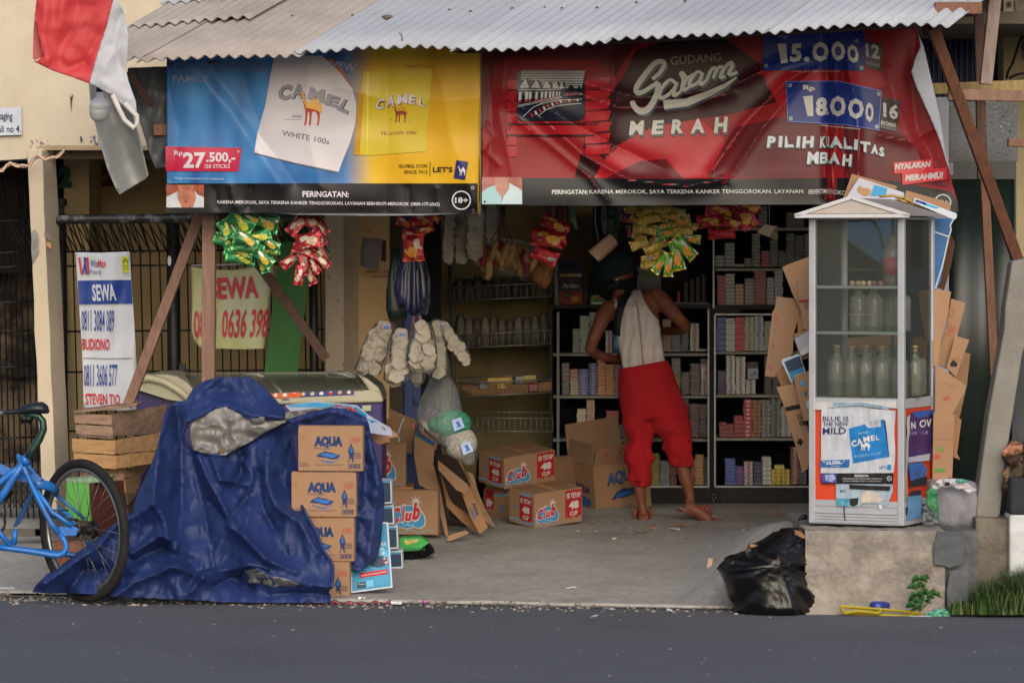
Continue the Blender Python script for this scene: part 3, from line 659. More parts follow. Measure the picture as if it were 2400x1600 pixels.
b = MB(); sheet(q('z1', (815,-90),(850,-90),(838,0),(880,100),(908,250),(900,400),(885,480),(910,580),(960,720),(972,860),(930,800),(790,670),(700,625),(632,588),(690,380),(755,180),(800,0)), fy, FW, 7, b); b.build('white_stripe', None, fg, solid=.002)
b = MB(); b.tube([P(*c, 17.33) for c in q('z1', (795,670),(840,770),(880,850),(945,905),(970,870),(968,820),(880,730))], .012, 8, M('#c4bfb8', .8)); b.build('tie_loop', None, fg)
b = MB(); b.tube([P(*c, 17.34) for c in q('z1', (632,588),(500,540),(380,500),(240,432))], .003, 5, M('#8e3038', .7)); b.build('hem', None, fg)
bl = thing('light_bulb', 'white led bulb in a black holder under the flag', 'bulb', P(233, 280, 17.6))
k = 17.6/F; c = P(233, 0, 17.6); z = lambda y: P(0, y, 17.6).z
b = MB(); b.lathe([(.006,z(175)),(.012,z(195)),(.015,z(205)),(.014,z(218))][::-1], (c.x,17.6,0), 14, M('#101010', .5)); b.build('holder', None, bl)
b = MB(); b.lathe([(24*k,z(254)),(24*k,z(246)),(21*k,z(238)),(10*k,z(228)),(8*k,z(216))], (c.x,17.6,0), 20, M('#d6d6d8', .4, 0)); b.build('housing', None, bl)
b = MB(); b.lathe([(4*k,z(285)),(14*k,z(283)),(20*k,z(277)),(24*k,z(266)),(24.5*k,z(253.5))], (c.x,17.6,0), 20, M('#b0b3ae', .3, 0, spec=.6)); b.build('diffuser', None, bl)
b = MB(); b.tube([P(232,176,17.6), P(236,120,17.7), P(250,60,17.9)], .004, 5, M('#15151a')); b.build('flex', None, bl)
# ================= THE TWO BIG BANNERS =================
def printmat(nm, build, rough=.42, sheen=.28):
    m = bpy.data.materials.new(nm); m.use_nodes = True; n = m.node_tree.nodes; L = m.node_tree.links; b = n['Principled BSDF']
    b.inputs['Roughness'].default_value = rough; b.inputs['Specular IOR Level'].default_value = sheen
    L.new(build(n, L), b.inputs['Base Color']); return m
# --- blue / yellow banner
cc1 = [([(380,160),(420,300),(400,420)], .012, 20), (q('z2', (300,170),(560,480),(900,980)), -.02, 26), (q('z2', (420,170),(700,560),(1000,960)), .015, 24),
 (q('z2', (640,200),(760,560),(720,800)), .012, 20), (q('z2', (1100,170),(1080,600),(1180,990)), -.014, 26), (q('z2', (1640,150),(1640,600),(1630,1160)), .012, 22), (q('z2', (2000,150),(2080,650),(2240,1100)), -.016, 26),
 (q('z2', (1300,300),(1700,420),(2260,380)), -.008, 18), (q('z2',(450,1000),(470,1130)), .008, 8), (q('z2',(560,990),(590,1130)), -.01, 9), (q('z2',(700,1000),(680,1140)), .009, 10), (q('z2',(1780,1000),(1800,1160)), .008, 10), (q('z2',(1980,1010),(1990,1160)), -.008, 10)]
def yA(x, y):
    return 18.25+float(folds(x, y, cc1))+.012*nz3(x*.006, y*.012, 2)+.00012*(y-300)
A_ = thing('cigarette_banner', 'blue and yellow cigarette advertising banner under the awning', 'banner', P(760, 485, 18.02))
def mA(n, L):
    tc = n.new('ShaderNodeTexCoord'); sx = n.new('ShaderNodeSeparateXYZ'); L.new(tc.outputs['Object'], sx.inputs[0])
    mp = n.new('ShaderNodeMapping'); mp.inputs['Rotation'].default_value = (0, .7, 0); mp.inputs['Scale'].default_value = (3.2, .1, .5); L.new(tc.outputs['Object'], mp.inputs[0])
    t = n.new('ShaderNodeTexNoise'); t.inputs['Scale'].default_value = 1.6; t.inputs['Detail'].default_value = 2; L.new(mp.outputs[0], t.inputs['Vector'])
    r1 = n.new('ShaderNodeValToRGB'); L.new(t.outputs['Fac'], r1.inputs[0]); e = r1.color_ramp.elements
    e[0].position = .35; e[0].color = (*lin('#1f4a86'), 1); e[1].position = .68; e[1].color = (*lin('#4f94cf'), 1)
    r2 = n.new('ShaderNodeValToRGB'); L.new(t.outputs['Fac'], r2.inputs[0]); e = r2.color_ramp.elements
    e[0].position = .3; e[0].color = (*lin('#c79216'), 1); e[1].position = .7; e[1].color = (*lin('#d9b524'), 1)
    mr = n.new('ShaderNodeMapRange'); mr.inputs[1].default_value = .06; mr.inputs[2].default_value = .24; mr.interpolation_type = 'SMOOTHSTEP'; L.new(sx.outputs[0], mr.inputs[0])
    x = n.new('ShaderNodeMix'); x.data_type = 'RGBA'; L.new(mr.outputs[0], x.inputs[0]); L.new(r1.outputs[0], x.inputs[6]); L.new(r2.outputs[0], x.inputs[7]); return x.outputs[2]
KV = M('#131216', .38, .2, 6, 0, 60, name='black_vinyl', spec=.25)
b = MB(); sheet([(391,110),(760,105),(1128,95),(1127,300),(1121,500),(900,486),(640,480),(391,487)], yA, printmat('blue_yellow_print', mA), 5, b); bo = b.build('vinyl', None, A_, solid=.003)
b = MB(); sheet(q('z2', (560,1140),(900,1150),(1400,1160),(1900,1160),(2250,1160),(2100,1180),(1900,1190),(1500,1192),(1000,1185),(700,1160)), lambda x, y: yA(x, y)+.02, M('#aab0b8', .5, .08), 10, b); b.build('folded_hem', None, A_, solid=.002)
SA = lambda u, v, o: (lambda c: P(c[0], c[1], yA(*c)-o))(q1('z2', u, v))
pr = PR(SA, step=16, off=.008)
PW = M('#c6c2c8', .4, .03, 3, name='print_white', spec=.5); PG = M('#707078', .4); PO = M('#b04a26', .5, .2, 8); PY = M('#c8b01e', .4, .06, 3); PY2 = M('#b88a1c', .4, .1)
LT = M('#7d8ba8', .4); PK = M('#b01440', .4, .05)
pr.rect(112, 970, 2262, 1172, KV, 1)   # black warning strip
pr.text('COCONGER', (165,135,800,205), M('#5a6f96', .4), .02, lift=1).text('FAMILY', (163,222,416,272), LT, .012)
pr.poly([(860,90),(1190,90),(1300,190),(1400,320),(1428,430),(1420,560),(1380,700),(1330,820),(1303,895),(1000,830),(722,757),(745,620),(800,430),(830,250)], PW, 1)
pr.poly([(722,757),(1000,826),(1303,889),(1302,897),(1000,834),(721,763)], PG, 2).poly([(1225,110),(1300,190),(1400,320),(1418,350),(1340,200),(1250,105)], M('#a85a10', .4), 2)
pr.text('NEW', [(1240,120),(1432,150),(1418,205),(1244,165)], M('#9aa4c0', .4), .03)
for ch, c in (('C', [(905,285),(990,290),(965,398),(872,395)]), ('A', [(985,282),(1080,288),(1065,385),(975,388)]), ('M', [(1105,305),(1212,325),(1205,420),(1088,388)]), ('E', [(1228,350),(1318,378),(1295,450),(1208,428)]), ('L', [(1345,388),(1392,400),(1368,498),(1290,462)])):
    c2 = [(x+3, y+3) for x, y in c]; pr.text(ch, c2, M('#3e3e48', .4), .07, lift=2); pr.text(ch, c, M('#8b8792', .4), .045, lift=4)
def camel(pr, x0, y0, w_, h_, mat, lift=3, skew=0): pr.poly([(x0+a*w_+skew*b_*h_, y0+b_*h_) for a, b_ in camel_pts()], mat, lift)
camel(pr, 1035, 335, 165, 240, M('#a8401c', .4), 3); pr.poly([(1045,345),(1065,340),(1075,400),(1100,410),(1140,385),(1180,410),(1192,450),(1188,490),(1150,465),(1110,455),(1080,450),(1060,400)], M('#cfa050', .4), 5)
pr.line([(930,530),(1048,530)], 4, PG).line([(1195,575),(1215,545),(1228,580),(1245,592)], 4, PG).line([(1250,580),(1275,605),(1290,608)], 4, PG)
for x in (985, 1003, 1020, 1036): pr.text('M', (x, 500, x+12, 518), PG, .02)
pr.text('WHITE 100s', [(915,602),(1245,665),(1238,706),(912,640)], PG, .02)
pr.poly([(1478,200),(1950,180),(1905,750),(1500,778),(1410,770),(1440,500)], PY, 1).poly([(1445,330),(1480,330),(1448,778),(1408,770)], PY2, 2).poly([(1500,200),(1512,200),(1506,775),(1498,776)], M('#d8cf5a', .4), 2)
pr.text('GREAT TASTE', (1770,155,1965,172), M('#7a6a18', .4), .01)
for ch, c in (('C', [(1570,392),(1622,385),(1615,455),(1555,470)]), ('A', [(1635,370),(1700,358),(1688,440),(1628,448)]), ('M', [(1712,360),(1780,352),(1778,420),(1705,432)]), ('E', [(1795,358),(1838,368),(1828,425),(1788,424)]), ('L', [(1868,378),(1885,385),(1902,448),(1850,428)])):
    c2 = [(x+4, y+3) for x, y in c]; pr.text(ch, c2, M('#6e1c14', .4), .08, lift=3); pr.text(ch, c, M('#c9c0c4', .4), .03, lift=5)
camel(pr, 1670, 415, 115, 138, M('#8e3a16', .4), 3); pr.poly([(1680,425),(1695,430),(1705,460),(1740,435),(1770,455),(1776,480),(1740,470),(1705,475)], M('#c88e28', .4), 5)
pr.line([(1602,565),(1700,545)], 4, PO).line([(1782,545),(1800,515),(1812,545),(1830,530),(1842,548)], 4, PO)
for x, y in ((1634,536),(1650,530),(1665,522)): pr.text('x', (x, y, x+10, y+14), PO, .03)
pr.text('YELLOW 100s', [(1590,615),(1842,608),(1842,632),(1592,640)], M('#7a3c12', .4), .02)
pr.poly([(112,716),(638,726),(612,888),(112,885)], PK, 1)
pr.text('Rp', (172,742,230,786), PW, .02).text('27', (232,755,388,866), PW, .035).text('.500,-', (392,755,592,835), PW, .03).text('*', (604,740,622,768), PW, .02).text('/20 STICKS', (378,838,555,866), PW, .015)
pr.text('*Harga rekomendasi toko tradisional', [(168,925),(512,930),(512,950),(168,945)], M('#a8c4e4', .4), .004, .2)
pr.text('GLOBAL ICON', (1718,838,1915,862), KV, .008).text('SINCE 1913', (1756,880,1915,903), KV, .008).line([(1936,822),(1933,920)], 4, KV).text("LET'S", (1955,856,2090,892), KV, .02)
pr.poly([(2115,810),(2198,822),(2175,946),(2098,935)], M('#2c2668', .4), 1); camel(pr, 2122, 848, 60, 70, PW, 3, .05)
pr.text('PERINGATAN:', [(1055,1022),(1375,1026),(1374,1066),(1056,1064)], PW, .025)
pr.text('KARENA MEROKOK, SAYA TERKENA KANKER TENGGOROKAN. LAYANAN BERHENTI MEROKOK (0800-177-6565)', [(468,1086),(2002,1102),(2000,1132),(468,1116)], PW, .015)
pr.ring(2150, 1086, 62, 9, PW, 9).text('18+', (2106,1066,2196,1106), PW, .03, lift=9)
# health warning picture: collar and throat of a man, cropped above the mouth
SK = M('#a86a52', .5, .25, 20); SH = M('#b9bcc2', .5, .1); BR = M('#9a4a34', .5, .2, 8)
pr.rect(118,980,376,1136,BR,2).line([(118,1040),(376,1040)],5,M('#6e3226'),3).line([(118,1092),(376,1092)],5,M('#6e3226'),3).line([(330,980),(330,1040)],4,M('#6e3226'),3)
pr.poly([(195,980),(310,980),(300,1020),(345,1060),(300,1136),(230,1136),(190,1090),(205,1030)], SK, 4).line([(225,1000),(250,1012),(285,1000)], 5, M('#6b4034'), 5).line([(230,1060),(250,1095),(262,1060)], 4, M('#7a4838'), 5).ell(250,1098,6,7,M('#2a1410'),5,10)
pr.poly([(118,1062),(185,1030),(195,1020),(195,1075),(225,1136),(118,1136)], SH, 6).poly([(376,1065),(330,1045),(312,1015),(322,1070),(300,1136),(376,1136)], SH, 6).poly([(190,1020),(205,1030),(195,1070),(187,1050)], M('#8e9298'), 7)
for x, y in ((135,1126),(2232,1157),(2228,1000)): pr.ring(x, y, 9, 4, M('#9a9a98', .3, metal=.8), 7)
pr.build('print', A_)
# --- red banner
cr = [(q('z3', (330,560),(640,740),(1000,1060),(1400,1280),(1900,1330),(2240,1270)), -.045, 15), (q('z3', (560,560),(860,760),(1240,960),(1700,1180)), .02, 16), (q('z3', (420,760),(700,960),(1050,1250),(1200,1450)), -.018, 9),
 (q('z3', (900,500),(1300,640),(1700,640),(2300,520)), -.02, 14), (q('z3', (1000,430),(1500,560),(2300,480)), .014, 12), (q('z4', (0,700),(300,560),(560,430),(760,400)), -.025, 12), (q('z4', (60,1200),(300,860),(600,560),(780,470)), -.03, 14), (q('z4', (150,1300),(420,900),(700,560),(800,480)), .02, 12),
 (q('z4', (860,250),(870,700),(860,1400)), .03, 8), (q('z4', (925,430),(940,700),(930,1000),(900,1400)), -.05, 8), (q('z4', (1010,420),(1080,760),(1100,1200),(1060,1400)), -.025, 11), (q('z4', (980,420),(980,900),(1000,1420)), .03, 10), (q('z4', (1500,250),(1460,600),(1500,900),(1700,1300)), .03, 22), (q('z4', (1300,500),(1380,800),(1560,1200)), -.02, 22),
 (q('z4', (1240,960),(1450,1000),(1750,840)), -.015, 12), (q('z3', (150,200),(200,700),(160,1200)), .018, 16), (q('z3', (330,200),(260,700),(390,1250)), -.014, 14), (q('z3', (160,800),(200,880),(130,1000)), -.012, 7),(q('z3', (120,1000),(260,1140)), -.012, 6),(q('z3', (1250,160),(1290,600),(1180,1000)), .014, 14)]
def yB(x, y):
    e = max(0, (x-2140)/60)
    return 18.2+.72*float(folds(x, y, cr))+.012*nz3(x*.006, y*.01, 9)-.0001*(y-300)+.0*e
B_ = thing('red_banner', 'dark red cigarette advertising banner under the awning', 'banner', P(1660, 478, 17.98))
RV = M('#80161c', .45, .1, 3, name='red_vinyl', spec=.25); RV2 = M('#9a1a22', .38, .08, name='bright_red_print', spec=.25); RV3 = M('#2c0f12', .4, .15, name='maroon_print', spec=.22); RV4 = M('#561318', .4, .15, name='dark_red_print', spec=.25)
ol = [(1130,100),(1500,80),(2140,50),(2155,85),(2158,110),(2146,140),(2138,170),(2150,205),(2180,270),(2205,330),(2222,385),(2232,430),(2244,470),(2246,497),(2200,500),(2000,479),(1700,480),(1400,482),(1130,481)]
b = MB(); sheet(ol, yB, RV, 4, b); b.build('vinyl', None, B_, solid=.003)
b = MB(); sheet([(2152,80),(2165,110),(2186,200),(2204,280),(2216,360),(2226,400),(2220,385),(2203,330),(2178,270),(2148,205),(2136,170),(2144,140),(2157,110)], lambda x, y: 18.14, M('#b4b8c4', .45, .05), 8, b); b.build('curled_edge', None, B_, solid=.002, label='white back of the vinyl curling over')
pr = PR(lambda u, v, o: P(u, v, 17.93-.003-o), off=.002); pr.text('PT GUDANG GARAM TBK INDONESIA', [(2176,245),(2180,243),(2216,372),(2212,374)], M('#55555c'), 0) if False else None
S3 = lambda u, v, o: (lambda c: P(c[0], c[1], yB(*c)-o))(q1('z3', u, v))
S4 = lambda u, v, o: (lambda c: P(c[0], c[1], yB(*c)-o))(q1('z4', u, v))
SN = lambda u, v, o: P(u, v, yB(u, v)-o)
KV2 = M('#141418', .38, .15, 6, 0, 60, name='black_vinyl2', spec=.25)
pn = PR(SN, step=5, off=.003)
pn.poly([(1130,417),(1400,418),(1700,419),(1970,416),(2100,425),(2230,450),(2244,470),(2246,497),(2200,500),(2000,479),(1700,480),(1400,482),(1130,481)], KV2, 2)
pn.poly([(1370,330),(1402,260),(1460,180),(1490,120),(1560,95),(1700,90),(1780,150),(1820,240),(1700,270),(1560,290),(1480,320),(1430,360),(1392,417),(1346,417)], RV3, 1)
pn.poly([(1392,417),(1430,350),(1520,300),(1640,280),(1700,330),(1660,417)], RV2, 1).poly([(1420,417),(1500,378),(1560,372),(1600,417)], RV4, 2).poly([(1655,417),(1720,300),(1900,260),(2100,300),(2200,400),(2222,440),(2100,424),(1970,415)], RV4, 1)
pn.poly([(1770,160),(1900,120),(2040,110),(2080,200),(1900,240),(1830,250)], RV2, 1).poly([(1130,100),(1340,100),(1420,100),(1500,90),(1440,180),(1400,140),(1200,132),(1160,150),(1140,300),(1131,300)], RV4, 1)
pn.build('printed_background', B_)
pr = PR(S3, step=20, off=.010)
for k in range(7):
    y = 395+k*98; pr.poly([(335,y),(420,y),(410,y+88),(328,y+88)], RV2, 2).poly([(1020,y-10),(1240,y-20),(1215,y+60),(1130,y+72),(1010,y+76)], RV2, 2)
pr.rect(328,800,1105,880,RV2,2).line([(328,890),(1100,890)], 14, RV3, 3).line([(328,795),(1120,795)], 8, RV3, 3)
for k in range(6): pr.line([(345,400+k*98),(1150,388+k*98)], 9, RV3, 2)
def rrect(x0,y0,x1,y1,r):
    o = []
    for cx, cy, a in ((x1-r,y0+r,-90),(x1-r,y1-r,0),(x0+r,y1-r,90),(x0+r,y0+r,180)): o += [(cx+r*math.cos(R(a+k*22.5)), cy+r*math.sin(R(a+k*22.5))) for k in range(5)]
    return o
NV = M('#161a2c', .35, .1); NL = M('#b8b8b4', .4, .05); RL = M('#b02a32', .4)
pr.poly(rrect(415,315,1008,760,60), NV, 4)
for k in range(11):
    y = 326+k*14.5; pr.line([(452+(k<6)*0+(120 if k > 5 else 0)+(180 if k > 8 else 0), y),(1010-k*2.5, y+1)], 6.5, NL, 6)
for k, (x, w_, yt) in enumerate(((438,86,392),(540,78,408),(640,70,412),(724,56,418),(788,38,420))):
    pr.poly([(x,470),(x+w_*.62,yt),(x+w_,470)], NL, 8).ell(x+w_*.55, 452, 6, 7, NV, 9, 10); pr.poly([(x+w_*.62,yt),(x+w_+14,yt+8),(x+w_+16,470),(x+w_,470)], NV, 7)
pr.line([(430,486),(620,488),(815,482)], 5, NL, 6)
for k, x in enumerate((432,490,522,580,628,662,702,730,762,786)):
    wc = 26-k*1.8; pr.poly([(x,505),(x+wc,505),(x+wc-6,600-k*6),(x-4,608-k*6)], NL, 6).poly([(x-2,580-k*4),(x+wc-5,576-k*4),(x+wc-6,600-k*6),(x-4,608-k*6)], RL, 8)
pr.line([(420,628),(700,566),(812,548)], 5, NL, 6).line([(420,640),(700,578),(812,556)], 4, NL, 6)
pr.poly([(820,520),(895,440),(935,500),(960,445),(985,480),(985,540),(820,545)], NV, 8)
for k in range(13): pr.line([(826+k*12, 545-k),(834+k*12, 518-k*.3)], 5, RL if k % 2 else M('#b08a90'), 9)
pr.line([(470,724),(560,640),(640,605),(780,578),(985,570)], 6, NL, 6).line([(600,720),(660,670),(760,630),(860,615),(980,608)], 6, NL, 6)
for k in range(12):
    t = k/12; x = 530+t**1.0*440; y = 712-130*math.sin(min(1, t*1.25)*1.5708) ; pr.poly([(x,y-16+t*8),(x+18-t*6,y-20+t*8),(x+34-10*t,y+12-t*6),(x+14-4*t,y+16-t*8)], (NL if k % 2 else RL), 8)
LG = M('#a8a89e', .4, .06, 8, name='silver_letter'); LD = M('#3c4448', .4)
def tx2(t, c, dx, dy, bold, shear=0, m1=LG, m2=LD):
    for k in (1., .66, .33): pr.text(t, [(x+dx*k, y+dy*k) for x, y in c], m2, bold+.004, shear, lift=3)
    pr.text(t, c, m1, bold, shear, lift=8)
pr.text('GUDANG', [(1758,196),(2205,166),(2205,236),(1760,276)], M('#5f5f5c', .4), .014)
gx = lambda f: [(x, y) for x, y in f]
# swash script drawn stroke by stroke
def stroke(pts, wds, m1, lift):   # variable width ribbon
    vs = []; n = len(pts)
    for i, p in enumerate(pts):
        a = pts[max(i-1,0)]; b_ = pts[min(i+1,n-1)]; d = (b_[0]-a[0], b_[1]-a[1]); l = math.hypot(*d) or 1; w_ = wds[i] if hasattr(wds, '__len__') else wds
        vs += [(p[0]-d[1]/l*w_/2, p[1]+d[0]/l*w_/2), (p[0]+d[1]/l*w_/2, p[1]-d[0]/l*w_/2)]
    pr._put(vs, [(2*i, 2*i+1, 2*i+3, 2*i+2) for i in range(n-1)], m1, lift)
def smooth(pts, k=5):
    o = []; n = len(pts)
    for i in range(n-1):
        p0, p1, p2, p3 = pts[max(i-1,0)], pts[i], pts[i+1], pts[min(i+2,n-1)]
        for j in range(k):
            t = j/k; o.append(tuple(.5*((2*p1[c])+(-p0[c]+p2[c])*t+(2*p0[c]-5*p1[c]+4*p2[c]-p3[c])*t*t+(-p0[c]+3*p1[c]-3*p2[c]+p3[c])*t**3) for c in (0,1)))
    return o+[pts[-1]]
script = [([(1600,395),(1665,340),(1705,270),(1680,240),(1620,260),(1540,350),(1470,450),(1460,505),(1500,515),(1580,470),(1650,420)], 34), ([(1655,425),(1640,520),(1600,610),(1545,670),(1480,670),(1435,620),(1425,585)], 40),
 ([(1810,440),(1760,400),(1700,450),(1665,520),(1675,560),(1720,545),(1780,490),(1815,430)], 24), ([(1818,420),(1790,500),(1795,540),(1850,500)], 24),
 ([(1850,500),(1870,400),(1850,350),(1870,345),(1905,385),(1960,350)], 24), ([(1905,390),(1870,470),(1885,490),(1940,450)], 22),
 ([(2040,350),(2000,330),(1945,385),(1925,440),(1945,455),(2000,420),(2040,345)], 22), ([(2045,340),(2020,410),(2030,440),(2080,400)], 22),
 ([(2080,400),(2110,320),(2075,400)], 22), ([(2085,385),(2120,310),(2150,300),(2160,320),(2130,390)], 22), ([(2140,375),(2180,295),(2215,290),(2220,310),(2195,380),(2240,370)], 22), ([(2200,370),(2240,290),(2290,250),(2300,280),(2270,350),(2310,350),(2345,330)], 24),
 ([(1700,620),(1900,600),(2100,520),(2240,450),(2340,380)], [84,70,52,36,16])]
for off_, m_, lf in (((14,20), LD, 4), ((8,11), LD, 4), ((0,0), LG, 9)):
    for pts, wd_ in script:
        if hasattr(wd_, '__len__'): stroke([(x+off_[0], y+off_[1]) for x, y in pts], wd_, m_, lf)
        else:
            sp_ = smooth(pts); nn = len(sp_); stroke([(x+off_[0], y+off_[1]) for x, y in sp_], [wd_*(.95+.45*math.sin(math.pi*i/(nn-1))) for i in range(nn)], m_, lf)
for ch, c in (('M', [(1412,762),(1528,755),(1518,880),(1395,885)]), ('E', [(1608,756),(1705,752),(1692,875),(1592,880)]), ('R', [(1778,748),(1882,745),(1868,868),(1764,874)]), ('A', [(1960,742),(2040,738),(2058,866),(1935,870)]), ('H', [(2152,730),(2262,722),(2250,858),(2140,868)])):
    tx2(ch, c, 10, 22, .045)
S_ = M('#a87868', .5, .2, 20)
pr.rect(110,1252,462,1488,M('#a0605a',.5,.15,8),4).line([(110,1322),(462,1322)],5,M('#7a403a'),5).line([(110,1392),(462,1392)],5,M('#7a403a'),5)
pr.poly([(225,1252),(345,1252),(335,1300),(350,1350),(290,1425),(230,1370),(222,1310)], S_, 6).poly([(110,1385),(160,1345),(225,1320),(235,1370),(285,1425),(275,1488),(110,1488)], M('#8fb4b8', .5, .1), 7).poly([(462,1370),(390,1325),(345,1300),(350,1350),(300,1420),(275,1488),(462,1488)], M('#b0c4c8', .5, .08), 8).ell(135,1466,10,10,M('#4a3424'),9)
pr.text('PERINGATAN:', [(722,1362),(1036,1360),(1036,1402),(722,1402)], NL, .03).text('KARENA MEROKOK, SAYA TERKENA KANKER TENGGOROKAN. LAYANAN', [(1050,1362),(2920,1358),(2922,1398),(1050,1402)], NL, .006)
pr.build('print', B_)
pr = PR(S4, step=14, off=.011); BLp = M('#1c2f78', .35, .1, name='blue_plate_print', spec=.25); BK2 = M('#16161c', .35)
pr.poly([(425,235),(1120,215),(1160,330),(1130,505),(870,490),(410,502)], BLp, 2); 
pr.text('Rp', [(530,232),(598,238),(590,282),(525,275)], M('#8a8a94'), .02)
for ch, c in (('1', [(520,312),(580,310),(590,446),(545,450)]), ('5', [(618,312),(692,308),(690,440),(604,440)]), ('.', [(706,402),(746,402),(746,440),(706,440)]), ('O', [(762,298),(880,294),(885,436),(765,440)]), ('O', [(900,292),(995,296),(998,436),(900,430)]), ('O', [(1012,315),(1085,318),(1100,452),(1014,440)])): pr.text(ch, c, M('#b4b4ac', .3, .08, 6, spec=.6), .05, lift=5)
pr.poly([(1140,300),(1262,312),(1255,505),(1150,480)], BK2, 2).text('12', [(1140,308),(1242,318),(1240,422),(1145,402)], M('#a8a8a4', .4), .04, lift=4).text('BATANG', [(1150,432),(1246,452),(1243,478),(1150,456)], M('#8a8a88', .4), .02, lift=4)
pr.text('*Harga yang direkomendasikan', [(615,498),(962,495),(960,514),(618,516)], M('#9c8a88', .4), .02)
pr.poly([(578,575),(950,572),(1258,642),(1240,925),(1000,885),(590,862)], M('#5a6cb0', .4), 2).poly([(584,581),(950,578),(1250,648),(1232,917),(1000,878),(596,855)], BLp, 4)
pr.text('Rp', [(700,600),(790,608),(782,655),(700,642)], NL, .045, lift=6)
for ch, c in (('1', [(700,682),(768,676),(774,820),(732,822)]), ('8', [(790,692),(872,685),(872,820),(788,822)]), ('.', [(868,790),(880,790),(878,818),(868,816)]), ('O', [(892,680),(1000,676),(1005,826),(890,824)]), ('O', [(1018,692),(1132,700),(1128,845),(1018,840)]), ('O', [(1142,722),(1198,726),(1200,868),(1140,860)])): pr.text(ch, c, M('#b8b8b4', .35), .05, lift=6)
for x, y in ((608,605),(614,838),(1235,665),(1222,897),(440,466),(1114,482),(1078,292)): pr.ell(x, y, 14, 14, M('#8a9a98', .3), 7, 14).line([(x-9,y+6),(x+9,y-6)], 4, BK2, 8)
pr.poly([(1266,688),(1390,716),(1362,930),(1245,905)], BK2, 3).text('16', [(1265,722),(1378,745),(1368,850),(1268,826)], NL, .04, lift=6).text('BATANG', [(1252,852),(1358,876),(1352,900),(1250,880)], NL, .02, lift=6).line([(1262,795),(1375,828)], 3, BK2, 8)
pr.text('*Harga yang direkomendasikan', [(820,878),(1106,905),(1104,922),(820,892)], NL, .015)
for ch, c in (('P', [(452,962),(510,964),(505,1040),(442,1046)]), ('I', [(530,962),(556,962),(550,1042),(524,1042)]), ('L', [(575,962),(600,962),(638,1040),(568,1044)]), ('I', [(658,964),(682,964),(676,1044),(650,1044)]), ('H', [(700,966),(778,962),(772,1042),(692,1048)]), ('K', [(822,968),(862,960),(862,1044),(818,1046)]), ('U', [(866,966),(884,966),(884,1042),(866,1044)]), ('A', [(905,968),(960,962),(984,1050),(886,1044)]), ('L', [(990,970),(1012,968),(1052,1055),(988,1054)]), ('I', [(1064,984),(1090,988),(1084,1062),(1058,1058)]), ('T', [(1104,998),(1176,1006),(1168,1084),(1106,1068)]), ('A', [(1190,1022),(1228,1024),(1230,1092),(1178,1086)]), ('S', [(1240,1040),(1272,1040),(1274,1110),(1236,1102)]),
   ('M', [(735,1074),(812,1074),(808,1158),(726,1160)]), ('E', [(822,1078),(858,1076),(856,1156),(818,1158)]), ('R', [(858,1078),(878,1076),(880,1150),(856,1156)]), ('A', [(900,1076),(942,1078),(960,1164),(880,1156)]), ('H', [(985,1090),(1048,1092),(1040,1178),(974,1172)])):
    pr.text(ch, [(x+7, y+9) for x, y in c], LD, .06, lift=5); pr.text(ch, c, M('#b4bcc0', .4), .05, lift=8)
pr.poly([(1340,1150),(1620,1125),(1624,1210),(1342,1230)], M('#b8202e', .4), 5).poly([(1400,1212),(1715,1185),(1716,1270),(1402,1308)], M('#b8202e', .4), 6)
pr.text('NYALAKAN', [(1350,1158),(1602,1138),(1602,1180),(1350,1202)], NL, .05, .1, lift=9).text('MERAHMU!', [(1425,1236),(1690,1212),(1692,1262),(1422,1282)], NL, .05, .1, lift=9)
pr.text('BERHENTI', [(740,1342),(838,1336),(838,1370),(740,1372)], NL, .006).text('MEROKOK', [(845,1334),(1030,1352),(1030,1382),(845,1368)], NL, .006)
pr.ring(1688, 1432, 56, 9, NL).text('18+', (1648,1414,1728,1450), NL, .03); pr.build('print', B_)
# poles of both banners
b = MB(); b.tube([P(391, 150, 18.24), P(1128, 120, 18.24)], .012, 8, W3); b.build('hanging_pole', None, A_)
b = MB(); b.tube([P(1130, 115, 18.2), P(2150, 60, 18.2)], .012, 8, W3); b.build('hanging_pole', None, B_)
b = MB(); b.tube([P(1128, 90, 18.22), P(1126, 470, 18.22), P(1124, 505, 18.22)], .0035, 5, M('#88806f')); b.build('tie_string', None, A_)
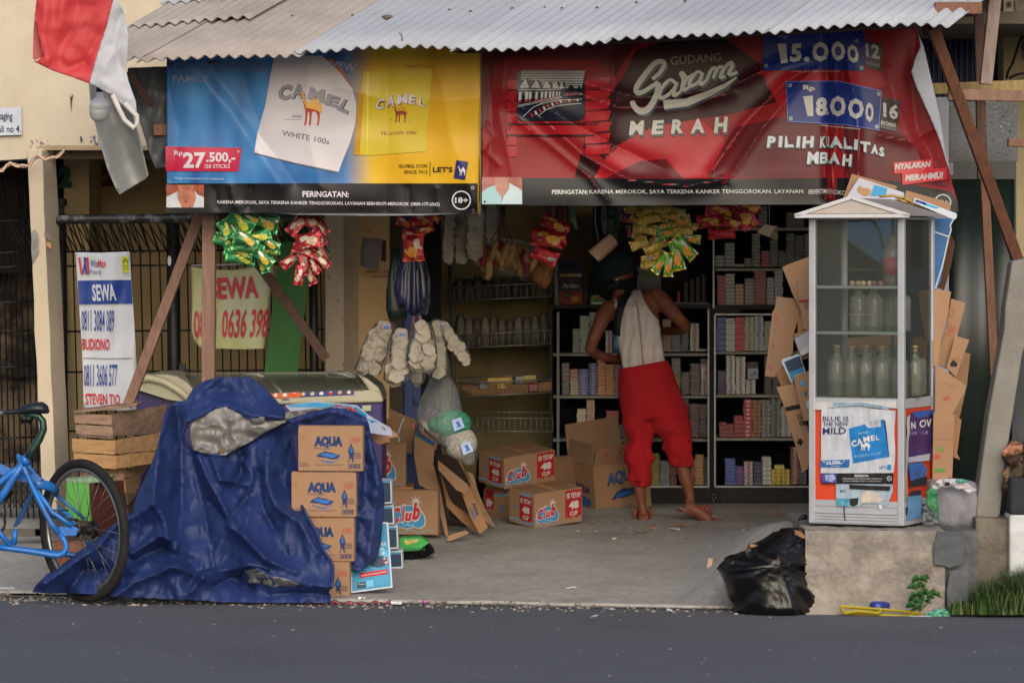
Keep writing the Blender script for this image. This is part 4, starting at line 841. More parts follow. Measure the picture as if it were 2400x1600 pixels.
# ================= CARTONS =================
KR = M('#98775b', .85, .07, 5, .15, 60, stain='#8d6745', samt=.35, ss=3, name='kraft_board'); KR2 = M('#96704e', .85, .08, 5, .15, 60, name='kraft_board_dark'); KI = M('#7a5a3e', .9, .1, 5, name='kraft_inside')
NVY = M('#20305c', .7, .1); AQB = M('#2a5f9e', .7, .2, 10); RDP = M('#b04038', .7, .1); CLB = M('#3a86b4', .7, .1, name='club_blue'); CLR = M('#b5222c', .7, .1); WHP = M('#c9c9c6', .7, .05); PAN = M('#a51c20', .7, .12); LBL = M('#6f9fb8', .7, .1)
def aqua(pr, W_, H_, s_=1., side=False):
    """print in face units: u right, v UP -> helper flips to y-down"""
    def X(x, y): return (x*W_, y*H_)
    T = lambda t, x0, y0, x1, y1, m, b=.02, sh=0: pr.text(t, [X(x0,y0), X(x1,y0), X(x1,y1), X(x0,y1)], m, b, sh)
    Pp = lambda pts, m, l=1: pr.poly([X(*p) for p in pts], m, l)
    T('AQUA', .25, .79, .69, .52, NVY, .08); T('AQUA', .275, .75, .665, .56, AQB, .005)
    pr.line([X(.25,.52), X(.46,.5), X(.52,.515)], .012*H_, NVY, 1)
    Pp([(.28,.33),(.33,.4),(.37,.42),(.42,.46),(.46,.43),(.5,.43),(.54,.41),(.6,.38),(.66,.36),(.62,.3),(.55,.26),(.48,.28),(.42,.31),(.36,.31)], NVY, 1); Pp([(.33,.37),(.4,.42),(.47,.4),(.56,.38),(.62,.36),(.55,.3),(.48,.31),(.42,.34)], AQB, 2)
    Pp([(.3,.28),(.38,.25),(.46,.22),(.55,.22),(.62,.28),(.67,.34),(.6,.24),(.53,.19),(.45,.19),(.37,.23)], AQB, 1)
    T('Terlindungi untuk Melindungimu', .25, .16, .7, .13, NVY, .01)
    pr.ell(*X(.82,.585), .018*W_, .03*H_, NVY, 1, 10); Pp([(.79,.55),(.85,.55),(.87,.42),(.85,.36),(.79,.36),(.775,.45)], NVY, 1); Pp([(.8,.53),(.84,.53),(.845,.42),(.8,.42)], AQB, 2); Pp([(.8,.36),(.83,.36),(.79,.23),(.77,.23),(.765,.21),(.79,.21)], NVY, 1); Pp([(.82,.36),(.85,.36),(.86,.23),(.88,.21),(.84,.21)], NVY, 1)
    for k in range(4): pr.rect(*X(.84 if k < 2 else .78, .4-.035*k), *X(.97, .415-.035*k), M('#4a4658', .7), 1)
    for k in range(9): pr.rect(*X(.79+.019*k, .08), *X(.79+.019*k+(.013 if k % 3 else .007), .155), NVY, 1)
    pr.line([X(.78,.07), X(.97,.07), X(.97,.165), X(.78,.165), X(.78,.07)], .008*H_, NVY, 1)
    for x in (.82, .89): pr.line([X(x,.65), X(x+.065,.65), X(x+.065,.77), X(x,.77), X(x,.65)], .008*H_, RDP, 1)
    for k in (.905, .93): Pp([(k,.67),(k+.01,.67),(k+.01,.72),(k+.018,.72),(k+.005,.755),(k-.008,.72),(k,.72)], RDP, 1)
    T('A A', .83, .74, .88, .69, RDP, .02)
    if not side: T('Air Minum', .02, .2, .14, .175, NVY, .005); T('Dalam Kemasan', .02, .16, .19, .135, NVY, .005); T('Air Mineral', .02, .12, .16, .095, NVY, .005); pr.rect(*X(.03,.71), *X(.1,.78), M('#8d6c4c', .7), 1)
def club(pr, W_, H_, panel=1, x0=0., x1=1., lw=1.):
    X = lambda x, y: ((x0+(x1-x0)*x)*W_, y*H_)
    e = [X(.02+.0*0, .2)]; pts = [(.05,.2),(.03,.32),(.06,.46),(.14,.58),(.28,.66),(.46,.68),(.62,.64),(.74,.54),(.8,.42),(.82,.3),(.8,.2),(.7,.14),(.55,.17),(.4,.12),(.25,.17),(.14,.14)]
    pr.poly([X(*p) for p in pts], WHP, 1); pr.poly([X(.43+(a-.43)*.95, .4+(b-.4)*.94) for a, b in pts], CLB, 2)
    for k in range(16):
        a = k*math.pi/8; r_ = .2 if k % 2 == 0 else .13; c = (.6, .74)
        pr.poly([X(c[0]+.012*math.cos(a+1.57), c[1]+.02*math.sin(a+1.57)), X(c[0]+r_*.75*math.cos(a), c[1]+r_*math.sin(a)), X(c[0]-.012*math.cos(a+1.57), c[1]-.02*math.sin(a+1.57))], WHP, 3)
    pr.ell(*X(.6,.74), .035*W_*(x1-x0), .05*H_, WHP, 4, 12)
    for m_, ex, lf in ((WHP, .035, 5), (CLR, .0, 7)):
        T = lambda t, a, b, c, d, bo: pr.text(t, [X(a-ex*.4, b+ex), X(c+ex*.4, b+ex), X(c+ex*.4, d-ex), X(a-ex*.4, d-ex)], m_, bo+ex*.9, .25, lift=lf)
        T('C', .08, .62, .27, .27, .05); T('l', .29, .66, .37, .3, .05); T('u', .37, .5, .52, .31, .05); T('b', .52, .74, .7, .33, .05)
    pr.text('Air Mineral', [X(.33,.25), X(.56,.25), X(.56,.2), X(.33,.2)], M('#9cc4d8', .7), .01, lift=4)
    mt = [X(i/16, .05+.06*((i*7) % 5)/5+.04*math.sin(i)) for i in range(17)]; pr.line(mt, .02*H_, LBL, 1)
def panel48(pr, W_, H_, x0, x1, y0=.14, flip=False):
    X = lambda x, y: ((x0+(x1-x0)*x)*W_, y*H_)
    pr.poly([X(0,.98), X(1,.98), X(1,y0+.02), X(.85,y0+.08), X(.7,y0), X(.5,y0+.07), X(.3,y0), X(.12,y0+.07), X(0,y0)], PAN, 1)
    for t, a, b, bo in (('ISI TETAP', .9, .74, .03), ('48', .66, .42, .05), ('CUP', .36, .22, .03)):
        xx = (.08, .92) if t != '48' else (.22, .82)
        if t == 'CUP': xx = (.28, .76)
        pr.text(t, [X(xx[0],a), X(xx[1],a), X(xx[1],b), X(xx[0],b)], WHP, bo, lift=3)
def carton(px, yt, yb, xl, xr, Y, th, label, fR=None, fL=None, group=None, name='carton', cat='carton', mat=None, tilt=0, top=True, roll=0, dL=None, open_=False):
    """near vertical edge at px (top yt, bottom yb); left face ends at xl, right face at xr; th turns the right face away"""
    Y = Y or G(px, yb).y
    s_ = F/Y; t_ = R(th); h_ = (yb-yt)/s_; X0 = (px-1200)/F
    a = max(.04, (xr-px)/s_/(max(.05, math.cos(t_)-X0*math.sin(t_)))); bL = max(.04, (px-xl)/s_/(math.sin(t_)+X0*math.cos(t_))) if dL is None else dL
    if xl >= px: bL = dL or .3
    if xr <= px: a = .25
    c = P(px, yb, Y); t = thing(name, label, cat, c, (tilt, roll, t_), group); mat = mat or KR
    b = MB(); b.box(0, a, 0, bL, 0, h_, mat); b.build('body', None, t, local=True, bevel=.003)
    if top and not open_:
        b = MB(); b.box(a*.02, a*.985, bL*.015, bL*.494, h_, h_+.0035, KR); b.build('flap', None, t, local=True)
        b = MB(); b.box(a*.02, a*.985, bL*.506, bL*.985, h_, h_+.0035, KR2); b.build('flap', None, t, local=True)
        b = MB(); b.box(a*.44, a*.56, -.0008, bL+.0008, h_+.0036, h_+.0046, M('#b08c66', .3, .05, name='tape')); b.build('tape', None, t, local=True)
    sR = lambda u, v, o: (u, -o, v); sL = lambda u, v, o: (-o, bL-u, v)
    if fR: pr = PR(sR, off=.0012, step=None); pr.dl = .0004; fR(pr, a, h_); pr.build('printed_face', t, local=True)
    if fL: pr = PR(sL, off=.0012, step=None); pr.dl = .0004; fL(pr, bL, h_); pr.build('printed_face', t, local=True)
    return t, a, bL, h_
# --- four water cartons under the tarp
for k, (px, yt, yb, xl, nm) in enumerate((((300+1358/2.614), 1316, 1412, 300+1130/2.614, 'lowest water carton of the stack standing on the kerb'), ((300+1385/2.614), 1213, 1315, 300+1000/2.614, 'third water carton from the top in the stack beside the tarp'),
        ((300+1398/2.614), 1108, 1211, 300+1015/2.614, 'second water carton from the top in the stack beside the tarp'), ((300+1438/2.614), 1000, 1104, 300+1040/2.614, 'topmost water carton of the stack under the blue tarp'))):
    t, a, bL, h_ = carton(px, yt, yb, px-152, px+4, 17.84-.01*k, 85, nm, None, lambda pr, W_, H_: aqua(pr, W_, H_), group='water cartons stacked beside the blue tarp', dL=None)
    t.rotation_euler[2] += R([1.2,-.8,.6,-1][k])
# --- blue leaning display board, thin blue boxes behind
BB = M('#2c86ae', .5, .12, 5, name='bright_blue_card'); DBB = M('#16344e', .5, .1); LW = M('#b9c2cc', .5, .05)
pb = thing('blue_poster_board', 'bright blue promotional board standing right of the water cartons', 'board', P(870, 1390, 17.95))
b = MB(); plate(b, q('b2', (70,1000),(302,998),(330,1418),(60,1455)), 17.93, .012, LW, lambda x, y: 17.93+(1400-y)*.0008); b.build('board', None, pb)
pr = PR(lambda u, v, o: (lambda c: P(c[0], c[1], 17.928+(1400-c[1])*.0008-o))(q1('b2', u, v)))
pr.poly([(78,1010),(292,1008),(320,1408),(70,1442)], BB, 1).ell(240,1225,70,60,M('#3fa3c9', .4),2).ell(235,1250,62,40,DBB,3).poly([(118,1325),(300,1300),(298,1330),(120,1358)], CLR, 4)
pr.text('ROK', (256,1128,290,1150), WHP, .03, lift=6).text('AH', (248,1158,274,1180), WHP, .03, lift=6).text('Semua Pasti Dapat Hadiah!', [(128,1336),(292,1310),(292,1322),(128,1350)], WHP, .02, lift=6).text('tukarkan tutup', [(120,1300),(220,1285),(220,1295),(120,1310)], WHP, 0, lift=6)
pr.poly([(100,1388),(156,1380),(158,1420),(102,1428)], DBB, 4).text('Kumpul', (108,1392,150,1402), WHP, .01, lift=6).poly([(160,1375),(206,1368),(210,1410),(162,1416)], M('#5fb0d0', .5), 4)
for k in range(6): pr.poly([(215,1352+k*9),(310,1340+k*9),(310,1344+k*9),(215,1356+k*9)], M('#4a9cc0', .5), 3)
for k in range(9): pr.ell(240+rnd.uniform(-30,60), 1215+rnd.uniform(-35,55), 7, 9, WHP if k % 2 else CLR, 6, 8)
pr.build('print', pb)
for k, (y0, y1, x0, x1, lb) in enumerate(((720,888,262,322,'uppermost blue box of the narrow pile'), (888,1022,268,336,'second blue box of the narrow pile'), (1020,1180,270,362,'third blue box of the narrow pile'), (1180,1305,280,392,'lowest blue box of the narrow pile'))):
    t = thing('blue_box', lb+' between tarp and brand cartons', 'box', P(*q1('b2', x0, y1), 18.9), 0, 'narrow pile of blue boxes')
    b = MB(); plate(b, q('b2', (x0-70,y0+6),(x1,y0+(0 if k else 12)),(x1+6,y1-10),(x0-70,y1)), 18.9+.02*k, .18, LW); b.build('body', None, t, bevel=.002)
    b = MB(); b.add([P(*c, 18.897+.02*k) for c in q('b2', (x0-60,y0+26),(x1-8,y0+24),(x1-4,y1-22),(x0-60,y1-14))], [(0,1,2,3)], DBB); b.build('dark_panel', None, t)
    b = MB(); b.add([P(*c, 18.896+.02*k) for c in q('b2', (x0-60,y0+12),(x1-6,y0+10),(x1-6,y0+22),(x0-60,y0+24))], [(0,1,2,3)], BB); b.build('blue_stripe', None, t)
# --- club cartons behind
def clubL(pr, W_, H_): club(pr, W_, H_)
t, *_ = carton(800+415/2.75, 1040, 1144, 800+190/2.75, 800+418/2.75, 20.35, 84, 'brown drink carton with half hidden blue emblem above another carton', None, lambda pr, W_, H_: club(pr, W_, H_, x0=-.25, x1=.95))
px_box(871, 968, 1140, 1152, 20.3, .3, KR2, 'carton_sheet', None); tag(bpy.data.objects['carton_sheet'], 'flat folded carton between the two brown drink cartons', 'cardboard')
t, *_ = carton(800+622/2.75, 1150, 1253, 800+325/2.75, 800+638/2.75, 20.2, 83, 'large brown drink carton with red script on blue, behind the broom', None, lambda pr, W_, H_: club(pr, W_, H_, x0=-.08, x1=.92))
# sun-bleached leaflets and flaps on top of the tarp
def board(pts, Y, mat, label, nm='cardboard_sheet', cat='cardboard', th=.008, Yf=None, group=None, prints=None):
    b = MB(); plate(b, pts, Y, th, mat, Yf); o = b.build(nm, None, None, bevel=.0015); tag(o, label, cat, group)
    if prints:
        pr = PR(lambda u, v, o_: P(u, v, (Yf(u, v) if Yf else Y)-o_), off=.002); prints(pr); pr.build('print', o)
    return o
board(q('z8', (960,285),(1150,262),(1400,285),(1480,350),(1610,425),(1620,475),(1480,455),(1300,400),(1000,330)), 18.0, M('#a8b0c4', .5, .08), 'pale blue white flattened poster carton lying on the tarp', 'poster_carton', 'cardboard', .01, lambda x, y: 18.5-(y-930)*.004,
   prints=lambda pr: (pr.poly(q('z8', (970,286),(1150,266),(1390,290),(1330,320),(1200,300),(1000,296)), M('#4a98bc', .5, .2, 12), 1), pr.poly(q('z8', (1395,292),(1470,350),(1440,360),(1350,320)), BB, 1), pr.poly(q('z8', (1470,370),(1530,385),(1490,395)), BB, 1), pr.text('Club', q('z8', (1250,280),(1360,286),(1420,330),(1290,318)), CLR, .05), pr.poly(q('z8', (1550,410),(1575,425),(1582,445),(1560,430)), KR, 2)))
board(q('z8', (1480,455),(1610,432),(1658,470),(1640,482),(1500,505)), 18.35, KR, 'brown carton flap under the pale poster carton')
board(q('b2', (205,470),(300,455),(318,480),(240,500)), 18.5, KR2, 'small dark flap above the half hidden carton')
# --- leaning flattened cartons
lean = [
 ((225,230,500,350,470,420,455,560,380,545,310,500,250,420,210,330), 20.75, KR, 'large torn brown carton leaning behind the tarp pile'),
 ((505,340,560,350,632,430,610,540,540,470,500,400), 20.70, KR2, 'dark brown flap standing behind the leaning sheets'),
 ((480,410,603,478,592,625,640,800,695,1100,680,1120,600,820,560,790,500,760,470,580,468,470), 20.35, KR, 'tall carton with blue edge stripe leaning left of the folded sheets'),
 ((590,385,632,430,735,570,800,680,870,860,905,980,985,1025,930,960,850,780,760,590,700,480), 20.65, KR, 'long narrow sheet forming the back of the leaning stack'),
 ((622,598,822,762,800,820,740,790,625,660), 20.30, KR, 'short brown flap lying across the leaning sheets'),
 ((775,810,828,765,945,1035,890,1075,830,960), 20.25, KR2, 'narrow brown panel with upside down blue letters at the pile foot'),
 ((640,690,700,850,720,880,840,960,880,1070,860,1060,780,1000,680,900), 20.40, KR2, 'thin brown edge in the middle of the leaning stack'),
 ((700,1080,800,1050,825,1068,700,1122,678,1112), 20.05, KR, 'brown flap lying flat on the floor at the pile foot'),
 ((805,670,850,690,880,800,930,920,992,1025,975,1030,900,900,860,800), 20.75, KR, 'rightmost narrow sheet of the leaning stack'),
 ((530,350,560,380,560,430,520,400), 20.55, WHP, 'small pale flap at the top of the leaning stack')]
for k, (f, Y_, mt, lb) in enumerate(lean):
    pts = q('b2', *[(f[i], f[i+1]) for i in range(0, len(f), 2)]); ym = max(p[1] for p in pts)
    pf = None
    if k == 0: pf = lambda pr: (pr.line(q('b2', (405,325),(385,370),(375,400),(360,440),(375,460),(368,480)), 3, WHP, 1), pr.poly(q('b2', (452,355),(480,365),(476,400),(448,385)), RDP, 1), pr.poly(q('b2', (462,362),(470,365),(466,390),(460,388)), WHP, 2), pr.line(q('b2', (400,400),(385,430),(395,470)), 3, M('#5f7c8c', .7), 1))
    if k == 2: pf = lambda pr: (pr.poly(q('b2', (480,412),(602,482),(600,508),(482,440)), M('#23508c', .6), 2), pr.poly(q('b2', (482,436),(600,504),(600,512),(482,446)), M('#3f7a50', .6), 2))
    if k == 5: pf = lambda pr: (pr.text('AQUA', q('b2', (862,870),(890,950),(870,962),(838,880)), NVY, .05), pr.poly(q('b2', (830,900),(850,940),(870,980),(850,970),(832,925)), AQB, 1))
    board(pts, Y_, mt, lb, th=.01 if k not in (2, 3) else .035, Yf=(lambda x, y, Y_=Y_, ym=ym: Y_+(ym-y)*.0012), prints=pf)
pxp = MB(); plate(pxp, q('b2', (610,560),(740,580),(830,770),(880,900),(900,1060),(840,1050),(700,960),(640,800)), 20.75, .05, M('#2c231b', .95)); tag(pxp.build('carton_hollow_shade'), 'dark plate painted as the shade inside the folded carton in the leaning stack', 'cardboard')  # near-black plate: the shade of the carton's hollow is put into its colour
# --- 48-cup cartons right
gpc = 'drink cartons on the shop floor'
def f48(pr, W_, H_): club(pr, W_, H_*.92, x0=.0, x1=.62); panel48(pr, W_, H_, .64, .98)
def f48L(pr, W_, H_): panel48(pr, W_, H_*.9, .42, .9); pr.rect(.45*W_, .88*H_, .85*W_, .97*H_, LBL, 1); pr.ell(.28*W_, .5*H_, .07*W_, .1*H_, M('#5a7c9c', .7), 1, 10); pr.line([(0, .12*H_), (.3*W_, .16*H_), (.6*W_, .08*H_), (W_, .14*H_)], .012, LBL, 1)
carton(1182, 1073, 1147, 1122, 1303, 21.12, 36, 'brown drink carton with red 48 panel on top of two others', f48, f48L, tilt=R(8), roll=R(-6))
carton(1192, 1148, 1226, 1134, 1200, 21.2, 40, 'plain sided brown drink carton at the bottom left of the small heap', None, lambda pr, W_, H_: (pr.rect(.05*W_, .4*H_, .4*W_, .98*H_, PAN, 1), pr.text('48', [(.36*W_, .45*H_), (.1*W_, .45*H_), (.1*W_, .7*H_), (.36*W_, .7*H_)], WHP, .04), pr.ell(.72*W_, .45*H_, .09*W_, .12*H_, M('#5a7c9c', .7), 1, 10), pr.line([(0, .85*H_), (.5*W_, .8*H_), (W_, .87*H_)], .012, LBL, 1)))
carton(1253, 1158, 1239, 1193, 1366, None, 36, 'brown drink carton with red 48 panel at the bottom front of the heap', f48, f48L, tilt=R(7), roll=R(-5))
carton(1306, 1072, 1190, 1290, 1420, 21.5, 60, 'plain brown carton partly hidden behind the open water carton', lambda pr, W_, H_: None, lambda pr, W_, H_: None)
# open water carton with raised flaps
oc, a, bL, h_ = carton(1399, 1090, 1222, 1342, 1530, 21.5, 28, 'open water carton with raised flaps left of the man', None, None, open_=True, tilt=R(4), roll=R(-7))
for ch in [o for o in C.objects if o.parent == oc]: bpy.data.objects.remove(ch)
b = MB(); w_ = .004; b.box(0, a, 0, w_, 0, h_, KR); b.box(0, a, bL-w_, bL, 0, h_, KR); b.box(0, w_, w_, bL-w_, 0, h_, KR); b.box(a-w_, a, w_, bL-w_, 0, h_, KR); b.box(w_, a-w_, w_, bL-w_, 0, .006, KI); b.build('body', None, oc, local=True)
def flap(p0, p1, dz, out, nm='flap', mat=KR):
    b = MB(); p0 = Vector(p0); p1 = Vector(p1); o = Vector(out); u = (p1-p0)*.03
    b.add([p0, p1, p1+Vector((0,0,dz))+o-u, p0+Vector((0,0,dz))+o+u], [(0,1,2,3)], mat); return b.build(nm, None, oc, local=True, solid=.004)
flap((0,0,h_), (a,0,h_), .105, (0,-.045,0)); flap((0,bL,h_), (a,bL,h_), .2, (0,.03,0)); fz = flap((0,0,h_), (0,bL,h_), .12, (.02,0,0)); flap((a,0,h_), (a,bL,h_), .17, (.02,0,0))
pr = PR(lambda u, v, o: (u, -o, v), off=.0015)
X = lambda x, y: (x*a, y*h_)
pr.text('AQUA', [X(.24,.82), X(.8,.9), X(.8,.62), X(.22,.56)], NVY, .05).text('AQUA', [X(.25,.8), X(.79,.87), X(.79,.65), X(.235,.59)], AQB, .005, lift=3)
pr.poly([X(.28,.33),X(.38,.46),X(.5,.52),X(.62,.5),X(.8,.5),X(.7,.38),X(.5,.34),X(.4,.36)], NVY, 1).poly([X(.34,.38),X(.45,.46),X(.6,.46),X(.7,.42),X(.5,.37)], AQB, 2)
pr.text('Terlindungi untuk', [X(.45,.2), X(.75,.24), X(.75,.21), X(.45,.17)], NVY, 0).text('Melindungimu', [X(.48,.15), X(.72,.18), X(.72,.15), X(.48,.12)], NVY, 0).build('printed_face', oc, local=True)
pr = PR(lambda u, v, o: (-o, bL-u, v), off=.0015); X = lambda x, y: (x*bL, y*h_)
pr.text('AQUA', [X(.22,.66), X(.82,.6), X(.84,.44), X(.25,.5)], NVY, .05).poly([X(.3,.4),X(.5,.42),X(.62,.4),X(.85,.36),X(.8,.28),X(.6,.22),X(.42,.28)], AQB, 1)
for k in range(7): pr.rect(*X(.62+.03*k,.06), *X(.64+.03*k,.14), NVY, 1)
pr.ell(*X(.72,.24), .006, .007, M('#8a6a4c', .7), 1, 8); pr.build('printed_face', oc, local=True)
pr = PR(lambda u, v, o: (u, -.045*(v-h_)/.105-o-.004, v), off=.0015)
for k in range(3):
    x0 = a*(.14+.25*k); pr.line([(x0,h_+.03),(x0+.05,h_+.03),(x0+.05,h_+.085),(x0,h_+.085),(x0,h_+.03)], .003, RDP, 1); pr.ell(x0+.025, h_+.057, .009, .012, RDP, 1, 10)
pr.build('printed_flap', oc, local=True)
pr = PR(lambda u, v, o: (.02*(v-h_)/.12-o, bL-u, v), off=.002); pr.line([(bL*.3,h_+.03),(bL*.4,h_+.08),(bL*.45,h_+.04)], .004, M('#c9b49c', .6), 1).line([(bL*.6,h_+.08),(bL*.62,h_+.03)], .004, M('#c9b49c', .6), 1).build('tape_residue', oc, local=True)
# ================= BROOM =================
br = thing('broom', 'green plastic broom head with black bristles on the floor before the cartons', 'broom', G(975, 1310))
def bf(pts, Y, th, mat, nm, **k): b = MB(); plate(b, pts, Y, th, mat); return b.build(nm, None, br, **k)
bf(q('b2', (375,1100),(510,1095),(560,1125),(562,1135),(500,1180),(420,1185),(375,1190)), 19.300, .14, M('#2f9a45', .4, .08, name='green_plastic'), 'head', bevel=.006)
bf(q('b2', (405,1115),(500,1108),(490,1125),(440,1140),(410,1142)), 19.295, .01, M('#b8a860', .5, .3, 30), 'sticker')
b = MB()
for k in range(11):
    x = 390+k*14; b.add([P(*c, 19.298) for c in q('b2', (x,1165),(x+6,1162),(x+9,1186-k*.5),(x+3,1188-k*.5))], [(0,1,2,3)], M('#14502a', .6))
b.build('slots', None, br, kind='stuff')
b = MB()
for k in range(420):
    u = rnd.random(); v = rnd.random(); a_ = P(*q1('b2', 380+u*195, 1190-u*45+v*8), 19.310+v*.12); e_ = P(*q1('b2', 395+u*205, 1262-u*70+rnd.uniform(-6,6)), 19.270+v*.16); b.tube([a_, (a_+e_)/2+Vector((.004,0,0)), e_], .0022, 3, M('#0e0e0e', .6), cap=False)
b.build('bristles', None, br, kind='stuff')
b = MB(); plate(b, q('b2', (380,1195),(570,1140),(598,1180),(560,1215),(395,1255)), 19.350, .08, M('#0c0c0c', .9)); b.build('bristle_core', None, br)
b = MB(); sheet(q('b2', (330,1318),(400,1290),(470,1282),(478,1290),(440,1300),(395,1312),(340,1328)), lambda x, y: 19.15, M('#6a675e', .8), 5, b); tag(b.build('grey_strip', solid=.006), 'crinkled grey strip on the floor below the broom', 'litter')
# ================= WOODEN CRATES =================
CWD = dict(rough=.85, var=.2, vs=5, bump=.3, bs=50, stretch=(2, 9, 9)); C1 = M('#8d7360', stain='#4c3d33', samt=.5, ss=3, name='weathered_slat', **CWD); C2 = M('#a37d56', stain='#7a5634', samt=.3, ss=3, name='fresh_slat', **CWD); C3 = M('#6b5648', stain='#3a2e27', samt=.5, ss=3, name='old_slat', **CWD); C4 = M('#8f6f4e', name='pine_slat', **CWD)
def crate(zp, rowsL, rowsR, Y, label, posts=None):
    t = thing('wooden_crate', label, 'crate', P(*q1(zp, *rowsL[0][0]), Y), 0, 'wooden fruit crates stacked by the fence')
    for r_, mt in [(r[0:4], r[4]) for r in rowsL]:
        b = MB(); c = [P(*q1(zp, *p), Y) for p in r_]; b.prism(c, (0,.012,0), mt); b.build('slat', None, t, bevel=.002)
    for r in rowsR:   # right side recedes
        l0 = q1(zp, *r[0]); c = []
        for i, p in enumerate(r[:4]):
            dY = 0 if i in (0, 3) else .22
            c.append(P(*q1(zp, *p), Y+dY))
        n = (c[1]-c[0]).cross(c[3]-c[0]).normalized()*.012
        if n.y < 0: n = -n
        b = MB(); b.prism(c, n, r[4]); b.build('slat', None, t, bevel=.002)
    for p in posts or []:
        b = MB(); b.prism([P(*q1(zp, *p_), Y+.014) for p_ in p], (0,.04,0), C3); b.build('corner_post', None, t)
    return t
crate('z7', [((492,196),(742,205),(748,275),(500,258),C1), ((502,270),(750,282),(755,350),(508,330),C1), ((515,335),(755,352),(758,368),(520,350),C3)],
  [((744,200),(1120,135),(1080,330),(755,345),C3)], 18.75, 'weathered grey crate with a loose lid at the top of the stack', [((700,205),(742,205),(752,350),(705,345))])
b = MB(); plate(b, q('z7', (490,180),(900,128),(918,135),(905,152),(660,178),(495,196)), 18.73, .3, C1); tag(b.build('loose_board', bevel=.002), 'loose weathered board lying on the top crate', 'board')
crate('z7', [((478,362),(768,378),(766,470),(484,452),C2), ((490,458),(775,478),(780,568),(495,548),C2)], [((770,375),(1090,322),(1078,440),(770,465),C4), ((778,478),(1060,440),(1050,525),(785,562),C2)], 18.72, 'fresh orange crate second from the top of the stack', [((730,378),(768,378),(778,560),(740,560))])
crate('z7', [((545,580),(810,568),(825,640),(545,650),C1), ((560,655),(830,645),(835,720),(560,730),C2)], [((815,570),(990,530),(960,600),(830,625),C4), ((832,632),(950,600),(930,700),(850,730),C4), ((848,735),(930,715),(900,790),(860,800),C3)], 18.8, 'pale crate third in the stack behind the bicycle wheel', [((800,570),(825,570),(840,720),(815,725))])
crate('z7', [((560,740),(835,735),(850,900),(560,900),C3)], [((850,750),(900,740),(890,880),(860,890),C3)], 18.85, 'dark crate at the bottom of the stack')
# green and brown cupboard behind the wheel
gb = thing('small_cupboard', 'small cupboard with green front and brown side behind the bicycle wheel', 'cupboard', P(157, 1330, 18.55))
b = MB(); b.prism([P(*c, 18.5) for c in q('c5', (540,450),(722,462),(748,770),(540,745))], (0,.01,0), M('#4f9c3c', .5, .06, name='green_front')); b.build('front_panel', None, gb)
b = MB(); c = q('c5', (735,458),(1010,440),(1010,900),(750,900)); b.prism([P(*c[0], 18.5), P(*c[1], 18.7), P(*c[2], 18.7), P(*c[3], 18.5)], (0,.01,0), M('#50291d', .5, .2, 6, .1, 40, stretch=(8,8,1.5))); b.build('side_panel', None, gb)
b = MB(); c = q('c5', (535,430),(900,408),(890,440),(740,458),(560,460)); b.prism([P(*p, 18.49+.002*i) for i, p in enumerate(c)], (0,.2,0), M('#86a886', .6, .15)); b.build('top_board', None, gb)
b = MB(); b.prism([P(*c, 18.5) for c in q('c5', (540,750),(760,775),(760,960),(540,940))], (0,.02,0), M('#4a3020', .7, .2)); b.build('lower_panel', None, gb)
b = MB(); plate(b, q('c5', (440,935),(720,960),(560,1100),(450,1150)), 18.3, .15, M('#94604a', .85, .15)); tag(b.build('brick_block'), 'reddish block on the pavement behind the wheel hub', 'brick')
b = MB(); plate(b, q('c5', (285,835),(330,830),(335,888),(290,890)), 19.2, .05, M('#5c2a20', .85)); tag(b.build('rusty_block'), 'small rusty brown block by the pillar foot', 'block')
# slab edge of the pavement in front of the side fence
b = MB(); b.box(-3.6, -2.0, 19.2, 19.24, .2, .235, M('#5f5952', .9)); b.build('step_edge', None, None, kind='structure')
# ================= CHEST FREEZER =================
fz = thing('chest_freezer', 'cream chest freezer with curved glass lid behind the tarp', 'freezer', P(610, 1230, 19.1))
CR_ = M('#a5a18a', .35, .05, 4, stain='#8a8468', samt=.3, name='cream_plastic', spec=.5); PU = M('#2a2058', .4, .15)
Yf0 = 19.3
def fr_pl(pts, Y, th, mat, nm, **k): b = MB(); plate(b, q('z8', *pts), Y, th, mat); return b.build(nm, None, fz, **k)
fr_pl([(50,195),(400,280),(1560,265),(1560,900),(50,900)], Yf0+.02, .6, PU, 'body', bevel=.01)
fr_pl([(880,238),(1500,190),(1540,205),(1562,240),(1562,268),(1440,272),(900,282)], Yf0-.01, .62, CR_, 'rim', bevel=.012)
fr_pl([(52,135),(80,112),(140,100),(230,95),(300,108),(360,145),(400,190),(400,275),(250,255),(60,195)], Yf0-.03, .62, CR_, 'left_end_cap', bevel=.02)
b = MB(); b.tube([P(*q1('z8', *p), Yf0-.045) for p in ((62,130),(130,118),(220,140),(320,200),(390,265))], .02, 8, M('#b3ae90', .35, .05)); b.build('cap_ridge', None, fz)
gz_ = lambda u, v: P(*q1('z8', 380+u*1060*(1-.0*v), 240-150*math.sin(v*1.4)+8*u), Yf0+.05+.5*v)
b = MB(); b.grid(lambda u, v: P(*q1('z8', 330+u*1110, 232-140*math.sin(v*1.5)), Yf0+.0+.5*v*v), 20, 10, FILM('8a8c78', .22, .08, gl=.2, name='freezer_glass')); b.build('glass_lid', None, fz)
fr_pl([(250,92),(1420,80),(1440,92),(1440,240),(250,240)], Yf0+.55, .03, M('#7f8070', .4, .15, 3), 'inner_back')
fr_pl([(330,228),(1500,190),(1500,240),(330,262)], Yf0+.3, .25, M('#8f8e7c', .5, .1), 'inner_tray')
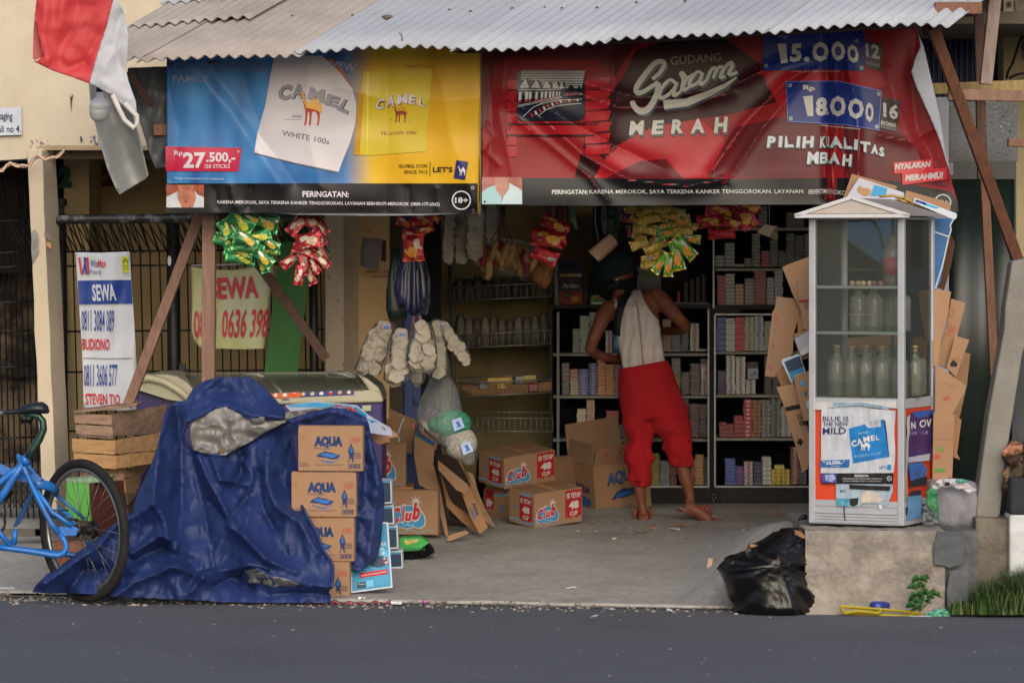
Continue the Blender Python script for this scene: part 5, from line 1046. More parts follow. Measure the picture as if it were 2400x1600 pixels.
for pts in (((700,92),(800,100),(880,140),(930,195),(960,240)), ((1290,80),(1360,95),(1420,135),(1470,185)), ((1230,90),(1320,95),(1400,130),(1450,185))):
    b = MB(); b.tube([P(*q1('z8', *p), Yf0+.35-.3*(i/4)) for i, p in enumerate(pts)], .008, 6, M('#b9b6a4', .4)); b.build('lid_rib', None, fz)
b = MB(); plate(b, q('z8', (1400,90),(1450,110),(1540,180),(1560,240),(1500,245),(1470,185),(1430,130)), Yf0, .6, CR_); b.build('right_end_cap', None, fz, bevel=.015)
pr = PR(lambda u, v, o: (lambda c: P(c[0], c[1], Yf0-.012-o))(q1('z8', u, v)))
pr.poly([(875,215),(1055,205),(1057,236),(880,244)], M('#c8561c', .4, .2, 30), 1).poly([(1057,205),(1382,192),(1386,222),(1057,236)], M('#24306c', .4, .2, 30), 1)
for k in range(9): pr.ell(905+k*56, 226-k*2.4, 14, 9, M(['#d8c0a0','#e0e0e0','#c03028','#e0a040'][k % 4], .4), 3, 9); pr.poly([(895+k*56,216-k*2.2),(915+k*56,212-k*2.2),(912+k*56,220-k*2.2)], M('#d8d8d8', .4), 4)
pr.ell(965, 250, 24, 5, M('#4a4838', .5), 2); pr.poly([(1435,288),(1488,285),(1488,320),(1436,322)], M('#9a9c8c', .5), 2)
pr.build('sticker_strip', fz)
# ================= BLUE TARP =================
tpm = M('#1f2f5e', .55, .14, 4, .1, 260, stain='#3a4870', samt=.25, ss=2.2, name='blue_tarpaulin', spec=.3); tpl = tpm
tsv = M('#74736f', .4, .12, 6, .2, 60, stain='#4a4846', samt=.8, ss=6, metal=.12, name='silver_tarp_back')
tp = thing('tarpaulin', 'large crumpled blue tarpaulin with silver lining draped over the goods', 'tarpaulin', P(500, 1412, 17.8))
Zc = lambda *p: q('z8', *p)
tc_ = [(Zc((240,330),(190,500),(170,700),(150,900)), -.07, 26),(Zc((300,300),(330,600),(330,900),(300,1100)), .05, 22),(Zc((390,600),(440,800),(480,1000),(520,1280)), .05, 22),(Zc((430,600),(500,760),(640,1000),(840,1230)), -.05, 12),
 (Zc((520,620),(560,740),(720,768)), -.05, 9),(Zc((700,600),(690,700),(640,790)), .07, 12),(Zc((700,620),(760,700),(740,900)), -.03, 12),(Zc((860,560),(850,740),(900,900),(1060,1010),(1160,1190)), -.05, 14),(Zc((800,700),(820,900),(900,1050)), .05, 14),
 (Zc((500,880),(600,1000),(740,840)), .045, 12),(Zc((600,1010),(700,1090),(860,1240),(1030,1310)), -.05, 14),(Zc((1000,520),(960,760),(1040,900)), .03, 14),(Zc((20,980),(160,880),(230,1000),(240,1100)), -.04, 12),
 (Zc((30,1190),(190,1085),(300,1120),(280,1180)), -.06, 14),(Zc((40,1240),(200,1160),(380,1240)), .05, 14),(Zc((-20,1330),(120,1250),(330,1290),(460,1340)), -.05, 16),(Zc((380,1430),(480,1310),(620,1290),(720,1270)), -.05, 14),(Zc((520,1400),(640,1340),(760,1420)), .04, 12),(Zc((520,1280),(420,1300),(380,1380)), .04, 14),
 (Zc((700,1230),(860,1330),(1100,1380),(1240,1400)), -.04, 16),(Zc((860,1450),(1050,1430),(1220,1450)), .03, 10),(q('z7', (300,1330),(480,1200),(650,1090),(820,880)), -.05, 16),(q('z7', (450,1400),(560,1240),(700,1230)), .07, 16),(q('z7', (700,1260),(800,1200),(900,1260)), -.04, 10),(q('z7', (760,1420),(900,1320),(1060,1260),(1200,1200)), -.06, 18)]
def yT(x, y):
    t = max(0, (1412-y)/450); base = 17.72+.42*t**1.2+.25*max(0, t-.75)
    left = 434-(y-960)*.32 if y > 960 else 380
    e = max(0, (x-760)/140)
    ed = .0
    n_ = .05*ridged(x*.012, y*.006, 1.5, 3)+.03*nz3(x*.008, y*.006, 3)
    return base+1.75*float(folds(x, y, tc_, .95))-n_+.12*e*t
body = Zc((205,440),(225,330),(262,285),(300,275),(350,262),(352,400),(335,455),(345,490),(390,555),(500,588),(600,585),(640,565),(760,500),(880,430),(985,378),(1010,388),(1060,408),(1200,400),(1440,412),(1440,418),(1210,409),(1090,416),(1020,470),(1002,500),(1012,590),(1030,700),(1055,870),(1090,950),(1150,1060),(1200,1180),(1255,1262),(1250,1400),(1228,1430),(1246,1460),(1240,1495),(1060,1496),(800,1492),(620,1490),(300,1476),(40,1462))+q('z7', (890,1432),(760,1418),(700,1404),(560,1398),(420,1394),(330,1398),(215,1386),(240,1340),(310,1270),(380,1235),(430,1190),(550,1100),(650,1030),(750,940),(850,870),(885,860),(920,720),(1000,560),(1050,420))
b = MB(); sheet(body, yT, tpm, 5, b); b.build('body_cloth', None, tp, solid=.003)
b = MB(); sheet(Zc((262,285),(300,262),(352,258),(400,180),(470,135),(545,114),(750,114),(800,150),(850,190),(905,250),(965,322),(962,362),(935,372),(880,378),(800,380),(740,372),(690,350),(640,318),(600,300),(545,310),(470,350),(400,382),(362,405),(352,330),(345,292)), lambda x, y: 17.98+.12*((y-884)/110 if y < 994 else 1)*-1.2+float(folds(x, y, [(Zc((545,120),(420,230),(370,380)), -.04, 14),(Zc((480,200),(540,180),(620,200)), .025, 12),(Zc((700,130),(780,260),(900,350)), -.03, 16),(Zc((360,380),(520,300),(600,285),(760,345),(960,360)), -.05, 12)]))-.02*ridged(x*.016, y*.016, 2, 3)+.14, tpm, 5, b); b.build('hood_fold', None, tp, solid=.003)
b = MB(); sheet(Zc((385,400),(470,345),(545,305),(600,295),(650,320),(700,350),(770,375),(960,330),(1260,292),(1250,310),(1100,345),(985,380),(880,432),(760,502),(640,570),(600,590),(500,592),(400,560),(380,480)), lambda x, y: 18.0-.05*ridged(x*.012, y*.016, 4, 2), tsv, 5, b); b.build('silver_lining', None, tp, solid=.003)
b = MB(); sheet(Zc((745,372),(870,345),(960,372),(965,345),(1050,330),(1240,296),(1240,303),(1100,335),(1000,372),(880,425),(800,440)), lambda x, y: 17.9+.05*ridged(x*.03, y*.03, 8, 3), tsv, 5, b); b.build('silver_fold', None, tp, solid=.003)
b = MB(); sheet(Zc((960,378),(1100,332),(1240,300),(1330,306),(1400,328),(1462,360),(1475,400),(1500,520),(1545,700),(1562,760),(1572,880),(1560,1010),(1548,1130),(1530,1200),(1480,1260),(1430,1300),(1370,1288),(1380,1100),(1400,960),(1420,700),(1452,500),(1440,420),(1200,402),(1060,408),(1000,400)), lambda x, y: (17.86 if x < 848 else 17.86+(x-848)*.002)+.035*ridged(x*.014, y*.012, 6, 3)*1+float(folds(x, y, [(Zc((1000,390),(1250,320),(1460,380)), -.04, 12),(Zc((1470,420),(1530,760),(1480,1200)), -.04, 14),(Zc((1440,500),(1450,800),(1400,1200)), .04, 12)])), tpl, 5, b); b.build('side_flap', None, tp, solid=.003)
b = MB(); sheet(Zc((715,1300),(780,1290),(860,1325),(960,1345),(1050,1385),(1030,1400),(850,1395),(740,1370)), lambda x, y: yT(x, y)-.025+.02*ridged(x*.03, y*.04, 8, 3), tsv, 5, b); b.build('silver_fold', None, tp, solid=.003)
for pts, Y_ in ((Zc((362,405),(335,455),(345,490),(390,555),(500,588),(600,585),(640,565),(760,500),(880,430),(985,378),(1100,338),(1240,303)), 0), (Zc((1002,500),(1012,590),(1030,700),(1055,870),(1090,950),(1150,1060),(1200,1180),(1252,1262),(1250,1400)), 0), (Zc((680,1330),(690,1290),(730,1262),(800,1268),(860,1290)), 0)):
    b = MB(); pp = smooth(pts, 3); b.tube([P(x, y, yT(x, y)-.012) for x, y in pp], .008, 6, tpm); b.build('hem', None, tp)
def grommet(x, y):
    c = q1('z8', x, y); p = P(*c, yT(*c)-.03); b = MB(); b.tube([p+Vector((.012*math.cos(a), 0, .012*math.sin(a))) for a in [i*.785 for i in range(9)]], .004, 6, M('#8a5a34', .35, .1, metal=.8)); b.build('grommet', None, tp)
for c in ((1040,902),(938,350),(570,578),(1345,318)): grommet(*c)
# ================= HANGING SNACK PACKETS =================
ORD = 'first second third fourth fifth sixth seventh eighth ninth tenth eleventh twelfth thirteenth fourteenth fifteenth sixteenth seventeenth eighteenth nineteenth twentieth twenty-first twenty-second twenty-third twenty-fourth twenty-fifth'.split()
def packet_mesh(key, base, face, face2, end, seed):
    """pillow packet 1 x .72, bulged, pinched ends with zig-zag edge; patches of print on the face"""
    rr = random.Random(seed); me = bpy.data.meshes.new('packet'); nx, ny = 24, 16; vs = []; fs = []; mi = []
    mats = [M(base, .24, .2, 9, .3, 30, spec=.8, metal=.35), M(face, .35, .35, 22, .2, 22, spec=.6), M(face2, .3, .2, 20, .2, 22, spec=.7), M(end, .3, .1, spec=.7, metal=.3)]
    for s_ in (-1, 1):
        o = len(vs)
        for j in range(ny+1):
            for i in range(nx+1):
                u, v = i/nx, j/ny; x = u-.5; z = (v-.5)*.72*(1-.1*math.sin(math.pi*u))
                e = max(0, math.sin(math.pi*min(1, max(0, (u-.07)/.86))))**.6*max(0, math.sin(math.pi*v))**.55
                y = s_*(.12*e+.002)+.035*e*nz3(u*6+seed, v*6, s_*3)+.008*ridged(u*3, v*3, seed, 2)*e
                if i in (0, nx): x += .012*(1 if j % 2 else -1)
                x *= 1-.05*math.sin(math.pi*v)*(1 if .1 < u < .9 else 0)
                y += .02*nz3(u*3, v*3, seed)+.03*(abs(u-.5)*2)**3*math.sin(v*9+seed)
                vs.append((x, y, z))
        for j in range(ny):
            for i in range(nx):
                a = o+j*(nx+1)+i; f = (a, a+1, a+nx+2, a+nx+1); fs.append(f if s_ < 0 else f[::-1])
                u, v = (i+.5)/nx, (j+.5)/ny
                m_ = 3 if i in (0, nx-1) else 0
                if s_ < 0:
                    if (u-.66)**2/.045+(v-.42)**2/.075 < 1+.5*nz3(u*6, v*6, seed): m_ = 1
                    elif (u-.36)**2/.04+(v-.66)**2/.018 < 1+.5*nz3(u*6, v*6, seed+4): m_ = 2
                    elif nz3(u*5, v*5, seed+9) > .5: m_ = 2
                elif .2 < u < .8 and .3 < v < .6: m_ = 2
                mi.append(m_)
    me.from_pydata(vs, [], fs)
    for m_ in mats: me.materials.append(m_)
    me.polygons.foreach_set('material_index', mi); me.polygons.foreach_set('use_smooth', [True]*len(fs)); me.update(); return me
def bundle(zp, items, kinds, Y, label, grp, cat='snack packet', nm='snack_packet', word='packet'):
    rr = random.Random(len(items)*7+int(Y*10)); pending = []
    for k, it in enumerate(items):
        x, y, L_, ang = it[:4]; kd = it[4] if len(it) > 4 else k % len(kinds)
        me = kinds[kd]; o = bpy.data.objects.new(nm, me); C.objects.link(o); s_ = F/Y; c = P(*q1(zp, x, y), Y+rr.uniform(-.05,.05)-(.01*k if k < 6 else 0))
        o.location = c; sz = L_/sc(zp)/s_; wz = it[5] if len(it) > 5 else 1.; o.scale = (sz, sz, sz*max(.62, wz))
        o.rotation_euler = (R(rr.uniform(-30,10)), R(ang), R(rr.uniform(-18,18)))
        pending.append((y, o))
    pending.sort(key=lambda t: t[0])
    for i, (_, o) in enumerate(pending): tag(o, label.replace(' packet ', ' packet %s from the top ' % ORD[i], 1) if len(items) > 1 else label, cat, grp)
kg = [packet_mesh('g', '#2b8046', '#b8b83c', '#d8c84c', '#4cb868', 3), packet_mesh('g2', '#256c3c', '#c8a83c', '#e0d8c0', '#3ca858', 5)]
bundle('z6', [(560,205,230,38,0,.8),(755,215,220,12,1,.95),(440,260,150,60,0),(500,270,180,20,1),(690,330,230,-16,0,.6),(600,340,220,28,1,.6),(450,365,220,22,0,.55),(790,375,170,30,1,.7),(620,400,260,12,0,.5),(460,300,140,30,1),(545,440,240,10,0,.5),(720,430,220,18,1,.6),(800,445,150,-5,0,.5),(560,490,240,12,0,.5),(735,490,190,40,1,.7),(735,540,150,75,0,.7),(640,180,170,10,1,.7)], kg, 18.45, 'green snack packet in the bunch left of the green plank', 'green snack packets in one hanging bunch')
kr = [packet_mesh('r', '#a31e28', '#b8a088', '#b8b8a8', '#8e1620', 2), packet_mesh('r2', '#8a1a22', '#c8b49c', '#54603c', '#a82430', 6)]
bundle('z6', [(1010,230,190,-48,0,.8),(1185,240,170,55,1,.9),(1110,200,160,10,1),(1100,355,220,-10,0,.9),(1180,330,150,60,1),(1060,430,180,15,0,.7),(1190,440,160,70,1,.8),(960,510,180,-38,0,.7),(1190,500,190,38,1,.6),(1140,545,170,58,0,.6),(1060,540,180,85,1,.7),(1025,630,160,100,0,.7),(1110,620,180,68,1,.6)], kr, 18.5, 'red snack packet in the bunch before the green plank', 'red and cream snack packets in one hanging bunch')
ko = [packet_mesh('o', '#9e2018', '#d8902c', '#c8b8a8', '#b8281c', 8)]
pk0 = len(C.objects)
bundle('b1', [(530,220,150,20,0,.9),(680,205,180,10,0,1),(775,175,120,30,0,.8),(700,280,150,-25,0,.8),(600,330,190,5,0,.8)], ko, 19.3, 'dark red crisp packet in the bunch by the blue door', 'crisp packets hanging by the blue door')
o = bpy.data.objects.new('snack_packet', packet_mesh('o2', '#a82218', '#e0982c', '#d8ccc4', '#c02c24', 11)); C.objects.link(o); o.location = P(*q1('b1', 602, 430), 19.2); sz = 225/3.563/(F/19.2); o.scale = (sz, sz, sz*1.15); o.rotation_euler = (0, R(88), 0); tag(o, 'red crisp packet with orange chip picture hanging lowest above the blue bag', 'snack packet')
kn = [packet_mesh('n', '#a81c28', '#d8a83c', '#b8902c', '#b01824', 4), packet_mesh('n2', '#b81c28', '#b81c28', '#c02434', '#b01824', 9)]
bundle('b3', [(480,220,330,28,0,.7),(400,370,380,8,0,.75),(540,420,120,0,1,.4)], kn, 19.6, 'red noodle packet left of the folded cardboard', 'red noodle snack packets in one hanging bunch')
o = bpy.data.objects.new('snack_packet', kn[1]); C.objects.link(o); o.location = P(*q1('b3', 365, 560), 19.66); sz = 290/4.704/(F/19.6); o.scale = (sz, sz, sz*.85); o.rotation_euler = (0, R(25), 0); tag(o, 'plain red packet back with a small barcode below the left red bunch', 'snack packet')
pr = PR(lambda u, v, o_: P(*q1('b3', u, v), 19.52-o_)); pr.poly([(395,575),(480,590),(478,625),(393,608)], M('#c8c8c4', .4), 1)
for k in range(7): pr.poly([(400+k*11,583+k*1.8),(405+k*11,584+k*1.8),(404+k*11,612+k*1.8),(399+k*11,611+k*1.8)], M('#141414', .4), 2)
pr.build('barcode', o)
ky = [packet_mesh('y', '#a8903a', '#a8903a', '#b89c40', '#b8a048', 12), packet_mesh('y2', '#a08634', '#c8862c', '#2c5044', '#b09840', 13), packet_mesh('y3', '#5c9c24', '#d88c28', '#c8c8cc', '#d8a830', 14)]
yl = [(1340,60,220,10,0,.7),(1620,40,260,0,0,.6),(1800,75,240,12,0,.55),(1450,70,180,-20,1,.8),(1750,120,220,15,1,.5),(1530,150,280,-12,0,.55),(1400,170,200,30,1,.7),(1820,190,300,-10,1,.6),(1950,220,200,20,0,.5),(1460,270,260,5,0,.6),(1640,250,200,-30,2,.5),(1860,290,260,-8,0,.5),(1690,320,260,-25,2,.55),(1400,360,160,20,1,.7),(1960,370,240,8,2,.55),(1400,430,200,-20,0,.8),(1560,420,260,-35,1,.7),(1580,460,270,-30,0,.6),(1560,600,250,-22,1,.9),(1530,650,220,-10,0,.6),
 (1900,470,320,45,2,.55),(1820,560,330,78,2,.55),(1640,640,260,125,2,.5),(1725,660,260,92,2,.42)]
bundle('b3', yl, ky, 19.2, 'mustard corn packet in the big bunch above the man', 'corn snack packets in one big hanging bunch')
bundle('b6', [(200,35,170,8,0,.6),(320,40,190,60,0,.8),(150,85,150,-5,0,.7),(250,90,120,15,0,.8),(205,150,140,-4,1,.6),(350,20,120,0,0,.7)], kn, 19.5, 'red noodle packet beside the upper cigarette shelves', 'red noodle snack packets by the upper cigarette shelves')
bundle('b3', [(1240,30,140,0,0,.7),(1270,150,160,10,1,.9),(1290,290,120,80,1,.6)], [packet_mesh('d', '#7c1c30', '#5c5ca0', '#3c3c80', '#8a2034', 15), packet_mesh('d2', '#7a1a28', '#7a1a28', '#48489a', '#88888c', 16)], 19.6, 'maroon packet left of the corn snacks', 'maroon snack packets behind the corn snacks')
# strings
ST = M('#8c867a', .8)
def string(zp, pts, Y, label, r_=.002, mat=None, nm='string'):
    b = MB(); b.tube([P(*q1(zp, *p), Y) for p in pts], r_, 5, mat or ST); return tag(b.build(nm), label, 'string')
string('z6', [(660,-20),(660,250),(700,520)], 18.5, 'string through the green snack bunch'); string('z6', [(1110,-20),(1110,300),(1080,560)], 18.55, 'string through the red and cream snack bunch')
string('b1', [(640,-60),(620,200),(605,320)], 19.35, 'string of the crisp packets by the blue door'); string('b3', [(470,-80),(440,200),(400,420)], 19.65, 'string of the left red noodle snacks'); string('b3', [(1700,-60),(1700,300),(1720,420)], 19.3, 'string inside the big corn snack bunch', .006); string('b6', [(250,-40),(240,60)], 19.6, 'string of the right red noodle snacks')
string('b3', [(915,-60),(920,210),(955,400)], 19.5, 'thin string holding the folded cardboard strip')
string('b6', [(455,-40),(455,105)], 19.8, 'thin string holding the small cardboard tab')
# hanging folded cardboards
b = MB(); b.prism([P(*q1('b3', *p), 19.5) for p in ((840,512),(1080,316),(1110,345),(1170,420),(1165,440),(965,625),(945,615))], (0,.008,0), M('#a88c78', .8, .08)); b.prism([P(*q1('b3', *p), 19.47) for p in ((840,512),(1080,316),(1095,330),(860,530))], (0,.03,0), M('#8c7260', .8)); b.prism([P(*q1('b3', *p), 19.49) for p in ((945,612),(1160,420),(1172,425),(1168,442),(965,627))], (0,.02,0), M('#7a6252', .8)); tag(b.build('cardboard_strip', bevel=.001), 'folded pink brown cardboard strip hanging above the man on a string', 'cardboard')
b = MB(); b.prism([P(*q1('b6', *p), 19.75) for p in ((390,145),(432,103),(500,115),(460,172))], (0,.006,0), M('#a8987c', .8)); b.prism([P(*q1('b6', *p), 19.74) for p in ((460,172),(496,116),(502,180),(480,185))], (0,.006,0), M('#6e5f48', .8)); tag(b.build('cardboard_tab'), 'small beige cardboard tab hanging beside the upper cigarette shelves', 'cardboard')
b = MB(); sheet(q('b3', (985,20),(1040,20),(1045,200),(1040,330),(1005,320),(985,180)), lambda x, y: 19.9+.02*ridged(x*.06, y*.02), M('#4a4a50', .3, .2), 5, b); tag(b.build('plastic_strip', solid=.002), 'grey plastic strip hanging left of the corn snacks', 'plastic strip')
b = MB(); sheet(q('b3', (635,0),(670,20),(700,120),(730,265),(690,270),(640,160)), lambda x, y: 19.9, M('#14582e', .3, .2), 5, b); tag(b.build('green_bag', solid=.003), 'edge of a green plastic bag behind the left red snacks', 'bag')
b = MB(); sheet(q('b3', (1050,20),(1200,20),(1190,200),(1150,420),(1090,300),(1045,300)), lambda x, y: 19.95+.02*nz3(x*.1, y*.1), M('#0d2a1c', .3, .2), 6, b); tag(b.build('dark_green_bag', solid=.003), 'dark green plastic bag hanging behind the cardboard strip', 'bag')
# ================= CRACKERS IN CLEAR BAGS =================
def cracker_mesh(seed):
    b = MB(); rr = random.Random(seed); n = 22
    vs = []; fs = []
    rings = [(.03,.0),(.2,.02),(.4,.05),(.6,.05),(.8,.07),(.95,.05),(1.0,0),(.93,-.05),(.7,-.06),(.4,-.04),(.15,-.02)]
    for i, (r_, z) in enumerate(rings):
        for k in range(n):
            a = 2*math.pi*k/n; w_ = 1+.09*math.sin(a*5+seed+i*.2)+.05*nz3(math.cos(a)*2, math.sin(a)*2, seed)
            vs.append((r_*w_*math.cos(a), z*1.3+.16*math.sin(a*2+seed)*r_**2+.05*math.sin(a*9)*r_+.06*nz3(r_*7*math.cos(a), r_*7*math.sin(a), seed+2), r_*w_*math.sin(a)))
    N = len(rings)
    for i in range(N):
        for k in range(n): fs.append((i*n+k, i*n+(k+1)%n, ((i+1)%N)*n+(k+1)%n, ((i+1)%N)*n+k))
    me = bpy.data.meshes.new('cracker'); me.from_pydata([v for v in vs], [], fs); me.materials.append(M('#e4d9c4', .8, .08, 25, 1., 260, stain='#7c6848', samt=.8, ss=70, sth=.6, name='cracker')); me.polygons.foreach_set('use_smooth', [True]*len(fs)); me.update(); return me
crk = [cracker_mesh(s_) for s_ in (1, 2, 3)]
film = FILM('d0ccc4', .05, .14, .9, 45, .2, 'bag_film')
def cbag(zp, rows, Y, label, grp, r_px=58, dark=None, n_=None, flat=.35, lab=True, tiltr=0):
    """rows: (y, xl, xr) silhouette; crackers stacked inside"""
    t = thing('cracker_bag', label, 'bag', P(*q1(zp, (rows[0][1]+rows[0][2])/2, rows[0][0]), Y), 0, grp); rr = random.Random(int(rows[0][1]))
    s_ = F/Y; kk = 1/sc(zp)/s_; y0, y1 = rows[0][0], rows[-1][0]
    def at(y):
        for a, b_ in zip(rows[:-1], rows[1:]):
            if a[0] <= y <= b_[0]: f = (y-a[0])/(b_[0]-a[0]); return a[1]+(b_[1]-a[1])*f, a[2]+(b_[2]-a[2])*f
        return rows[-1][1:]
    y = y0+r_px*.55; i = 0
    while y < y1-r_px*.45:
        xl, xr = at(y); wdt = xr-xl; m_ = max(1, int(round(wdt/(r_px*2.0))))
        for c in range(m_):
            x = xl+wdt*(c+.5)/m_+rr.uniform(-4,4); o = bpy.data.objects.new('cracker', crk[rr.randrange(3)]); C.objects.link(o); o.parent = t
            o.location = P(*q1(zp, x, y), Y-.03+.0012*(y-y0)*0+(.03 if i % 2 else -.01)+rr.uniform(-.015,.015))-t.location; r_ = min(wdt/m_*.62, r_px*1.1)*kk; o.scale = (r_, r_*1.1, r_*.92)
            o.rotation_euler = (R(rr.uniform(-32,28)), R(rr.uniform(-90,90)), R(rr.uniform(-28,28)))
        y += r_px*flat*1.3; i += 1
    b = MB(); rws = [(q1(zp, 0, r[0])[1], q1(zp, r[1]-13, 0)[0], q1(zp, r[2]+13, 0)[0]) for r in rows]
    cx = (rws[0][1]+rws[0][2])/2; rws = [(rws[0][0]-9, cx-3, cx+3)]+rws
    loft_px(b, rws, Y, .75, 24, film, nf=lambda a, py: .004*ridged(a*2, py*.05, 2)); b.build('bag_film', film, t)
    if lab:
        x, y = q1(zp, sum(rows[0][1:])/2, rows[0][0]+22); rl = 46*kk; b = MB(); b.ell((0,0,0), rl, .003, rl*.55, 14, 5, None, M('#a8889c', .5)); b.ell((0,-.003,0), rl*.45, .003, rl*.4, 10, 5, None, M('#4c7cb0', .5)); o = b.build('label', None, t, local=True); o.location = P(x, y, Y-.06)-t.location; o.rotation_euler = (.3, R(-15), 0)
    return t
gk = 'bags of white crackers hanging below the crisp packets'
cbag('b1', [(1065,300,445),(1150,240,430),(1260,190,395),(1350,165,345),(1440,128,320),(1485,180,300)], 19.3, 'leftmost clear bag of white crackers against the cream wall', gk, 62)
cbag('b1', [(1130,440,560),(1230,405,575),(1340,390,572),(1440,372,560),(1530,368,545),(1560,400,520)], 19.2, 'second bag of white crackers from the left, with blue label', gk, 62)
cbag('b1', [(1065,615,735),(1160,590,765),(1260,578,775),(1360,572,785),(1440,575,770),(1470,600,740)], 19.15, 'third and whitest cracker bag, just right of the red ribbon', gk, 64, lab=False)
cbag('b1', [(1050,750,830),(1160,765,840),(1280,770,862),(1400,760,880),(1490,740,880),(1520,770,850)], 19.45, 'narrow cracker bag behind the third one', gk, 54, lab=False)
cbag('b1', [(1060,790,860),(1110,820,920),(1180,850,980),(1250,890,1030),(1320,950,1065),(1400,1030,1075)], 19.5, 'slanting cracker bag swung out to the right', gk, 46, lab=True)
cbag('b1', [(1440,565,680),(1500,560,685),(1560,590,670)], 19.5, 'low cracker bag peeping out between the second and third', gk, 50, lab=False)
gk2 = 'bags of crackers hanging high inside the shop'
cbag('b1', [(90,868,950),(200,868,950),(330,862,945),(430,850,940),(520,860,930),(560,885,920)], 20.2, 'left column of pale crackers high under the blue banner corner', gk2, 44, lab=False)
cbag('b1', [(80,948,1050),(200,945,1040),(330,945,1040),(430,945,1045),(540,960,1060)], 20.25, 'middle column of pale crackers high under the blue banner corner', gk2, 50, lab=False)
cbag('b1', [(70,1050,1190),(200,1050,1190),(330,1050,1188),(430,1045,1185),(515,1060,1170)], 20.1, 'right column of round crackers high beside the red banner', gk2, 66, lab=False, flat=.28)
cbag('b1', [(60,1195,1300),(200,1200,1300),(330,1210,1290),(380,1220,1280)], 20.6, 'dim column of crackers in the shade of the red banner', gk2, 48, lab=False)
# red netted bag with tube snacks
tb = thing('snack_bag', 'clear bag of tan rolled snacks and red packets hanging before the wire rack', 'bag', P(*q1('b1', 1350, 380), 20.3)); rr = random.Random(9)
for k in range(34):
    x = rr.uniform(1150,1600); y = 430+abs(rr.gauss(0,1))*60+ (x-1150)*.12; y = min(y, 650)
    b = MB(); a = rr.uniform(-.6,.6); c = P(*q1('b1', x, y), 20.25+rr.uniform(-.05,.05)); d = Vector((math.sin(a), rr.uniform(-.3,.3), math.cos(a)))*.055
    b.tube([c-d, c-d*.3+Vector((.008,0,0)), c+d*.4, c+d], [.014,.02,.019,.012], 8, M(['#9a7a50','#8c6c44','#a8885c','#7c2428'][k % 4], .7, .2, 30, .4, 120)); b.build('rolled_snack', None, tb)
b = MB(); loft_px(b, [(q1('b1', 0, yy)[1], q1('b1', a, 0)[0], q1('b1', c, 0)[0]) for yy, a, c in ((350,1200,1420),(400,1140,1580),(480,1125,1610),(560,1130,1600),(640,1250,1560),(680,1480,1550))], 20.3, .35, 20, film, nf=lambda a, py: .01*ridged(a*2, py*.03)); b.build('bag_film', film, tb)
for k in range(4):
    b = MB(); x = 1320+k*30; b.tube([P(*q1('b1', x, -10), 20.3), P(*q1('b1', 1345, 180), 20.25), P(*q1('b1', 1250+k*60, 380), 20.25)], .003, 5, M('#5c2024', .6)); b.build('red_string', None, tb)
b = MB(); b.tube([P(*q1('b1', *p), 20.2) for p in ((1335,60),(1335,150),(1370,190),(1355,130),(1350,60))], .005, 6, BK); tag(b.build('wire_hook'), 'black wire hook above the rolled snack bag', 'hook')
ob = thing('onion_bag', 'clear pointed bag of orange brown snacks at the right end of the top rack', 'bag', P(*q1('b1', 1650, 560), 20.5))
b = MB(); loft_px(b, [(q1('b1', 0, yy)[1], q1('b1', a, 0)[0], q1('b1', c, 0)[0]) for yy, a, c in ((545,1580,1740),(600,1560,1752),(660,1570,1745),(700,1610,1735),(765,1685,1702))], 20.5, .5, 20, M('#8c5c30', .6, .5, 30, .8, 90), nf=lambda a, py: .01*ridged(a*3, py*.08)); b.build('snacks', None, ob)
b = MB(); loft_px(b, [(q1('b1', 0, yy)[1], q1('b1', a, 0)[0], q1('b1', c, 0)[0]) for yy, a, c in ((500,1600,1720),(600,1550,1760),(700,1590,1745),(770,1685,1705))], 20.5, .55, 20, film); b.build('bag_film', film, ob)
mb_ = thing('mesh_bag', 'dark red striped bag hanging behind the left red snacks', 'bag', P(*q1('b3', 480, 0), 20.1))
b = MB(); sheet(q('b3', (335,-10),(620,-10),(650,200),(560,250),(330,240)), lambda x, y: 20.1+.015*math.sin(x*.55), M('#5c2e34', .6, .3), 4, b); b.build('netting', None, mb_, solid=.003)
# blue bag in clear film, green bag, ribbon, blue door
bbg = thing('blue_bag', 'bundle of dark blue plastic bags in clear film by the blue door', 'bag', P(*q1('b1', 600, 540), 19.6))
rr = random.Random(31)
for k in range(9):
    x = 478+k*26; y1 = 860+110*math.sin(k*.36)+rr.uniform(-20,20); w_ = rr.uniform(20,30)
    b = MB(); loft_px(b, [(q1('b1', 0, yy)[1], q1('b1', 600+(x-600)*f-w_*g, 0)[0], q1('b1', 600+(x-600)*f+w_*g, 0)[0]) for yy, f, g in ((420,.15,.3),(520,.5,.6),(640,.85,.9),(y1-90,1,1),(y1-20,1,1.1),(y1,1,.6))], 19.58+rr.uniform(-.05,.04), .8, 14, M(['#161b46','#1c2454','#11153a'][k % 3], .35, .25, 9, spec=.6), nf=lambda a, py: .007*ridged(a*2, py*.03, k)); b.build('blue_bags', None, bbg)
b = MB(); loft_px(b, [(q1('b1', 0, yy)[1], q1('b1', a, 0)[0], q1('b1', c, 0)[0]) for yy, a, c in ((300,560,600),(480,500,650),(560,462,690),(700,452,712),(820,462,722),(900,500,722),(990,600,690))], 19.6, .56, 28, FILM('b8bcc8', .03, .08, .8, 30, .15, 'blue_bag_film'), nf=lambda a, py: .012*ridged(a*4, py*.015, 7)); b.build('bag_film', None, bbg)
gbg = thing('green_sack', 'dark green plastic bag hanging left of the blue bags', 'bag', P(*q1('b1', 450, 640), 19.75))
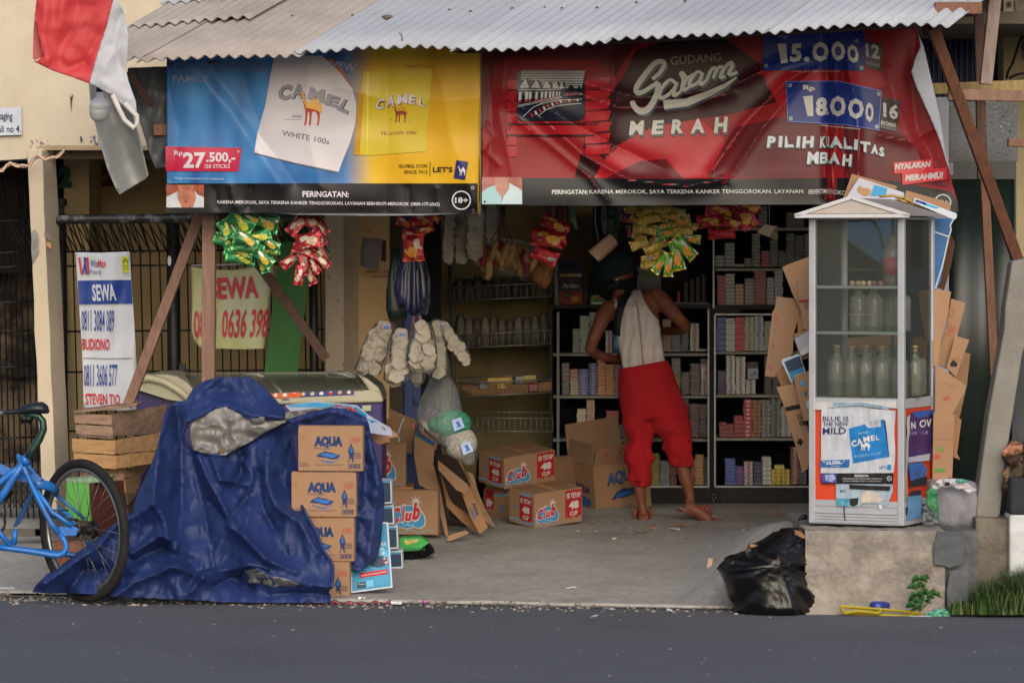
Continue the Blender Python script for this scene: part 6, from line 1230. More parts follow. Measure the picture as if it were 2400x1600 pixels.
b = MB(); loft_px(b, [(q1('b1', 0, yy)[1], q1('b1', a, 0)[0], q1('b1', c, 0)[0]) for yy, a, c in ((440,455,475),(560,430,480),(660,405,490),(800,395,500),(940,395,530),(1020,410,530),(1030,430,510))], 19.8, .4, 22, M('#0c2c26', .35, .2, spec=.6), nf=lambda a, py: .01*ridged(a*3, py*.03, 4)); b.build('bags', None, gbg)
b = MB(); sheet(q('b1', (600,1000),(612,1000),(596,1150),(572,1160)), lambda x, y: 19.4, M('#8a4a4c', .5), 5, b); sheet(q('b1', (640,1000),(665,995),(690,1070),(672,1080),(650,1050)), lambda x, y: 19.42, M('#8a4a4c', .5), 5, b); tag(b.build('red_ribbon', solid=.002), 'pink red tie ribbons above the cracker bags', 'ribbon')
dr = thing('blue_door', 'dark blue steel folding door between the cream wall and the wire rack', 'door', P(950, 1180, 21.2))
for k, (x0, x1, c_) in enumerate(((911,926,'#1a3f86'),(926,948,'#16346e'),(948,966,'#132c5e'),(966,986,'#0e2148'))): px_box(x0, x1, 470, 1200, 21.1+.03*(k % 2), .04, M('#1a3c7c', .45, .12, spec=.5), 'door_leaf', dr)
px_box(973, 987, 932, 945, 21.05, .03, M('#1a3c7c', .45), 'hasp', dr)
px_box(986, 1034, 470, 1180, 21.5, .05, M('#1a1a1c', .8), 'dark_jamb', shop)
# hanging rope clear bag at lower middle
cbg = thing('clear_bag', 'long clear plastic bag with green and white rolls hanging before the blue door', 'bag', P(*q1('b2', 660, 120), 19.6))
b = MB(); loft_px(b, [(q1('b2', 0, yy)[1], q1('b2', a, 0)[0], q1('b2', c, 0)[0]) for yy, a, c in ((60,600,690),(130,570,725),(220,520,745),(300,500,770),(350,510,795),(430,570,810),(500,650,830),(560,720,850),(600,780,850),(628,815,842))], 19.6, .5, 30, FILM('b4b8bc', .14, .12, .9, 22, .2, 'cloudy_film'), nf=lambda a, py: .012*ridged(a*3, py*.03, 4)); b.build('bag_film', None, cbg)
b = MB(); b.ell(P(*q1('b2', 715, 365), 19.6), .105*19.6/21, .06, .075, 20, 12, None, M('#2c7a5c', .6, .3, 40, .6, 60)); b.ell(P(*q1('b2', 630, 370), 19.62), .06, .05, .045, 16, 10, None, M('#2c7a5c', .6, .3, 40, .6, 60)); b.build('green_roll', None, cbg)
b = MB(); b.ell(P(*q1('b2', 770, 490), 19.6), .085, .06, .085, 20, 12, None, M('#9a968a', .7, .25, 60, .9, 120)); b.build('white_roll', None, cbg)
pr = PR(lambda u, v, o: P(*q1('b2', u, v), 19.53-o)); 
for x, y in ((755,372),(812,525)):
    pr.poly([(x-45,y-30),(x+15,y-50),(x+40,y+15),(x-25,y+42)], M('#9cb0d4', .5), 1); pr.poly([(x-20,y-18),(x+2,y-25),(x+10,y-5),(x+22,y+12),(x+2,y+14),(x-14,y+20),(x-5,y+3)], M('#2c58a4', .5), 2)
pr.build('labels', cbg)
# grey cloth/paper on cream wall
b = MB(); sheet(q('b1', (180,345),(290,350),(350,362),(330,470),(310,612),(240,605),(165,585),(162,470)), lambda x, y: 20.3-.02*math.sin((x-845)*.08)-.0*y, M('#7c7472', .8, .1), 5, b); tag(b.build('grey_paper', solid=.003), 'curled grey sheet of paper pinned to the cream wall', 'paper')
b = MB(); sheet(q('b1', (345,362),(376,372),(374,545),(330,540)), lambda x, y: 20.4, M('#3a1a1a', .6), 5, b); tag(b.build('dark_red_card', solid=.003), 'dark red card behind the grey sheet of paper', 'card')
# ================= WIRE RACK =================
rk = thing('wire_rack', 'tall wire basket rack with dim snack packs behind the cartons', 'rack', P(1170, 1180, 21.9))
GW = M('#8f8f8a', .4, .1, metal=.6, name='rack_wire'); YR = 21.95
b = MB(); b.tube([P(*q1('b1', 905, 580), YR-.3), P(*q1('b1', 935, 1500), YR-.3), P(1072, 1180, YR-.3)], .011, 8, M('#3f4448', .5)); b.build('upright', None, rk)
b = MB(); b.tube([P(*q1('b1', 1790, 560), YR-.3), P(*q1('b1', 1800, 910), YR-.3)], .014, 8, M('#6f7478', .5)); b.build('upright', None, rk)
for (x0, yl, x1, yr, hh, n_) in ((1065, 480+0+ (760-740)/3.563+190, 1292, 662, 32, 16), (1068, 786, 1290, 774, 31, 16), (1074, 900, 1292, 888, 31, 20), (1094, 979, 1295, 980, 31, 16)):
    yl = {1065: 674}.get(x0, yl)
    b = MB()
    f_ = lambda t, e, dY=0: P(x0+(x1-x0)*t, yl+(yr-yl)*t+e, YR-.33+dY)
    b.tube([f_(0,0), f_(1,0)], .0038, 6, GW); b.tube([f_(0,hh), f_(1,hh)], .0038, 6, GW); b.tube([f_(0,0), f_(0,0,.3)], .0035, 5, GW); b.tube([f_(0,hh), f_(0,hh,.3)], .0035, 5, GW); b.tube([f_(1,0), f_(1,0,.3)], .0035, 5, GW); b.tube([f_(0,hh,.3), f_(1,hh,.3)], .0035, 5, GW); b.tube([f_(0,-14,.3), f_(1,-14,.3)], .0035, 5, GW)
    b.build('basket_rim', None, rk)
    for k in range(n_+1):
        b = MB(); t = k/n_; b.tube([f_(t,0), f_(t,hh), f_(t,hh,.3), f_(t,-14,.3)], .0024, 5, GW); b.build('basket_wire', None, rk)
def rackpack(x0, x1, y0, y1, hx, label, grp, Y=YR-.2, nm='snack_bag', clear=True):
    t = thing(nm, label, 'bag', P((x0+x1)/2, y1, Y), 0, grp); rr = random.Random(int(x0*3))
    rows = [(y0, (x0+x1)/2-2, (x0+x1)/2+2), (y0+(y1-y0)*.2, x0+3, x1-3), (y0+(y1-y0)*.5, x0, x1), (y1, x0+1, x1-1)]
    b = MB(); loft_px(b, rows, Y, .6, 14, M(hx, .6, .4, 30, .6, 100), nf=lambda a, py: .008*ridged(a*3, py*.1, x0)); b.build('contents', None, t)
    b = MB(); loft_px(b, [(r[0]-3, r[1]-2, r[2]+2) for r in rows], Y, .7, 14, film, nf=lambda a, py: .008*ridged(a*4, py*.1, x0+3)); b.build('bag_film', None, t)
rr = random.Random(21)
for k in range(11): x = 1070+k*19.5; rackpack(x, x+17, 745+rr.uniform(-8,8), 812, ['#5f5a50','#6c6a5e','#4c463c','#77705f'][k % 4], ORD[k]+' clear snack bag from the left in the second wire basket', 'snack bags in the second wire basket')
for k in range(9): x = 1066+k*22; rackpack(x, x+20, 655+rr.uniform(-6,6), 705, ['#2c2622','#3c2420','#243024'][k % 3], ORD[k]+' dark bag from the left in the top wire basket', 'snack bags in the top wire basket')
b = MB(); plate(b, q('b2', (745,105),(900,118),(1050,112),(1200,108),(1350,90),(1350,150),(1200,165),(1000,180),(850,185)), YR-.25, .2, KR2); tag(b.build('open_carton', bevel=.004), 'low open carton of biscuits in the third wire basket', 'carton')
for k, (x0, x1, y0, hx) in enumerate(((870,888,'', '')[:0] or [(1123,1144,892,'#7a7c84'),(1143,1200,884,'#b8942c'),(1166,1186,892,'#c89a24'),(1208,1228,880,'#7c8490'),(1225,1258,878,'#a8903c'),(1240,1262,898,'#8a2430')])):
    b = MB(); b.box(0, (x1-x0)/F*YR, 0, .06, 0, .045, M(hx, .4, .15, 20, spec=.6)); o = b.build('biscuit_pack', bevel=.004); o.location = P(x0, y0+20, YR-.27); o.rotation_euler = (0, R(-3), R(4)); tag(o, ['grey pack at the left end of the biscuit carton','long yellow biscuit pack in the third basket','short bright yellow pack standing in the biscuit carton','blue grey pack in the biscuit carton','gold pack at the right end of the third basket','dark red pack low at the right of the biscuit carton'][k], 'biscuit pack')
b = MB(); b.ell(P(1128, 1110, 21.7), .03, .1, .14, 14, 10, None, M('#0c0c0c', .6)); tag(b.build('black_bag'), 'black lump of a bag behind the top drink carton', 'bag')
# ================= CIGARETTE CABINETS =================
YC = 21.9; BKF = M('#0c0c0d', .45, .2, spec=.2, name='black_frame'); SHF = M('#8f8d80', .6, .08, name='shelf_edge'); ALU = M('#8c8e92', .35, .05, metal=.7, name='aluminium'); DKI = M('#0f1012', .8, .3, 3, spec=.1)
def cabinet(x0, x1, y0, y1, shelves, label, name='display_cabinet'):
    t = thing(name, label, 'cabinet', P((x0+x1)/2, y1, YC)); D = .34
    px_box(x0, x1, y0, y1, YC+D, .02, DKI, 'back', t); px_box(x0, x0+7, y0, y1, YC, D, BKF, 'side', t); px_box(x1-6, x1, y0, y1, YC, D, BKF, 'side', t)
    px_box(x0, x1, y0-2, y0+9, YC-.01, D, BKF, 'top', t)
    for y in shelves: px_box(x0+9, x1-9, y-3, y+3, YC+.02, D-.03, SHF, 'shelf', t)
    return t
c1 = cabinet(1288, 1668, 714, 1178, (831, 930, 1031), 'black glass fronted cabinet of cigarettes behind the man')
px_box(1288, 1668, 1141, 1180, YC-.01, .34, BKF, 'plinth', c1); px_box(1302, 1662, 1138, 1142, YC-.02, .02, ALU, 'rail', c1); px_box(1659, 1662, 725, 1138, YC-.02, .02, ALU, 'rail', c1); px_box(1305, 1311, 731, 1138, YC+.01, .02, M('#5c6064', .3), 'glass_edge', c1)
c2 = cabinet(1669, 2060, 716, 1178, (827, 928, 1029), 'black cigarette cabinet between the man and the glass kiosk')
px_box(1669, 2060, 1141, 1180, YC-.01, .34, BKF, 'plinth', c2); px_box(1676, 2050, 1138, 1142, YC-.02, .02, ALU, 'rail', c2); px_box(1674, 1677.5, 738, 1138, YC-.02, .02, ALU, 'rail', c2); px_box(1676, 2050, 735, 738.5, YC-.02, .02, ALU, 'rail', c2)
for x, y in ((1673,1158),(1678,1165),(1669,1165),(1673,1171)): b = MB(); b.ell(P(x, y, YC-.015), .003, .003, .003, 8, 5, None, M('#c0c0c0', .3)); b.build('screw', None, c2)
for k in range(7): px_box(1690, 1880, 1148+k*4, 1149+k*4, YC-.014, .01, M('#232325', .4), 'plinth_groove', c2)
c3 = cabinet(1669, 2060, 470, 716, (632, 537), 'black upper cigarette cabinet under the red banner')
px_box(1671, 1674, 540, 722, YC-.02, .02, ALU, 'rail', c3); px_box(1669, 1735, 716, 735, YC-.012, .1, BKF, 'rail', c3)
c4 = thing('dark_shelf', 'dark open shelf above the left cabinet with a framed picture', 'shelf', P(1540, 714, 22.1)); px_box(1396, 1668, 478, 712, 22.25, .03, M('#0d0d10', .8), 'back', c4); px_box(1575, 1662, 709, 712, YC, .3, M('#4c5054', .4), 'shelf', c4); px_box(1392, 1402, 478, 712, 21.9, .35, M('#0d0d10', .8), 'side', c4)
def gobj(x0, x1, y0, y1, Y, d, hx, nm, label, cat, pf=None, bev=.003):
    b = MB(); s_ = Y/F; b.box(0, (x1-x0)*s_, 0, d, 0, (y1-y0)*s_, M(hx, .55, .12, 12)); t = b.build(nm, bevel=bev); t.location = P(x0, y1, Y); tag(t, label, cat)
    if pf: pr = PR(lambda u, v, o: ((u-x0)*s_, -o, (y1-v)*s_), off=.0015); pf(pr); pr.build('print', t, local=True)
    return t
BBX = gobj(1309, 1365, 634, 713, 21.8, .12, '#12152c', 'biscuit_box', 'dark blue biscuit box with white script on the left cabinet', 'box', lambda pr: (pr.rect(1311,682,1365,713,M('#7c2c18',.6,.2,20),1), pr.text('Arden', q('b3', (545,862),(738,862),(735,915),(548,920)), M('#9a9aa8',.5), .03, .2, lift=4), pr.rect(1312,642,1363,648,M('#b08c5c',.6),2), pr.text('BONUS', (1314,643,1332,647), M('#5c1818'), .02, lift=4), pr.ell(1338,656,7,4,M('#8c1c28'),2), pr.ell(1348,700,10,7,M('#b8842c'),3,9), pr.poly([(1321,688),(1337,684),(1338,695),(1322,698)], M('#10142c'), 3), pr.text('Arden', (1323,689,1336,694), M('#8c8c9c'), .02, lift=5)))
b = MB(); s_ = 21.8/F; b.hexa([(0,0,0),(56*s_,0,0),(56*s_,.1,0),(0,.1,0),(-2*s_,.02,26*s_),(46*s_,.02,26*s_),(46*s_,.1,26*s_),(-2*s_,.1,26*s_)], M('#12152c', .55)); o = b.build('lid', None, BBX, local=True); o.location = (0, 0, 79*s_)
gobj(1366, 1377, 636, 713, 21.85, .1, '#0c0e1c', 'box', 'narrow dark box beside the blue biscuit box', 'box')
gobj(1385, 1428, 692, 713, 21.8, .1, '#6f9458', 'tea_box', 'low pale green box on the left cabinet', 'box', lambda pr: (pr.rect(1385,708,1428,713,M('#b0b4a8'),1), pr.poly([(1390,700),(1400,696),(1412,703),(1424,699),(1426,707),(1388,708)], M('#3c7c34',.6,.3,40), 2), pr.ell(1405,698,6,4,M('#b03028'),3,9)))
ff = thing('framed_picture', 'small framed landscape picture behind the man', 'picture', P(1520, 700, 22.1)); px_box(1493, 1549, 624, 712, 22.05, .02, M('#4a4d52', .5), 'frame', ff)
pr = PR(lambda u, v, o: P(u, v, 22.049-o)); pr.rect(1498,631,1544,706,M('#26282c',.3),1).poly([(1498,631),(1544,631),(1544,650),(1530,654),(1510,652),(1498,656)], M('#34502c',.4,.3,30), 2).rect(1498,662,1544,680,M('#2c2840',.4),2); pr.build('print', ff)
gobj(1587, 1594, 683, 710, 21.9, .02, '#8c2418', 'lighter', 'small red bottle on the dark shelf right of the man', 'bottle')
for k, x in enumerate((1602, 1616, 1630, 1644)): gobj(x, x+11, 660-k*6, 709, 22.0, .05, ['#1c1614','#241a14','#1a1c22','#1e1616'][k], 'dark_box', ['first','second','third','fourth'][k]+' dark narrow box from the left on the dim shelf right of the man', 'box')
NPK = 0; stuffp = MB(); LW2 = {}
def pack_mesh(w_, h_, d_, hx, acc):
    k = (round(w_, 4), round(h_, 4), hx, acc)
    if k in LW2: return LW2[k]
    b = MB(); m1 = M(hx, .35, .1, 20, spec=.6); c = 0.0007
    b.hexa([(c,c,c),(w_-c,c,c),(w_-c,d_,c),(c,d_,c),(c,c,h_-c*1.2),(w_-c,c,h_-c*1.2),(w_-c,d_,h_-c*1.2),(c,d_,h_-c*1.2)], m1)
    if acc: b.add([(w_*.34,c-.0005,h_*.2),(w_*.66,c-.0005,h_*.2),(w_*.66,c-.0005,h_*.8),(w_*.34,c-.0005,h_*.8)], [(0,1,2,3)], M(acc, .4, 0))
    else:
        e = lin(hx); lum = sum(e)/3; hl = '#c8c8c8' if lum < .35 else '#6c6c70'
        b.add([(w_*.2,c-.0005,h_*.34),(w_*.8,c-.0005,h_*.34),(w_*.8,c-.0005,h_*.6),(w_*.2,c-.0005,h_*.6)], [(0,1,2,3)], M('#%02x%02x%02x' % tuple(int(min(255, (int(hx[i:i+2], 16)*.7+(185 if lum < .3 else 60)*.3))) for i in (1,3,5)), .4, 0))
    b.add([(0,c+.001,0),(w_,c+.001,0),(w_,c+.001,h_),(0,c+.001,h_)], [(0,1,2,3)], M('#3e3e40', .5, 0))
    me = bpy.data.meshes.new('cigarette_pack'); me.from_pydata(b.v, [], b.f)
    for m_ in b.mats: me.materials.append(m_)
    me.polygons.foreach_set('material_index', b.mi); me.update(); LW2[k] = me; return me
PAL = dict(w='white', g='grey')
def col_(zp, x0, x1, yt, yb, n, hx, desc, acc=None, Y=None, stuff=False):
    global NPK
    Y = Y or YC+.06; a = q1(zp, x0, yt); e = q1(zp, x1, yb); s_ = Y/F; w_ = (e[0]-a[0])*s_; hh = (e[1]-a[1])*s_/n; rr = random.Random(int(x0*13+yt))
    me = pack_mesh(w_*.97, hh*.93, .088, hx, acc)
    for k in range(n):
        loc = P(a[0], e[1], Y)+Vector((rr.uniform(-.0012,.0012)*(1+(n > 8)), rr.uniform(-.003,.003), k*hh)); rot = R(rr.uniform(-2,2))
        if stuff or NPK >= 298:
            m_ = Matrix.Translation(loc) @ Matrix.Rotation(rot, 4, 'Z'); o = len(stuffp.v)
            stuffp.v += [tuple(m_ @ v.co) for v in me.vertices]
            for p in me.polygons: stuffp.f.append(tuple(i+o for i in p.vertices)); stuffp.mi.append(stuffp.m(me.materials[p.material_index])); stuffp.sm.append(False)
        else:
            o = bpy.data.objects.new('cigarette_pack', me); C.objects.link(o); o.location = loc; o.rotation_euler = (0, 0, rot); NPK += 1
            tag(o, desc+', %s from bottom' % ORD[k] if len(desc.split()) < 14 and n > 1 else desc, 'cigarette pack', 'cigarette packs: '+desc)
S = ' in the right cabinet, '
for a in [(1253,1322,133,383,6,'#1f44a0','blue pack in the tall blue stack, top shelf of the right cabinet'),(1322,1390,140,385,6,'#c8c8c4','white pack between the blue and red stacks on the right top shelf'),(1390,1460,133,383,6,'#c01c2a','red pack in the tall red stack, top shelf of the right cabinet'),(1460,1530,133,381,12,'#b4b0a0','cream pack in the thin layered stack right of the red ones','#8c8878'),(1530,1600,125,383,13,'#b4b8bc','blue marked white pack, fifth stack, top shelf, right cabinet','#6a7c9c'),(1603,1655,165,381,10,'#a8a49c','pale pack in the stack beside the hanging cardboard, top shelf'),
 (1262,1325,528,700,7,'#2a2050','dark violet pack at the left of the second shelf, right cabinet'),(1325,1392,415,700,12,'#c4c8c4','white pack in the left tall white stack, right second shelf','#8a5c60'),(1395,1467,425,700,13,'#c8ccc8','white pack in the right tall white stack, right second shelf','#8a5c60'),(1470,1540,592,700,5,'#c8ccc8','white pack in the short stack under the handwritten note','#8a5c60'),(1605,1660,420,700,11,'#38383e','black pack in the stack half behind the cardboard, second shelf'),(1662,1715,560,700,6,'#34343a','black pack in the short stack behind the cardboard, second shelf'),
 (1272,1325,902,1015,4,'#8a1a22','dark red pack in the lowest step of the red stair, third shelf'),(1325,1380,918,1015,4,'#8a1a22','dark red pack in the second step of the red stair, third shelf'),(1380,1450,855,1015,5,'#921c24','dark red pack in the third step of the red stair, third shelf'),(1450,1515,738,1015,9,'#b8283a','bright red lettered pack in the tall stack on the third shelf','#d0b8b8'),(1517,1582,742,1015,9,'#a06c3a','brown pack in the tall brown stack on the third shelf','#6c4420'),(1584,1650,740,1015,9,'#868e86','grey green pack in the tall stack right of the brown ones','#5c645c'),(1652,1725,725,1013,13,'#7c807c','silver and black pack in the thin layered stack, third shelf','#2c2c2c'),(1727,1800,790,1012,10,'#b8b8b8','white pack in the stack beside the cardboard, third shelf','#70707c'),
 (1315,1392,1170,1365,8,'#2850a0','bright blue pack in the left stack of the bottom shelf, right cabinet'),(1392,1452,1228,1365,5,'#3a3a8c','violet pack in the short stack of the bottom shelf','#a82838'),(1456,1520,1193,1367,6,'#b8a8a8','pink white pack in the third stack of the bottom shelf','#8c2838'),(1525,1590,1193,1365,6,'#2c304c','navy pack in the fourth stack of the bottom shelf'),(1590,1655,1158,1365,6,'#c4c4bc','white pack in the tall plain stack of the bottom shelf','#b4b4ac'),(1657,1725,1250,1365,4,'#cdb63c','yellow pack in the left yellow stack of the bottom shelf','#a08420'),(1680,1752,1218,1250,1,'#d8d070','pale yellow pack lying on top of the two yellow stacks'),(1727,1792,1250,1365,4,'#cdb840','yellow pack in the right yellow stack of the bottom shelf','#a08420'),(1797,1860,1088,1360,15,'#7c4a44','maroon pack in the tall stack by the cardboard, bottom shelf','#c0a890'),(1862,1915,1200,1360,8,'#4a4e4c','dark grey pack half behind the kiosk, bottom shelf')]:
    col_('b4', *a[:7], a[7] if len(a) > 7 else None)
for a in [(316,375,472,706,11,'#34388c','blue pack in the taller blue stack left of the man','#8c8cb8'),(238,312,515,706,9,'#34388c','blue pack in the lower blue stack left of the man','#8c8cb8'),(377,436,445,706,11,'#b8782e','orange brown pack in the tall stack left of the man'),(438,500,480,706,11,'#c07a3a','orange white pack in the stack next to the man'),(178,237,600,706,5,'#b09a6c','cream gold pack in the second stack of the left cabinet'),(117,172,600,706,5,'#3a342f','dark pack in the first stack of the left cabinet')]:
    col_('b4', *a[:7], a[7] if len(a) > 7 else None)
for a in [(197,250,220,396,10,'#6c726c'),(250,320,125,396,13,'#7e947e'),(322,375,98,396,14,'#8c8c8c'),(437,488,235,396,9,'#c8c8c8','#b03040'),(855,922,150,388,12,'#836c50'),(925,990,235,388,9,'#525c60'),(993,1048,225,388,9,'#34393e'),(1057,1125,180,386,11,'#a8a8a8','#8c2c38'),(1127,1185,368,386,1,'#a0a0a0'),
 (117,172,470,600,4,'#4c342c'),(178,237,515,600,3,'#9c5c44'),(502,552,480,706,10,'#74605e'),(925,990,435,700,10,'#5c4e44'),(995,1055,540,700,7,'#4a463c'),(1060,1133,475,704,10,'#4c3a3c'),(1137,1192,590,704,5,'#a8a4a4','#b02c3c'),(1137,1192,440,480,2,'#4a2c28'),
 (228,292,808,1008,9,'#c8b8a0'),(297,358,742,1008,12,'#b88a74'),(360,438,925,1008,3,'#b08060'),(442,537,822,945,5,'#a82c34'),(530,580,925,1010,4,'#4c565f'),(1057,1125,770,1015,11,'#582e34'),(1128,1195,775,1015,11,'#40222a'),(1005,1050,735,1015,12,'#48262e'),
 (775,835,1135,1370,10,'#98983c'),(838,908,1190,1370,8,'#989ca0'),(910,960,1185,1370,8,'#6c3038'),(1065,1092,1185,1365,7,'#8c2c48'),(1095,1160,1143,1365,9,'#b07c30'),(1163,1205,1165,1365,8,'#303432')]:
    col_('b4', *a[:6], '', a[6] if len(a) > 6 else None, stuff=True)
for a in [(172,220,265,325,3,'#7c8488'),(222,275,198,325,6,'#7c8488'),(275,322,310,325,1,'#b09a80'),(323,363,280,325,3,'#5a5e62'),(366,408,150,325,9,'#5a5e62'),(414,458,240,325,5,'#8a2430'),(460,500,185,325,7,'#404448'),(503,543,240,325,5,'#30363c'),(545,590,150,325,9,'#34383c'),(592,636,160,325,9,'#2c3034'),(640,672,150,325,9,'#5c646c'),
 (182,230,370,532,8,'#8a2430'),(227,275,360,532,9,'#8a9294'),(277,322,415,532,6,'#a88068'),(326,377,385,532,8,'#787870'),(378,440,348,532,10,'#8a2430'),(442,483,380,532,8,'#8a9092'),(484,527,345,532,9,'#98a0a8'),(398,445,5,115,5,'#3c4044'),(545,640,40,118,4,'#1e2024'),(230,300,20,118,5,'#2c2e32'),(320,390,40,118,4,'#26282c')]:
    col_('b6', *a[:6], '', None, stuff=True)
o = stuffp.build('cigarette_packs'); tag(o, 'dim stacks of cigarette packs filling the left and upper cabinet shelves', 'cigarette packs'); o['kind'] = 'stuff'
def shx(zp, c): return q1(zp, *c)
(x0,y0),(x1,y1) = q1('b4',1480,465), q1('b4',1558,590)
gobj(x0, x1, y0, y1, YC+.03, .05, '#a8b0b4', 'labelled_box', 'box with a handwritten blue note and dark top on the second shelf', 'box', lambda pr: (pr.rect(x0, y0, x1, y0+15, M('#4a4644', .6, .3, 40), 1), pr.text('LA', (x0+5, y0+20, x1-5, y0+32), M('#24407c', .6), .01, .2, lift=3)))
(x2,y2),(x3,y3) = q1('b4',1137,480), q1('b4',1192,590)
gobj(x2, x3, y2, y3, YC+.03, .05, '#b8b4b4', 'labelled_box', 'white box with red lettering at the right end of the left cabinet', 'box', lambda pr: (pr.text('GEO', (x2+1, y2+1, x3-1, y2+7), M('#a82434'), .03), pr.line([(x2+5,y3-8),(x2+10,y3-14),(x2+14,y3-18),(x2+12,y3-22),(x2+9,y3-18),(x2+13,y3-9)], 1.6, M('#a82434'), 1)))
(x4,y4),(x5,y5) = q1('b4',490,255), q1('b4',545,396)
gobj(x4, x5, y4, y5, YC+.03, .05, '#2c5c84', 'blue_pack', 'blue leaflet pack beside the man on the first shelf', 'pack', lambda pr: (pr.ell((x4+x5)/2, (y4+y5)/2, 6, 12, M('#5c98b8', .4), 1)))
# sliding glass panes
for (a, b_, c, d, t) in ((1306, 1662, 728, 1138, c1), (1677, 2050, 738, 1138, c2), (1674, 2050, 545, 716, c3)):
    px_box(a, b_, c, d, YC-.004, .004, FILM('20242a', .0, .03, gl=.05, name='cabinet_glass'), 'glass_pane', t)
# ================= MAN =================
man = thing('person', 'man seen from behind in white tank top, dark cap and red rolled sweatpants', 'person', P(1530, 1215, 21.08)); YM = 21.08; km = YM/F
SKN = M('#74432f', .55, .12, 9, .1, 200, spec=.4, name='brown_skin')
def mp(x, y, dy=0): return P(*q1('b5', x, y), YM+dy)
def limb(mb, pts, n=14): # pts (x,y,r_px_zoom,dy)
    mb.tube([mp(p[0], p[1], p[3]) for p in pts], [p[2]/2.306*km for p in pts], n, SKN)
b = MB()
# torso
loft_px(b, [(q1('b5',0,y)[1], q1('b5',l,0)[0], q1('b5',r_,0)[0], dy) for y, l, r_, dy in ((228,330,400,.12),(245,270,430,.1),(275,215,440,.07),(320,185,446,.04),(380,195,450,.02),(450,215,455,.0),(540,232,468,.0),(620,250,482,0),(680,252,490,0),(760,255,530,0),(840,262,560,0),(930,275,590,0))], YM, .52, 24, SKN)
limb(b, [(240,270,46,.1),(228,235,40,.16),(222,200,40,.2),(215,160,40,.22)])
b.ell(mp(212,150,.22), .098, .112, .125, 18, 12, Matrix.Rotation(R(-22), 3, 'Y'), SKN)
b.ell(mp(205,175,.32), .055, .05, .07, 12, 8, None, SKN); b.ell(mp(200,172,.355), .014, .02, .02, 8, 6, None, SKN)   # jaw and nose, turned away
b.ell(mp(270,170,.2), .014, .02, .032, 8, 6, None, SKN); b.ell(mp(140,175,.2), .014, .02, .032, 8, 6, None, SKN)
limb(b, [(215,320,40,.05),(180,330,50,.03),(150,370,46,0),(118,440,38,-.03),(90,505,34,-.04),(76,545,32,-.03),(100,570,30,.03),(150,592,27,.08),(205,602,22,.13),(235,602,20,.16)])
limb(b, [(390,275,50,.08),(432,265,56,.06),(475,300,48,.03),(520,350,40,.0),(570,400,34,-.02),(592,424,32,0),(570,442,30,.07),(520,450,26,.16),(470,452,22,.24),(430,450,20,.3)])
def hand(mb, c, d, up, r_=1.):
    """palm with five bent fingers; c wrist, d direction of fingers, up = back of hand"""
    c = Vector(c); d = Vector(d).normalized(); up = Vector(up); up = (up-d*up.dot(d)).normalized(); s_ = d.cross(up)
    mb.tube([c, c+d*.035, c+d*.075, c+d*.088], [.024,.033,.036,.03], 12, SKN, flat=.55 if False else 1.)
    for i, (o_, L_) in enumerate(((-.028,.062),(-.010,.074),(.009,.07),(.027,.056))):
        p0 = c+d*.075+s_*o_; mb.tube([p0, p0+d*L_*.45-up*.004, p0+d*L_*.75-up*.02, p0+d*L_*.85-up*.042], [.0105,.0098,.009,.0075], 8, SKN)
    p0 = c+d*.02-s_*.024; mb.tube([p0, p0+d*.03-s_*.024-up*.006, p0+d*.058-s_*.028-up*.016], [.0125,.0115,.009], 8, SKN)
hand(b, mp(228,602,.155), (.55,.75,.15), (0,-.3,1)); hand(b, mp(440,450,.29), (-.5,.85,-.1), (0,-.2,1))
# lower legs and feet
limb(b, [(345,1230,36,0),(345,1270,36,0),(347,1320,33,0),(352,1370,24,.0),(360,1410,23,.0),(366,1445,27,-.01)]); limb(b, [(560,1135,36,.0),(578,1190,40,0),(596,1260,38,-.01),(612,1320,28,-.01),(618,1360,26,-.02),(612,1392,30,-.03)])
b.tube([mp(366,1452,-.02), mp(366,1448,.06), mp(362,1440,.14), mp(358,1436,.2)], [.030,.034,.038,.026], 12, SKN)
b.tube([mp(592,1398,-.04), mp(630,1412,-.05), mp(670,1435,-.05), mp(712,1462,-.06), mp(735,1478,-.06)], [.034,.036,.036,.032,.018], 12, SKN)
for k in range(5): b.tube([mp(722-k*4,1462+k*3,-.03-.014*k), mp(742-k*3,1478+k*2,-.03-.014*k)], [.0105-.0008*k,.008], 8, SKN)
ob_ = b.build('body', None, man, merge=True)
rm = ob_.modifiers.new('remesh', 'REMESH'); rm.mode = 'VOXEL'; rm.voxel_size = .0065; rm.use_smooth_shade = True; sm_ = ob_.modifiers.new('smooth', 'SMOOTH'); sm_.factor = .6; sm_.iterations = 5
